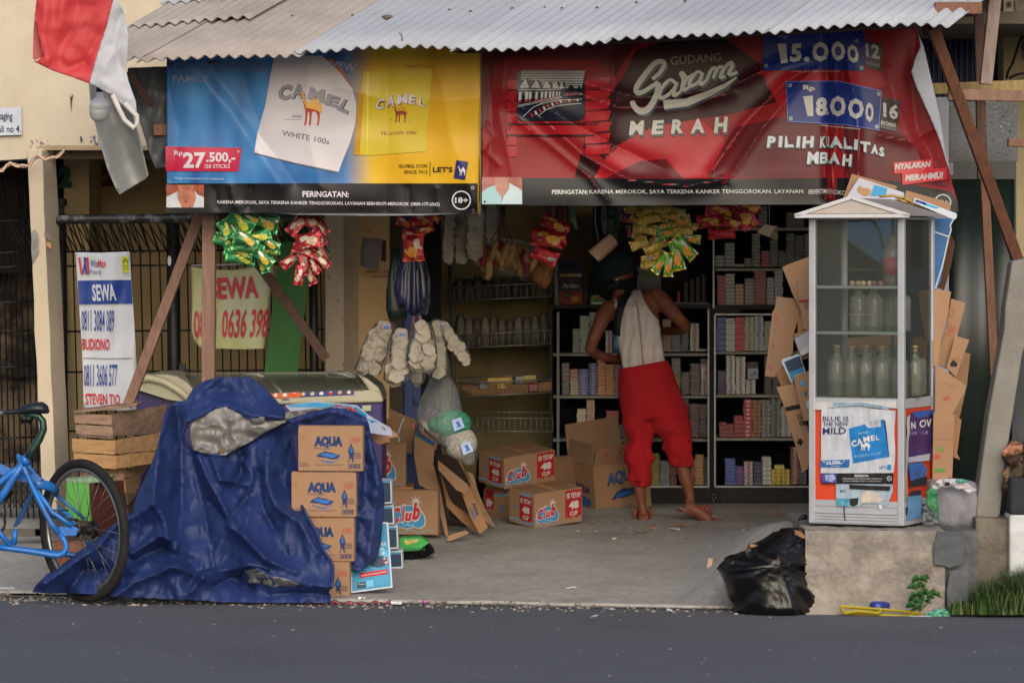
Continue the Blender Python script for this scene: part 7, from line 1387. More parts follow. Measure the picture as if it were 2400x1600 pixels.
# tank top: narrow racer back drawn as a shell over the torso
TT = M('#c6bdb8', .85, .07, 5, .25, 90, stain='#8e8078', samt=.4, ss=4, name='white_ribbed_cotton')
rowsT = [(226,318,346),(245,300,352),(270,282,362),(300,266,377),(335,246,395),(365,228,418),(390,219,446),(430,216,456),(480,222,462),(540,231,470),(600,243,480),(640,249,488),(668,250,490)]
def tor(y):   # torso centre and half width in zoom px
    T_ = ((228,330,400,.12),(245,270,430,.1),(275,215,440,.07),(320,185,446,.04),(380,195,450,.02),(450,215,455,.0),(540,232,468,.0),(620,250,482,0),(680,252,490,0))
    for a, c in zip(T_[:-1], T_[1:]):
        if a[0] <= y <= c[0]: f = (y-a[0])/(c[0]-a[0]); return [a[i]+(c[i]-a[i])*f for i in (1,2,3)]
    return list(T_[0][1:]) if y < 228 else list(T_[-1][1:])
def tsurf(x, y, o=0.):
    l, r_, dy = tor(y); cx = (l+r_)/2; rx = (r_-l)/2*1.02; t = max(-1, min(1, (x-cx)/rx)); dpt = .52*rx/2.306*km*math.sqrt(max(0, 1-t*t*.985))
    fold = .004*math.sin(x*.13+y*.01+2*nz3(x*.01, y*.01))*(1 if y > 340 else .4)+.007*ridged(x*.012+y*.004, y*.006, 3, 2)
    return mp(x, y, dy-dpt-.013-fold-o)
def rowat(rows, y):
    for a, c in zip(rows[:-1], rows[1:]):
        if a[0] <= y <= c[0]: f = (y-a[0])/(c[0]-a[0]); return a[1]+(c[1]-a[1])*f, a[2]+(c[2]-a[2])*f
    return rows[-1][1:]
def shell(u, v): y = 226+(668-226)*v; l, r_ = rowat(rowsT, y); return tsurf(l+(r_-l)*u, y)
b = MB(); b.grid(shell, 50, 80, TT); 
b.grid(lambda u, v: tsurf((194+u*22)+(28*v+6*v*v), 280+v*85-u*8*(1-v)), 6, 16, TT)    # left shoulder strap
# front half so that the shirt closes round the body
b.grid(lambda u, v: (lambda y: (lambda l, r_: Vector((tsurf(l if u < .5 else r_, y).x, 0, tsurf(l, y).z))+Vector(((u-.5)*.0, tsurf(l, y).y+math.sin(math.pi*u)*.12, 0))+Vector(((1 if u < .5 else -1)*0, 0, 0)))(*rowat(rowsT, y)))(400+268*v) if False else tsurf(rowat(rowsT, 400+268*v)[0]+(rowat(rowsT, 400+268*v)[1]-rowat(rowsT, 400+268*v)[0])*u, 400+268*v)+Vector((0, .03+.2*math.sin(math.pi*u), 0)), 16, 12, TT)
b.build('tank_top', None, man, solid=.004)
pr = PR(lambda u, v, o: tsurf(u, v, o), off=.005, step=12); pr.line([(322,285),(333,340),(343,430),(352,520),(362,640)], 3, M('#7c4434', .7), 2).line([(328,285),(339,340),(349,430),(358,520),(368,640)], 2.4, M('#8c5848', .7), 2)
pr.line([(333,228),(340,270),(352,310),(378,352),(415,385),(450,397)], 5, M('#c2b9b4', .8), 2).line([(298,248),(280,275),(262,305)], 4, M('#c2b9b4', .8), 2); pr.build('seams', man)
b = MB(); b.grid(lambda u, v: (lambda x, y, w_: tsurf(x+w_*(u-.5), y+ (u-.5)*14, .012)+Vector((0,0,0)))(286-66*v**.7-14*math.sin(math.pi*v), 240+235*v, 34+6*math.sin(math.pi*v)), 6, 24, M('#19181a', .7, .1)); b.build('strap', None, man, solid=.004, label='wide black bag strap across the back')
# pants
PT = M('#a10f1b', .9, .12, 6, .2, 150, stain='#7e0d18', samt=.3, ss=3, name='red_jersey')
b = MB(); rw = [(q1('b5',0,y)[1], q1('b5',l,0)[0], q1('b5',r_,0)[0]) for y, l, r_ in ((629,246,488),(634,246,490),(650,245,494),(700,243,516),(780,247,556),(840,252,580),(890,258,590),(915,262,592),(930,275,585))]
loft_px(b, rw, YM, .62, 36, PT, dy=[.086,.088,.09,.1,.112,.115,.112,.1,.08], tilt=[11,11,10,6,2,0,0,0,0], nf=lambda a, py: .014*ridged(math.cos(a)*1.3+math.sin(a)*.6, py*.014, 3))
def leg(rows):
    loft_px(b, [(q1('b5',0,r[0])[1], q1('b5',r[1],0)[0], q1('b5',r[2],0)[0]) for r in rows], YM, 1.0, 28, PT, nf=lambda a, py: .018*ridged(math.cos(a)*1.1, py*.018, 5, 2)+(.007*math.sin(py*.42+2.2*math.cos(a)+nz3(py*.05, a)) if py > 1025 else 0))
leg([(860,256,410),(900,262,402),(960,268,412),(1000,276,415),(1045,284,404),(1085,274,392),(1115,262,400),(1140,258,408),(1160,270,402),(1185,284,386),(1215,294,384),(1245,298,384),(1292,308,385)])
leg([(850,380,588),(880,396,594),(930,402,602),(980,412,612),(1015,445,618),(1050,470,618),(1085,478,616),(1115,490,610),(1140,498,612),(1165,510,614),(1182,518,610)])
o = b.build('sweatpants', None, man); rm = o.modifiers.new('remesh', 'REMESH'); rm.mode = 'VOXEL'; rm.voxel_size = .006; rm.use_smooth_shade = True; sm_ = o.modifiers.new('smooth', 'SMOOTH'); sm_.factor = .5; sm_.iterations = 14
b = MB()
for zz, pts in ((.0, ((303,1262),(345,1258),(386,1248))), (.0, ((515,1160),(560,1158),(613,1138)))):
    b.tube([mp(x, y, -.19 if i == 1 else -.1) for i, (x, y) in enumerate(smooth([p for p in pts], 4))][:0] or [mp(pts[0][0], pts[0][1], -.02), mp(pts[1][0], pts[1][1]+4, -.075), mp(pts[2][0], pts[2][1], -.02)], .004, 6, M('#7c0c14', .9))
b.tube([mp(538,700,-.1), mp(552,740,-.06), mp(560,765,-.03)], .003, 5, M('#a87828', .7)); b.build('cuff_seams', None, man)
# cap, hair, sandals
CAP = M('#15292e', .85, .12, 12, .2, 200, name='teal_cap'); HR = M('#0b0908', .8, .3, 60, .6, 200)
b = MB(); b.ell(mp(214,205,.21), .112, .105, .095, 20, 12, None, HR); b.ell(mp(235,225,.16), .08, .07, .06, 16, 10, None, HR); o = b.build('hair', None, man)
b = MB(); rot = Matrix.Rotation(R(-18), 3, 'Y'); prf = [(.118,-.02),(.121,.01),(.116,.045),(.1,.08),(.07,.105),(.035,.118),(.004,.121)]; b.lathe(prf, mp(210,142,.22), 28, CAP, rot=rot); b.build('cap', None, man, solid=.003)
b = MB(); b.tube([mp(150,205,.17), mp(175,212,.12), mp(205,205,.1), mp(232,188,.11), mp(245,170,.14)], .009, 8, CAP); b.ell(mp(222,172,.088), .016, .006, .008, 8, 6, Matrix.Rotation(R(-35), 3, 'Y'), M('#a8a8a4', .3, metal=.6)); b.build('cap_strap', None, man)
b = MB(); b.grid(lambda u, v: mp(280+u*60*(1-.3*abs(v-.5)), 108+v*30+u*14, .3+.1*v), 6, 6, CAP); b.build('cap_brim', None, man, solid=.004)
SN1 = M('#6e3a2c', .6, .1); SN2 = M('#a8482c', .6, .1, name='orange_strap')
b = MB(); o3 = [mp(325,1470,-.07), mp(345,1484,-.09), mp(390,1480,-.09), mp(405,1462,-.07)]
sole = [(-.042,-.055),(-.02,-.068),(.02,-.068),(.042,-.05),(.045,.0),(.05,.08),(.045,.16),(.02,.195),(-.02,.195),(-.045,.16),(-.045,.08),(-.042,0)]
def sandal(cx, ang, tilt, parent_nm):
    b = MB(); Rm = Matrix.Rotation(ang, 3, 'Z') @ Matrix.Rotation(tilt, 3, 'X')
    pts = [cx+Rm @ Vector((x, y, 0)) for x, y in sole]; b.prism(pts, (0,0,.013), SN1); b.prism([p+Vector((0,0,.0165)) for p in [cx+Rm @ Vector((x*.96, y*.97, 0)) for x, y in sole]], (0,0,.003), M('#b0a8a4', .6))
    b.tube([cx+Rm @ Vector(v) for v in ((-.047,.03,.015),(-.042,.055,.045),(-.015,.1,.062),(.0,.125,.02))], .005, 8, SN2); b.tube([cx+Rm @ Vector(v) for v in ((.047,.03,.015),(.042,.055,.045),(.018,.1,.062),(.0,.125,.02))], .005, 8, SN2)
    return b.build('sandal', None, man, bevel=.003)
sandal(mp(366,1480,.0)-Vector((0,0,.012)), 0, R(2), 0); sandal(mp(612,1425,-.03)-Vector((0,0,.012)), R(-82), R(-13), 0)
b = MB(); b.tube([mp(322,1440,-.02), mp(318,1418,.0), mp(332,1402,.02)], .0045, 8, SN2); b.tube([mp(408,1440,-.02), mp(414,1412,.0), mp(404,1402,.02)], .0045, 8, SN2); b.build('sandal_straps', None, man)
# ================= GLASS KIOSK =================
ALK = M('#a8abb2', .4, .06, 6, metal=.15, stain='#8c8a84', samt=.4, ss=4, spec=.6, name='kiosk_aluminium'); YK = 17.36
kt = R(65); kc = P(2118, 1232, YK); s_ = F/YK; KB = 225/s_/(math.sin(kt)+.102*math.cos(kt)); KA = .44; zt_ = (1232-508)/s_
kio = thing('glass_kiosk', 'aluminium framed glass display case of bottles on the concrete block', 'display case', kc, kt)
kz = lambda y: (1232-y)/s_
def kb(x0, x1, y0, y1, z0, z1, mat, nm, **k): b = MB(); b.box(x0, x1, y0, y1, z0, z1, mat); return b.build(nm, None, kio, local=True, **k)
fw = .03
for (x, y) in ((0,0),(0,KB-fw),(KA-fw,0),(KA-fw,KB-fw)): kb(x, x+fw, y, y+fw, 0, zt_, ALK, 'post', bevel=.003)
for z0, z1 in ((0,.045),(kz(1190),kz(1176)),(kz(958),kz(935)),(zt_-.012,zt_)):
    kb(.002, .022, fw, KB-fw, z0, z1, ALK, 'rail'); kb(fw, KA-fw, .002, .022, z0, z1, ALK, 'rail'); kb(KA-.022, KA-.002, fw, KB-fw, z0, z1, ALK, 'rail'); kb(fw, KA-fw, KB-.022, KB-.002, z0, z1, ALK, 'rail')
for k in range(4): kb(-.004, .004, fw, KB-fw, .006+k*.014, .014+k*.014, ALK, 'ribbed_kickboard', bevel=.001)
kb(.006, .012, fw, KB-fw, .045, kz(1190), ALK, 'kickboard')
OR = M('#c23f1c', .5, .06, 4, name='orange_panel'); kb(.008, .014, fw, KB-fw, kz(1176), kz(958), OR, 'front_panel'); kb(fw, KA-fw, .008, .014, kz(1190), kz(958), OR, 'side_panel'); kb(KA-.014, KA-.008, fw, KB-fw, .045, kz(958), M('#8c8c8a', .7), 'back_panel')
kg_ = FILM('6c726a', .13, .04, gl=.24, name='kiosk_glass')
kb(.010, .013, fw, KB-fw, kz(935), zt_-.012, kg_, 'front_glass'); kb(fw, KA-fw, .010, .013, kz(935), zt_-.012, kg_, 'side_glass'); kb(fw, KA-fw, KB-.013, KB-.010, kz(935), zt_-.012, kg_, 'side_glass')
for x in (KB*.28, KB*.42): kb(KA-.03, KA-.01, x, x+.012, kz(935), zt_, M('#5a5e62', .4, metal=.4), 'door_stile')
SG = FILM('6c8078', .3, .05, gl=.2, name='shelf_glass')
for y in (672, 780): kb(.014, KA-.03, .02, KB-.02, kz(y+3), kz(y-1), SG, 'glass_shelf'); kb(.012, .016, fw, KB-fw, kz(y+5), kz(y-2), M('#75807c', .3, .05, spec=.8), 'shelf_edge')
kb(.014, KA-.03, .02, KB-.02, kz(936), kz(932), M('#6c6c66', .6), 'bottom_shelf')
b = MB(); ov = .045; ry0, ry1 = -ov, KB+ov; rz = zt_+.004; ah = .082; m_ = (ry0+ry1)/2; x0, x1 = -.05, KA+.05   # gable roof
b.add([(x0,ry0,rz),(x0,ry1,rz),(x0,m_,rz+ah),(x1,ry0,rz),(x1,ry1,rz),(x1,m_,rz+ah)], [(0,1,2),(3,5,4),(0,2,5,3),(1,4,5,2),(0,3,4,1)], M('#8a8785', .55, .06)); b.build('roof', None, kio, local=True)
b = MB(); b.add([(x0-.003,ry0+.03,rz+.012),(x0-.003,ry1-.03,rz+.012),(x0-.003,m_,rz+ah-.01)], [(0,1,2)], M('#b8aea4', .6, .08, 6, stain='#a0845c', samt=.5, ss=6, sth=.56)); b.build('gable_panel', None, kio, local=True)
for a, c in (((x0-.006,ry0,rz+.002),(x0-.006,m_,rz+ah+.002)), ((x0-.006,ry1,rz+.002),(x0-.006,m_,rz+ah+.002)), ((x0-.006,ry0,rz),(x0-.006,ry1,rz)), ((x0,ry0-.003,rz),(x1,ry0-.003,rz))): b = MB(); b.beam(a, c, .016, .012, (-1,0,0), M('#c8c8c8', .4, .04)); b.build('roof_trim', None, kio, local=True)
# posters on the kiosk (front surface coordinates from photo px)
def SK_(zp): 
    def f(u, v, o):
        x, y = q1(zp, u, v); t = (2118-x)/225; t = max(-.1, min(1.1, t)); lev = 1232-7*t; wob = .004*nz3(x*.03, y*.03)+.0015*math.sin(x*.2+y*.05)
        return kc+Matrix.Rotation(kt, 3, 'Z') @ Vector((.004-o+wob-.003, KB*t*(1+.0*t), (lev-y)/s_))
    return f
def poster(surf, pts, mat, step, nm, pf=None, lab=None):
    pr = PR(surf, step=step, off=.004); pr.poly(pts, mat, 0); o = pr.mb.build(nm, None, kio, solid=.0015, label=lab)
    if pf: p2 = PR(surf, step=step, off=.006); pf(p2); p2.build('print', kio)
PPW = M('#b4b8c0', .55, .05, 8, .3, 30, name='poster_paper'); CB = M('#1d72b4', .45, .15, 12); NV2 = M('#2a2a58', .5)
def post1(pr):
    T = lambda t, c, m, bo=.02, sh=0, lf=3: pr.text(t, c, m, bo, sh, lift=lf)
    T('BLUE IS', [(640,122),(782,124),(782,150),(640,148)], NV2, .01); T('THE NEW', [(640,154),(780,152),(780,178),(640,176)], NV2, .01); T('MILD', [(640,184),(768,182),(768,220),(640,220)], NV2, .02)
    pr.poly([(782,190),(970,142),(1002,345),(805,380)], CB, 1).poly([(970,142),(982,150),(1004,340),(1002,345)], NV2, 2).poly([(860,160),(955,140),(960,180),(890,188)], PPW, 2)
    T('MORE', [(896,152),(945,148),(946,162),(897,166)], M('#7c8ca4'), .01, 0, 4); T('TASTE', [(892,168),(940,163),(940,178),(893,182)], M('#7c8ca4'), .01, 0, 4); T('FILTER', [(836,212),(892,205),(892,217),(837,224)], M('#8cc0e0'), .01, 0, 4)
    for ch, c in zip('CAMEL', ([(796,258),(822,252),(828,285),(800,292)], [(824,250),(856,238),(860,270),(830,282)], [(862,236),(895,230),(898,262),(866,266)], [(900,230),(922,228),(924,256),(904,258)], [(930,228),(948,230),(950,252),(930,254)])): T(ch, c, WHP, .04, 0, 4)
    pr.poly([(836+a*70, 258+b_*52) for a, b_ in camel_pts()], WHP, 4); T('INTENSE BLUE', [(812,336),(955,318),(957,330),(814,350)], M('#7cb4dc'), .01, 0, 4)
    pr.poly([(628,362),(790,358),(785,402),(628,400)], M('#1f5c9c', .5), 2); T('Rp', [(642,366),(656,366),(656,376),(642,376)], WHP, .02); T('20.500,-*', [(658,366),(765,362),(764,386),(658,388)], WHP, .03); T('/20 batang', [(685,389),(735,388),(735,397),(685,398)], WHP, 0)
    T("LET'S", [(950,395),(988,393),(988,408),(950,410)], M('#5c7ca4'), .02); pr.poly([(994,386),(1014,388),(1010,418),(990,414)], CB, 2)
    pr.poly([(629,432),(1027,432),(1025,492),(629,488)], M('#151419', .5), 2).poly([(632,436),(718,436),(718,484),(632,482)], M('#54408c', .5, .3, 40), 3).poly([(650,440),(700,438),(712,460),(690,480),(655,470)], M('#8c9cc0', .5, .3, 40), 4)
    T('PERINGATAN', [(815,440),(892,440),(892,453),(815,453)], WHP, .02, 0, 5); T('KARENA MEROKOK, SAYA TERKENA KANKER TENGGOROKAN', [(750,458),(965,460),(965,468),(750,466)], WHP, 0, 0, 5); T('LAYANAN BERHENTI MEROKOK (0800-177-6565)', [(755,471),(960,473),(960,481),(755,479)], WHP, 0, 0, 5); pr.ring(1004, 462, 12, 3, WHP, 5); T('18+', [(997,458),(1012,458),(1012,467),(997,467)], WHP, .02, 0, 5)
poster(SK_('b8'), [(632,85),(700,78),(830,74),(900,84),(1036,96),(1030,200),(1034,330),(1026,432),(1025,492),(900,490),(628,486),(630,300)], PPW, 22, 'poster', post1, 'white poster with bright blue cigarette packet')
poster(SK_('b8'), [(586,44),(1040,44),(1040,84),(900,72),(760,60),(640,86),(586,86)], M('#bcbcba', .5, .08), 22, 'paper_strip', lambda pr: pr.poly([(694,48),(860,50),(1020,80),(990,90),(830,64),(700,76)], M('#7c94a4', .5, .3, 30), 1))
poster(SK_('b8'), [(710,490),(1020,492),(1022,530),(1000,590),(985,614),(960,600),(860,596),(836,614),(800,612),(714,610)], M('#94a4b4', .6, .1), 20, 'torn_paper', lambda pr: (pr.poly([(784,494),(1008,504),(1004,530),(786,518)], M('#1c1a1e'), 1), pr.poly([(716,568),(788,570),(786,612),(718,610)], M('#4c90a4', .5, .3, 30), 1), pr.poly([(788,570),(836,566),(832,600),(810,612),(790,606)], M('#1c1a1e'), 2), pr.poly([(850,545),(880,530),(960,540),(940,560),(985,575),(940,590),(850,592)], M('#b8aca0', .7), 2), pr.poly([(945,604),(965,602),(962,630),(948,628)], M('#b8bcc0', .7), 3), pr.text('SKT', [(735,522),(765,522),(765,536),(735,536)], M('#34506c'), .03), pr.line([(756,612),(762,690)], 7, M('#3c3a3a'), 2)), 'torn pale paper scraps under the poster')
def SS(u, v, o):   # side face from photo px b8
    x, y = q1('b8', u, v); t = (x-2118)/72; wob = .006*nz3(x*.05, y*.03)
    return kc+Matrix.Rotation(kt, 3, 'Z') @ Vector((KA*t*(1.0), .004-o-.002+wob, (1232-6*t-y)/s_))
pr = PR(SS, step=20, off=.004); PRP = M('#3c2460', .45, .3, 12)
pr.poly([(1098,130),(1125,105),(1232,95),(1235,200),(1225,300),(1215,370),(1180,378),(1095,370)], PRP, 0).poly([(1118,108),(1230,95),(1230,128),(1150,140)], M('#2450a0', .45), 1)
pr.poly([(1100,350),(1215,338),(1210,375),(1098,378)], M('#a8acb8', .5), 2).poly([(1102,385),(1170,380),(1200,420),(1196,460),(1110,480)], M('#2c5ca0', .45, .3, 20), 1).poly([(1110,478),(1200,462),(1196,505),(1104,515)], M('#1c1c24'), 2).poly([(1098,560),(1172,562),(1170,682),(1094,690)], M('#5c8cb4', .6, .2), 1).poly([(1110,535),(1168,530),(1168,560),(1105,562)], M('#242430'), 2).poly([(1092,130),(1108,120),(1100,300),(1090,500),(1094,560),(1088,600),(1085,400)], M('#a4a49c', .7), 3)
pr.text('N', [(1112,160),(1138,160),(1136,196),(1112,198)], WHP, .03, lift=4).text('OV', [(1156,150),(1224,146),(1222,190),(1156,194)], WHP, .03, lift=4).text('LINE', [(1108,212),(1140,212),(1140,230),(1108,230)], M('#9c8cb8'), .01, lift=4).text('LUE', [(1168,212),(1204,212),(1204,230),(1168,230)], M('#9c8cb8'), .01, lift=4); pr.build('side_poster', kio, label='torn purple and blue poster on the right flank')
# bottles: built once, then copied
BG = FILM('b0b6aa', .17, .04, gl=.3, name='bottle_glass'); CK = M('#8c7a54', .8)
def bottle(h_, r_, x, y, z, label, grp, cork=True, liquid=0):
    label = label.replace(' on the bottom kiosk shelf', ', bottom kiosk shelf')
    t = thing('glass_bottle', label, 'bottle', kc+Matrix.Rotation(kt, 3, 'Z') @ Vector((x, y, z)), 0, grp)
    b = MB(); b.lathe([(r_*.92,0),(r_,.01),(r_,h_*.68),(r_*.9,h_*.75),(r_*.5,h_*.82),(r_*.42,h_*.87),(r_*.36,h_*.93),(r_*.46,h_*.94),(r_*.46,h_*.98),(r_*.4,h_)], n=18, mat=BG); b.build('glass', None, t, local=True)
    if cork: b = MB(); b.lathe([(r_*.34,h_*.94),(r_*.36,h_*1.02),(r_*.4,h_*1.02),(r_*.4,h_*1.07)], n=10, mat=CK); b.build('cork', None, t, local=True)
    if liquid: b = MB(); b.lathe([(r_*.86,.012),(r_*.9,.02),(r_*.9,h_*liquid)], n=16, mat=FILM('4c5a50' if liquid < .4 else '2c3c44', .35, .05, gl=.1, name='liquid')); b.build('liquid', None, t, local=True)
    return t
kI = lambda px, off=0: KB*(2118-px)/225
zm, zl = kz(779), kz(931)
for k, (x, X, lb) in enumerate(((2000,.07,'leftmost bottle'),(2036,.07,'second bottle from the left'),(2056,.2,'set back bottle'),(2100,.08,'rightmost front bottle'),(2080,.3,'rearmost bottle'))): bottle(.21, .041, X, kI(x), zm, lb+' on the middle glass shelf of the kiosk', 'bottles on the middle kiosk shelf', k in (3,), .12)
for k, (x, X, lq, lb) in enumerate(((1950,.06,.3,'first bottle from the left'),(1984,.06,.3,'second bottle from the left'),(2020,.05,.5,'third bottle from the left'),(2058,.05,.35,'fourth bottle from the left'),(2097,.06,.3,'rightmost bottle'),(1966,.2,.2,'left bottle of the back row'),(2002,.2,.2,'second bottle of the back row'),(2042,.2,.2,'third bottle of the back row'),(2082,.2,.2,'fourth bottle of the back row'),(2100,.3,.2,'far right bottle of the rear row'),(2060,.33,.2,'rear middle bottle'),(1930,.16,.2,'far left back bottle'),(2022,.33,.2,'rear left bottle'),(1985,.34,.2,'farthest left rear bottle'),(2112,.18,.3,'bottle tight against the right post'))): bottle(.215, .041, X, kI(x), zl, lb+' on the bottom kiosk shelf', 'bottles on the bottom kiosk shelf', True, lq)
t = bottle(.23, .045, .12, kI(2072), kz(671), 'large bottle with red label alone on the top kiosk shelf', None, False, .1); b = MB(); b.lathe([(.046,.05),(.046,.13)], n=16, mat=M('#8c4850', .5, .2)); b.build('label', None, t, local=True)
for k in range(6):
    b = MB(); b.lathe([(.004,0),(.012,.006),(.014,.014),(.009,.022),(.003,.026)], n=10, mat=M(['#a8987c','#b0a488','#8c5c58'][k//2], .7)); o = b.build('cork_stopper'); o.location = kc+Matrix.Rotation(kt, 3, 'Z') @ Vector((.05+.01*(k % 2), kI(1988+k*13), kz(671))); tag(o, ['first','second','third','fourth','fifth','sixth'][k]+' stopper from the left in the row on the top kiosk shelf', 'stopper', 'stoppers on the top kiosk shelf')
b = MB(); b.tube([kc+Matrix.Rotation(kt, 3, 'Z') @ Vector((.1, kI(x), kz(y))) for x, y in q('b7', (640,305),(680,330),(712,380),(738,490))], .006, 8, M('#101012', .5)); tag(b.build('black_cable'), 'black cable hanging inside the top of the kiosk', 'cable')
# cardboard around the kiosk
def bd(zp, pts, Y, mat, label, pf=None, th=.01): return board(q(zp, *pts), Y, mat, label, th=th, prints=pf)
Q = lambda zp, *p: q(zp, *p)
bd('c7', [(262,20),(300,0),(470,-60),(480,330),(395,340),(330,200),(320,170)], 18.3, KR, 'brown cardboard sheet sloping behind the upper left of the kiosk', lambda pr: pr.line(Q('c7',(328,180),(372,155)), 2, KR2, 1))
bd('c7', [(366,105),(480,90),(480,470),(415,478),(385,260)], 18.2, KR, 'cardboard sheet with a dark red band left of the kiosk', lambda pr: (pr.poly(Q('c7',(385,262),(480,252),(480,270),(388,280)), M('#96202c',.7), 1), pr.line(Q('c7',(425,285),(458,280),(460,325),(430,330),(425,285)), 1.2, M('#54402c'), 1), pr.text('0', Q('c7',(432,290),(452,288),(454,318),(434,320)), M('#54402c'), 0)))
bd('c7', [(222,235),(345,248),(395,340),(345,520),(340,650),(205,828),(135,818),(190,345),(205,330)], 18.35, KR, 'tall narrow cardboard strip with red and blue marks left of the kiosk', lambda pr: [pr.text('CAFE' if k % 2 else 'nota', Q('c7',(x-14,y-30),(x-2,y+28),(x+14,y+26),(x+2,y-32)), M('#a84858' if k % 2 else '#6c84a0', .8), .02) for k, (x, y) in enumerate(((236,300),(216,395),(204,480),(194,590),(182,670),(172,755)))])
bd('c7', [(375,380),(412,375),(412,480),(375,520)], 18.33, KR2, 'small dark cardboard strip with faint blue marks left of the kiosk')
bd('c7', [(345,510),(460,470),(480,470),(480,680),(400,700),(355,560)], 18.15, KR2, 'brown cardboard behind the white card left of the kiosk')
bd('c7', [(350,545),(470,480),(480,600),(450,640),(400,672)], 18.1, M('#a8a8b0', .6, .05), 'white card stuck between cardboard sheets left of the kiosk', lambda pr: pr.poly(Q('c7',(418,610),(470,590),(470,640),(400,670),(395,645)), M('#c4c4c4',.4), 1))
bd('c7', [(215,800),(270,755),(345,870),(300,880),(250,892)], 18.25, KR2, 'crumpled dark cardboard corner below the tall strip')
bd('c7', [(262,695),(380,655),(392,665),(435,790),(345,825),(340,872),(328,868),(255,712)], 18.1, LW, 'white edged blue card leaning left of the kiosk', lambda pr: (pr.poly(Q('c7',(275,714),(385,668),(428,785),(345,812),(335,860)), M('#1c7cb0',.5), 1), pr.poly(Q('c7',(275,714),(388,672),(418,750),(308,792)), DBB, 2)))
bd('c7', [(342,820),(440,785),(480,780),(480,1150),(420,1145),(392,1030)], 18.0, KR, 'cardboard with light blue marks beside the kiosk post', lambda pr: (pr.poly(Q('c7',(390,855),(425,850),(435,890),(400,893)), M('#5c8ca8',.7,.3,60), 1), pr.line(Q('c7',(410,925),(440,950),(430,965),(450,925)), 2, RDP, 1), pr.poly(Q('c7',(415,935),(440,930),(436,970),(418,968)), M('#5c8ca8',.7), 1), pr.poly(Q('c7',(436,998),(460,990),(460,1060),(442,1050)), M('#a8a8a4',.7), 1)))
bd('c7', [(220,900),(300,882),(350,872),(410,1080),(445,1180),(480,1360),(450,1500),(410,1525),(360,1330),(300,1150),(270,1030)], 18.1, KR, 'long cardboard sheet with black print reaching down beside the kiosk', lambda pr: (pr.poly(Q('c7',(280,1048),(385,1025),(398,1055),(290,1078)), M('#15120f',.8), 1), pr.text('OSU', Q('c7',(382,1150),(455,1140),(458,1178),(388,1182)), M('#15120f',.8), .06), pr.poly(Q('c7',(360,1300),(380,1300),(375,1282),(402,1276),(405,1295),(420,1292),(398,1332)), M('#15120f',.8), 1), pr.text('NO', Q('c7',(365,1100),(410,1095),(410,1110),(367,1115)), M('#2c241c'), .02), pr.text('ISI', Q('c7',(375,1118),(415,1115),(415,1140),(377,1142)), M('#2c241c'), .01), pr.line(Q('c7',(365,1362),(450,1340)), 1.5, KR2, 1)))
bd('b7', [(585,20),(870,98),(872,115),(540,180),(530,178)], 17.95, KR, 'brown cardboard standing behind the kiosk roof')
bd('b7', [(632,45),(918,140),(920,185),(700,185),(542,182)], 17.9, M('#aeb0bc', .6, .04), 'white cardboard with a torn tan patch above the kiosk roof', lambda pr: (pr.poly(Q('b7',(617,118),(630,96),(655,108),(690,112),(708,128),(702,150),(690,158),(660,160),(630,140)), M('#a88460',.8), 1), pr.poly(Q('b7',(728,90),(810,112),(800,162),(704,160)), M('#2f8fc0',.5), 1)))
bd('b7', [(930,125),(1210,205),(1212,250),(1100,250),(960,215),(918,190)], 17.88, KR, 'brown cardboard edge at the right above the kiosk roof')
bd('b7', [(985,172),(1252,272),(1250,300),(1235,310),(1205,300),(975,200)], 17.84, LW, 'white and blue card edge lying over the kiosk roof', lambda pr: (pr.poly(Q('b7',(992,182),(1050,200),(1060,220),(985,196)), M('#1c3c84'), 1), pr.poly(Q('b7',(1050,202),(1140,235),(1120,240),(1040,216)), M('#2f9ac8'), 1)))
bd('b7', [(930,310),(1235,300),(1220,340),(1215,375),(1200,425),(1150,700),(1112,770),(1100,740),(1060,420)], 18.0, M('#1d5c94', .5, .12), 'large blue card standing behind the right flank of the kiosk', lambda pr: (pr.line(Q('b7',(1045,365),(1110,388),(1205,420)), 3.4, LW, 1), pr.line(Q('b7',(1235,300),(1208,345),(1215,375),(1200,420),(1160,600),(1115,745)), 3.2, LW, 2)))
bd('b7', [(540,330),(870,310),(870,640),(720,560),(560,440)], 18.2, M('#20567c', .5, .2), 'blue card seen through the kiosk glass'); bd('b7', [(430,470),(510,440),(512,640),(430,640)], 18.3, KR, 'cardboard seen through the left pane of the kiosk')
bd('b7', [(816,470),(880,540),(880,650),(820,640)], 18.15, M('#8c1c28', .6), 'dark red scrap seen through the top kiosk pane'); bd('b7', [(545,1060),(900,1030),(905,1150),(545,1140)], 18.2, KR2, 'cardboard flap behind the lower kiosk bottles')
bd('b7', [(1210,400),(1240,460),(1215,600),(1170,760),(1130,740),(1190,480)], 18.1, M('#4a3222', .9), 'dark brown board edge right of the blue card')
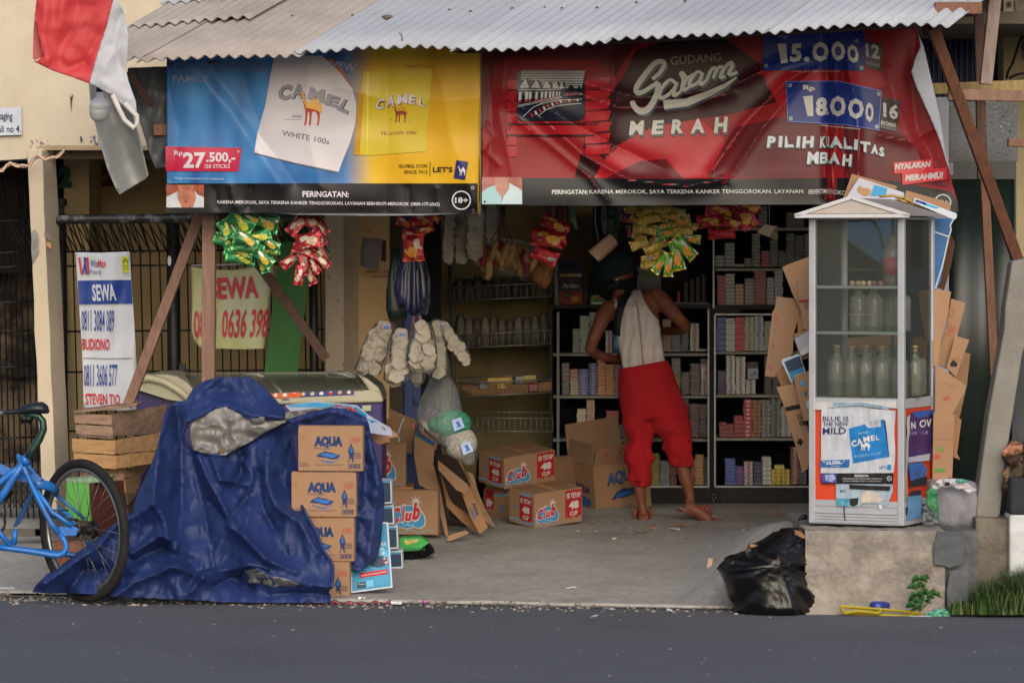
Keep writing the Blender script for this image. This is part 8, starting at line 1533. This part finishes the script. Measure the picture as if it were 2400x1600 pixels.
for pts, Y_, lb, pf in (
 ([(1100,750),(1215,765),(1190,930),(1140,1100),(1100,1080)], 17.75, 'first cardboard sheet right of the kiosk, below the blue card', None),
 ([(1215,810),(1308,838),(1200,1260),(1150,1240),(1110,1200),(1180,1000)], 17.85, 'second cardboard sheet with red marks right of the kiosk', lambda pr: (pr.line(Q('b7',(1205,870),(1232,870),(1225,925),(1200,920),(1205,870)), 1.3, RDP, 1), pr.line(Q('b7',(1188,970),(1250,990)), 1, KR2, 1), pr.line(Q('b7',(1180,985),(1245,1000),(1232,1050),(1170,1035),(1180,985)), 1, RDP, 1), [pr.poly(Q('b7',(x,1035),(x+5,1035),(x+6,1012),(x+12,1014),(x+4,998),(x-5,1010),(x+1,1011)), RDP, 2) for x in (1202,1220)])),
 ([(1240,1045),(1330,1072),(1245,1310),(1185,1250)], 17.8, 'third cardboard sheet with a black arrow right of the kiosk', lambda pr: (pr.poly(Q('b7',(1230,1195),(1256,1225),(1250,1240),(1212,1240),(1208,1222)), M('#15120f'), 1), pr.line(Q('b7',(1205,1175),(1280,1195)), 1.4, KR2, 1))),
 ([(1295,1150),(1337,1160),(1315,1360),(1270,1560),(1225,1550),(1240,1300)], 17.95, 'fourth narrow cardboard sheet at the right of the bunch', lambda pr: pr.line(Q('b7',(1318,1180),(1298,1360)), 1.2, KR2, 1)),
 ([(1118,1235),(1200,1280),(1310,1365),(1300,1400),(1200,1590),(1110,1560)], 17.7, 'broad folded cardboard sheet low at the right of the kiosk', lambda pr: (pr.line(Q('b7',(1170,1340),(1215,1370),(1250,1365)), 1, KR2, 1), pr.text('OS', Q('b7',(1168,1430),(1205,1425),(1202,1452),(1168,1455)), RDP, .04))),
 ([(1100,1070),(1150,1080),(1130,1240),(1100,1240)], 17.72, 'short cardboard strip against the kiosk side', None)):
    bd('b7', pts, Y_, KR, lb, pf)
bd('c3', [(110,430),(225,440),(212,780),(180,785),(105,800)], 17.68, KR, 'upright carton panel with red letters beside the purple poster', lambda pr: (pr.text('OS', Q('c3',(110,655),(145,655),(145,682),(110,682)), RDP, .05), pr.poly(Q('c3',(130,620),(165,620),(165,635),(130,635)), M('#5c8440',.8), 1), pr.line(Q('c3',(112,570),(215,578)), 1.2, KR2, 1), pr.poly(Q('c3',(115,730),(175,730),(175,750),(115,750)), M('#5c8440',.8), 1)), th=.12)
bd('c3', [(222,430),(262,470),(245,600),(238,650),(256,686),(218,672)], 17.8, KR2, 'torn narrow cardboard edge above the grey sack')
b = MB(); b.tube([P(*c, 17.35) for c in q('b7', (760,165),(840,158),(900,170),(960,205),(920,195),(860,172),(930,178),(975,208))], .006, 6, M('#a4844c', .6)); tag(b.build('twine'), 'loop of golden twine lying on the kiosk roof', 'twine')
# ================= SACK, BLACK BAG, LITTER =================
sk_ = thing('woven_sack', 'full grey woven plastic sack with green print right of the kiosk', 'sack', P(2245, 1232, 17.7))
rws = [(1122,2190,2250),(1128,2182,2276),(1140,2178,2290),(1160,2176,2296),(1190,2178,2298),(1215,2184,2296),(1234,2196,2290)]
b = MB(); loft_px(b, rws, 17.7, .8, 44, M('#84828a', .6, .1, 9, .3, 120, stain='#5c5a58', samt=.6, ss=6), nf=lambda a, py: .02*ridged(a*2, py*.02, 2, 3)+.003*math.sin(py*.5)); b.build('body', None, sk_)
b = MB(); sheet(q('c3', (70,860),(100,830),(128,850),(140,1030),(100,1010),(78,950)), lambda x, y: 17.5+.01*nz3(x*.1, y*.1), M('#1c6a3c', .5, .4, 20), 5, b); b.build('green_print', None, sk_, solid=.002)
b = MB(); b.tube([P(*c, 17.55) for c in q('c3', (102,835),(118,880),(135,1030))], .003, 5, M('#4ca8a0', .5)); b.build('edge_stripe', None, sk_)
b = MB(); sheet(q('c3', (90,850),(120,800),(180,783),(260,790),(345,850),(300,860),(220,835),(150,830),(110,860)), lambda x, y: 17.5+.03*ridged(x*.05, y*.05), M('#b8b4b8', .5, .12), 5, b); b.build('folded_mouth', None, sk_, solid=.003); b = MB(); b.ell(P(*q1('c3', 185, 815), 17.46), .012, .006, .01, 8, 5, None, M('#141414')); b.ell(P(*q1('c3', 262, 800), 17.46), .03, .006, .009, 8, 5, None, M('#3c8c7c', .5, .5, 60)); b.build('tie_marks', None, sk_)
b = MB(); sheet(q('b8', (1175,620),(1200,600),(1240,640),(1270,700),(1260,712),(1180,712)), lambda x, y: 17.4+.03*ridged(x*.07, y*.07), M('#54585c', .4, .3), 5, b); tag(b.build('plastic_scrap', solid=.003), 'crumpled grey plastic between the kiosk and the sack', 'litter')
bgt = thing('rubbish_bag', 'full black plastic rubbish bag slumped on the kerb before the concrete block', 'rubbish bag', P(1800, 1434, 17.3))
BGM = M('#0a0a0c', .34, .2, 6, .12, 70, spec=.5, name='black_film')
out = [(1237,1836,1880),(1250,1822,1889),(1268,1792,1888),(1290,1752,1884),(1305,1712,1880),(1325,1698,1880),(1345,1700,1886),(1370,1716,1893),(1395,1724,1900),(1415,1728,1906),(1428,1729,1910),(1436,1732,1906)]
KN = q1('c6', 2058, 665)
def bagn(a, py):
    x = 1800+90*math.cos(a); dx, dy = x-KN[0], py-KN[1]; ang = math.atan2(dy, dx); r_ = math.hypot(dx, dy)
    return (.02*ridged(ang*3.0, r_*.002, 1.5, 3)+.008*ridged(a*1.2, py*.01, 7, 2))*(1 if 1245 < py < 1430 else .3)
rows2 = []
for (a, c) in zip(out[:-1], out[1:]):
    for k in range(5): t = k/5; rows2.append(tuple(a[i]+(c[i]-a[i])*t for i in range(3)))
rows2.append(out[-1]); b = MB(); loft_px(b, rows2, 17.36, .6, 90, BGM, nf=bagn, dy=[.03+.17*min(1, i/22)-.03*max(0, i-45)/10 for i in range(len(rows2))]); b.build('bag', None, bgt)
b = MB(); b.ell(P(1716, 1325, 17.3), .045, .05, .05, 20, 12, None, BGM)
for i, v in enumerate(b.v): n_ = ridged(v[0]*30, v[2]*30, 1, 2)*.008; b.v[i] = (v[0]+n_, v[1]-n_, v[2]+n_*.5)
b.build('tied_lobe', None, bgt)
b = MB(); plate(b, q('c6', (1785,522),(1860,530),(1880,545),(1840,570),(1760,620),(1750,600)), 17.28, .02, BGM); b.build('torn_edge', None, bgt)
b = MB(); sheet(q('c6', (1790,525),(1850,530),(1840,550),(1800,558)), lambda x, y: 17.25, M('#8c6038', .7, .3), 4, b); sheet(q('c6', (2205,395),(2260,410),(2310,460),(2290,478),(2215,440)), lambda x, y: 17.14, M('#7c5a38', .7, .3), 4, b); b.build('cardboard_contents', None, bgt)
b = MB(); b.ell(P(*q1('c6', 2056, 660), 17.12), .005, .004, .005, 8, 5, None, M('#a02020')); b.build('red_speck', None, bgt)
# yellow strap, can, wrapper
b = MB(); YLW = M('#9c8a24', .6, .2, name='yellow_strap')
pts = q('b8', (735,1160),(760,1195),(880,1205),(1100,1215),(1180,1200),(1000,1180),(860,1170),(740,1160)); b.tube([P(x, y, 17.16)+Vector((0,0,.006)) for x, y in pts], .007, 4, YLW, smooth=False); b.tube([P(x, y, 17.14) for x, y in q('b8', (740,1165),(760,1190),(830,1180),(940,1190),(960,1175))], .008, 4, YLW, smooth=False); tag(b.build('yellow_strap'), 'tangled yellow plastic strap lying on the kerb before the block', 'strap')
b = MB(); b.tube([P(x, y, 17.15) for x, y in q('b8', (1430,1218),(1500,1222),(1560,1226))], .006, 4, YLW, smooth=False); tag(b.build('yellow_strip'), 'short straight yellow strip on the kerb at the right', 'strip')
b = MB(); a = P(*q1('b8', 915, 1155), 17.2); e = P(*q1('b8', 985, 1152), 17.25); b.tube([a, e], .024, 16, M('#2c3c90', .35, .4, 30)); b.tube([e, e+(e-a).normalized()*.004], .02, 14, M('#15151c', .4)); tag(b.build('drink_can'), 'small crushed blue can behind the yellow strap', 'can')
b = MB(); sheet(q('b8', (1190,1200),(1240,1170),(1300,1162),(1335,1195),(1330,1210),(1240,1212)), lambda x, y: 17.12+.02*ridged(x*.1, y*.1), M('#5ca850', .35, .3, 20, stain='#2c8cc0', samt=.9, ss=14, sth=.45, spec=.7), 4, b); tag(b.build('snack_wrapper', solid=.002), 'bright green and blue crumpled wrapper at the end of the yellow strap', 'wrapper')
b = MB(); sheet(q('b8', (1100,1205),(1190,1200),(1240,1210),(1360,1215),(1230,1224),(1150,1222)), lambda x, y: 17.12, M('#8c8c94', .5, .2), 5, b); tag(b.build('plastic_scrap', solid=.002), 'flat grey plastic scrap beside the green wrapper', 'litter')
b = MB(); b.tube([P(*c, 17.9) for c in q('c6', (2245,335),(2262,295),(2295,270),(2320,275))], .01, 6, M('#0e0e10', .5)); b.tube([P(*c, 17.92) for c in q('c6', (2290,330),(2300,300),(2312,285))], .008, 6, M('#15151a', .5)); tag(b.build('rubber_loop'), 'loop of black rubber behind the left foot of the kiosk', 'rubber strip')
# ================= PLANTS =================
LF = M('#24501f', .6, .3, 14, name='leaf_green'); LF2 = M('#31602a', .6, .3, 14); ST2 = M('#4c6a30', .7)
pl = thing('weed_plant', 'small leafy green weed growing at the foot of the concrete block', 'plant', P(2160, 1432, 17.15)); rr = random.Random(4)
for k, (x, y, w_) in enumerate(((1130,1040,40),(1150,1000,42),(1185,1000,40),(1205,992,34),(1170,1035,44),(1115,1045,28),(1130,1090,40),(1165,1085,40),(1200,1075,42),(1240,1075,40),(1262,1085,32),(1225,1095,36),(1150,1120,40),(1120,1140,44),(1180,1105,34),(1140,1160,38),(1165,1145,36),(1210,1120,30),(1125,1110,30),(1190,1055,26))):
    c = P(*q1('b8', x, y), 17.13+rr.uniform(-.06,.04)); r_ = w_/2.305*.5/F*17.1*1.45; b = MB(); a0 = rr.uniform(-1,1)
    d = Vector((math.cos(a0), rr.uniform(-.5,.5), -.2+rr.uniform(-.4,.5))).normalized(); u = Vector((-d.z, -.6, d.x)).normalized()
    b.grid(lambda s, t: c+d*(r_*2*(s-.5))+u*(r_*1.5*(t-.5)*math.sin(math.pi*min(1, s*1.1+.02))**.7)+Vector((0, .004*abs(t-.5)*4, -.006*(s-.5)**2*8)), 6, 4, rr.choice([LF, LF2])); b.build('leaf', None, pl)
b = MB(); base = P(*q1('b8', 1165, 1180), 17.15)
for x, y in ((1150,1010),(1200,1000),(1250,1080),(1120,1100),(1170,1040)): e = P(*q1('b8', x, y), 17.13); b.tube([base, (base+e)/2+Vector((.005,0,0)), e], .0025, 4, ST2)
b.build('stem', None, pl)
def grass(px0, px1, py0, hmax, n, Y0, Y1, nm, lb, bend=.5, seed=1):
    rr = random.Random(seed); b = MB(); gm = [M('#2c4a20', .8, .2), M('#3a5c28', .8, .2), M('#6c7040', .8, .2), M('#1a3014', .8, .2)]
    for k in range(n):
        px = rr.uniform(px0, px1); Y = rr.uniform(Y0, Y1); c = P(px, py0, Y); c.z = max(0, c.z if c.z < .05 else 0)
        if Y > kerbY(c.x): c.z = 0.01
        h_ = hmax*rr.uniform(.35,1)*(.55+.45*(px-px0)/(px1-px0)); a = rr.uniform(0,6.28); d = Vector((math.cos(a), math.sin(a), 0))*h_*bend*rr.uniform(.2,1.3); wv = Vector((-math.sin(a), math.cos(a), 0))*.0022
        p1 = c+d*.3+Vector((0,0,h_*.6)); p2 = c+d+Vector((0,0,h_*rr.uniform(.7,1)))
        b.add([c-wv, c+wv, p1+wv*.8, p1-wv*.8, p2], [(0,1,2,3),(3,2,4)], rr.choice(gm))
    o = b.build(nm); o['kind'] = 'stuff'; o['label'] = lb; o['category'] = 'grass'; return o
grass(2290, 2440, 1440, .27, 3600, 17.05, 17.45, 'grass', 'tall green grass before the painted kerb wall at the lower right', .8, 2)
grass(2225, 2295, 1440, .13, 420, 17.08, 17.26, 'grass', 'sparse grass at the right foot of the concrete block', .5, 3)
grass(60, 160, 1386, .02, 90, 18.2, 18.35, 'grass', 'tiny grass tufts on the kerb left of the wheel', .5, 5)
# ================= CYCLE RICKSHAW (rear) =================
bk = thing('rickshaw_bicycle', 'bright blue cycle frame with saddle and large rear wheel entering at the left', 'bicycle', P(200, 1410, 17.75))
BL = M('#1d66b4', .35, .12, 8, spec=.5, stain='#3f4c5c', samt=.6, ss=9, name='blue_enamel'); RB_ = M('#171615', .8, .2, 10, .3, 200, stain='#3a3833', samt=.4, ss=4, name='tyre_rubber'); ST3 = M('#8f8f8c', .3, .15, 20, metal=.8, name='steel')
YW = 17.75; wc = P(q1('c5', 685, 845)[0], q1('c5', 685, 845)[1], YW); Rw = (1410-1076)/2/F*YW; ya = R(-47)    # wheel plane turned about vertical
U = Vector((math.cos(ya), math.sin(ya), 0)); AX = Vector((-math.sin(ya), math.cos(ya), 0)); tilt = .03
def wp(r_, a, o=0): return wc+U*(r_*math.cos(a))+Vector((0,0,1))*(r_*math.sin(a))+AX*o+Vector((tilt*r_*math.sin(a)*-1,0,0))
wh = lambda nm, fn, r_, mat, n=64, **k: (lambda b: (b.tube([fn(i*2*math.pi/n) for i in range(n+1)], r_, 10, mat, cap=False), b.build(nm, None, bk, **k)))(MB())
wh('tyre', lambda a: wp(Rw-.019, a), .021, RB_); wh('rim', lambda a: wp(Rw-.048, a), .011, ST3)
wh('rim_edge', lambda a: wp(Rw-.042, a, .013), .003, ST3)
for k in range(36):
    a = k*2*math.pi/36; sd = 1 if k % 2 else -1; b = MB(); b.tube([wp(.026, a+sd*(1.2 if (k//2) % 2 else -1.2), .028*sd), wp(Rw-.055, a)], .0014, 4, M('#6c6c6a', .35, metal=.7)); b.build('spoke', None, bk)
b = MB(); b.tube([wc-AX*.04, wc-AX*.03, wc+AX*.03, wc+AX*.04], [.028,.018,.018,.028], 14, M('#1a1a1a', .5)); b.tube([wc-AX*.13, wc+AX*.07], .007, 8, ST3); b.build('hub', None, bk)
b = MB(); b.tube([wc+AX*.045, wc+AX*.052], .042, 18, M('#141414', .5, metal=.5)); b.tube([wc+AX*.054, wc+AX*.060], .034, 18, M('#1c1c1c', .5, metal=.5)); b.build('sprocket', None, bk)
for k in range(4): b = MB(); b.tube([wc-AX*(.06+.018*k), wc-AX*(.068+.018*k)], .014, 8, ST3, smooth=False); b.build('axle_nut', None, bk)
cp = lambda x, y, Y=17.62: P(*q1('c5', x, y), Y)
def tb_(nm, pts, r_, mat=BL, **k): b = MB(); b.tube(pts, r_, 10, mat); return b.build(nm, None, bk, **k)
tb_('seat_stay', [cp(150,235), cp(215,380), cp(270,500), cp(370,700), cp(420,790), cp(480,870)], .013); tb_('seat_stay', [cp(225,310,17.75), cp(290,400,17.78), cp(345,440,17.8)], .011)
tb_('seat_stay', [cp(300,520), cp(390,640), cp(420,690), cp(520,760), cp(590,810)], .011); tb_('far_stay', [cp(460,560,17.9), cp(560,640,17.9), cp(690,750,17.9)], .008); tb_('far_stay', [cp(470,660,17.85), cp(560,720,17.85), cp(615,800,17.8)], .01)
tb_('top_tube', [cp(-80,540), cp(0,450), cp(100,370), cp(190,310)], .014); tb_('seat_tube', [cp(200,280), cp(120,400), cp(40,530), cp(-60,680)], .018); tb_('chain_stay', [cp(-60,770), cp(0,870), cp(85,970)], .013)
tb_('lower_tube', [cp(-80,975), cp(80,992), cp(250,1015), cp(400,1040), cp(470,1050), cp(520,1030), cp(545,985), cp(530,930), cp(490,880)], .014); tb_('far_tube', [cp(-80,965,17.8), cp(250,1010,17.85), cp(560,1040,17.9), cp(660,1052,17.9), cp(710,1040,17.9), cp(735,990,17.9), cp(715,930,17.85)], .014)
tb_('cross_tube', [cp(110,960), cp(125,840)], .013); tb_('clamp', [cp(150,250), cp(165,232)], .016)
tb_('collar', [cp(180,285), cp(232,262)], .026)
b = MB(); b.prism([cp(*p) for p in ((480,815),(600,812),(640,830),(625,885),(500,888),(485,870))], (0,.012,0), BL); b.build('dropout', None, bk, bevel=.002)
b = MB(); b.prism([cp(*p, 17.7) for p in ((-60,280),(0,300),(110,350),(60,400),(0,385),(-60,370))], (0,.02,0), BL); b.build('side_plate', None, bk)
b = MB(); b.prism([cp(*p, 17.7) for p in ((160,390),(300,382),(345,430),(310,450),(280,460),(150,440))], (0,.02,0), BL); b.build('side_plate', None, bk)
b = MB(); b.tube([cp(290,470,17.7), cp(350,470,17.72), cp(420,490,17.76), cp(470,540,17.8)], .022, 8, BL, flat=.35); b.build('mudguard_stub', None, bk)
pts = []; 
for i in range(90): t = i/89; a = i*1.05; c = cp(265-135*t, 540+270*t, 17.66); pts.append(c+Vector((math.cos(a)*.014, math.sin(a)*.014, math.cos(a)*.004)))
tb_('spring', pts, .0028, M('#1c4c80', .4)); tb_('chain', [cp(430,735), cp(520,745), cp(640,760)], .006, M('#191817', .5)); tb_('chain', [cp(380,685), cp(450,680), cp(560,680)], .004, M('#191817', .5))
tb_('chainring', [cp(-10+50*math.cos(a), 780+75*math.sin(a), 17.66) for a in [i*.35 for i in range(19)]], .006, M('#141414', .5)); tb_('crank_case', [cp(-40,560,17.7), cp(20,560,17.7), cp(80,500,17.7)], .03, M('#0e0e10', .6))
zp7 = lambda x, y, Y=17.6: P(*q1('z7', x, y), Y)
tb_('seat_post', [zp7(190,490), zp7(215,440), zp7(262,370), zp7(290,300), zp7(285,245), zp7(262,215), zp7(215,205), zp7(160,205)], [.018,.018,.018,.018,.017,.016,.015,.014], M('#2c4840', .35, .3, 8, metal=.5, stain='#17191a', samt=.6, ss=4))
b = MB(); rr_ = [(20,190,6,14),(40,182,18,20),(80,178,22,26),(120,176,24,30),(150,170,34,44),(190,160,44,62),(240,155,50,72),(285,155,48,70),(318,165,34,50),(330,175,8,12)]
vs = []; n_ = 18
for x, y, hz, wy in rr_:
    c = zp7(x, y+8, 17.6)
    for k in range(n_): a = 2*math.pi*k/n_; z = math.sin(a); vs.append(c+Vector((0, math.cos(a)*wy/2.85/F*17.6, (z if z > 0 else z*.75)*hz/2.85/F*17.6*.95)))
b.add(vs, [(i*n_+k, i*n_+(k+1)%n_, (i+1)*n_+(k+1)%n_, (i+1)*n_+k) for i in range(len(rr_)-1) for k in range(n_)]+[tuple(range(n_))[::-1], tuple(len(vs)-n_+k for k in range(n_))], M('#141a24', .45, .15, 8, .1, 60, spec=.5), True); b.build('saddle', None, bk)
b = MB(); b.tube([zp7(150,215), zp7(165,250), zp7(185,250), zp7(200,215)], .02, 8, M('#0c0c0c', .5)); b.build('saddle_clamp', None, bk); tb_('handle_bar', [zp7(-60,195), zp7(22,192)], .012, ST3)
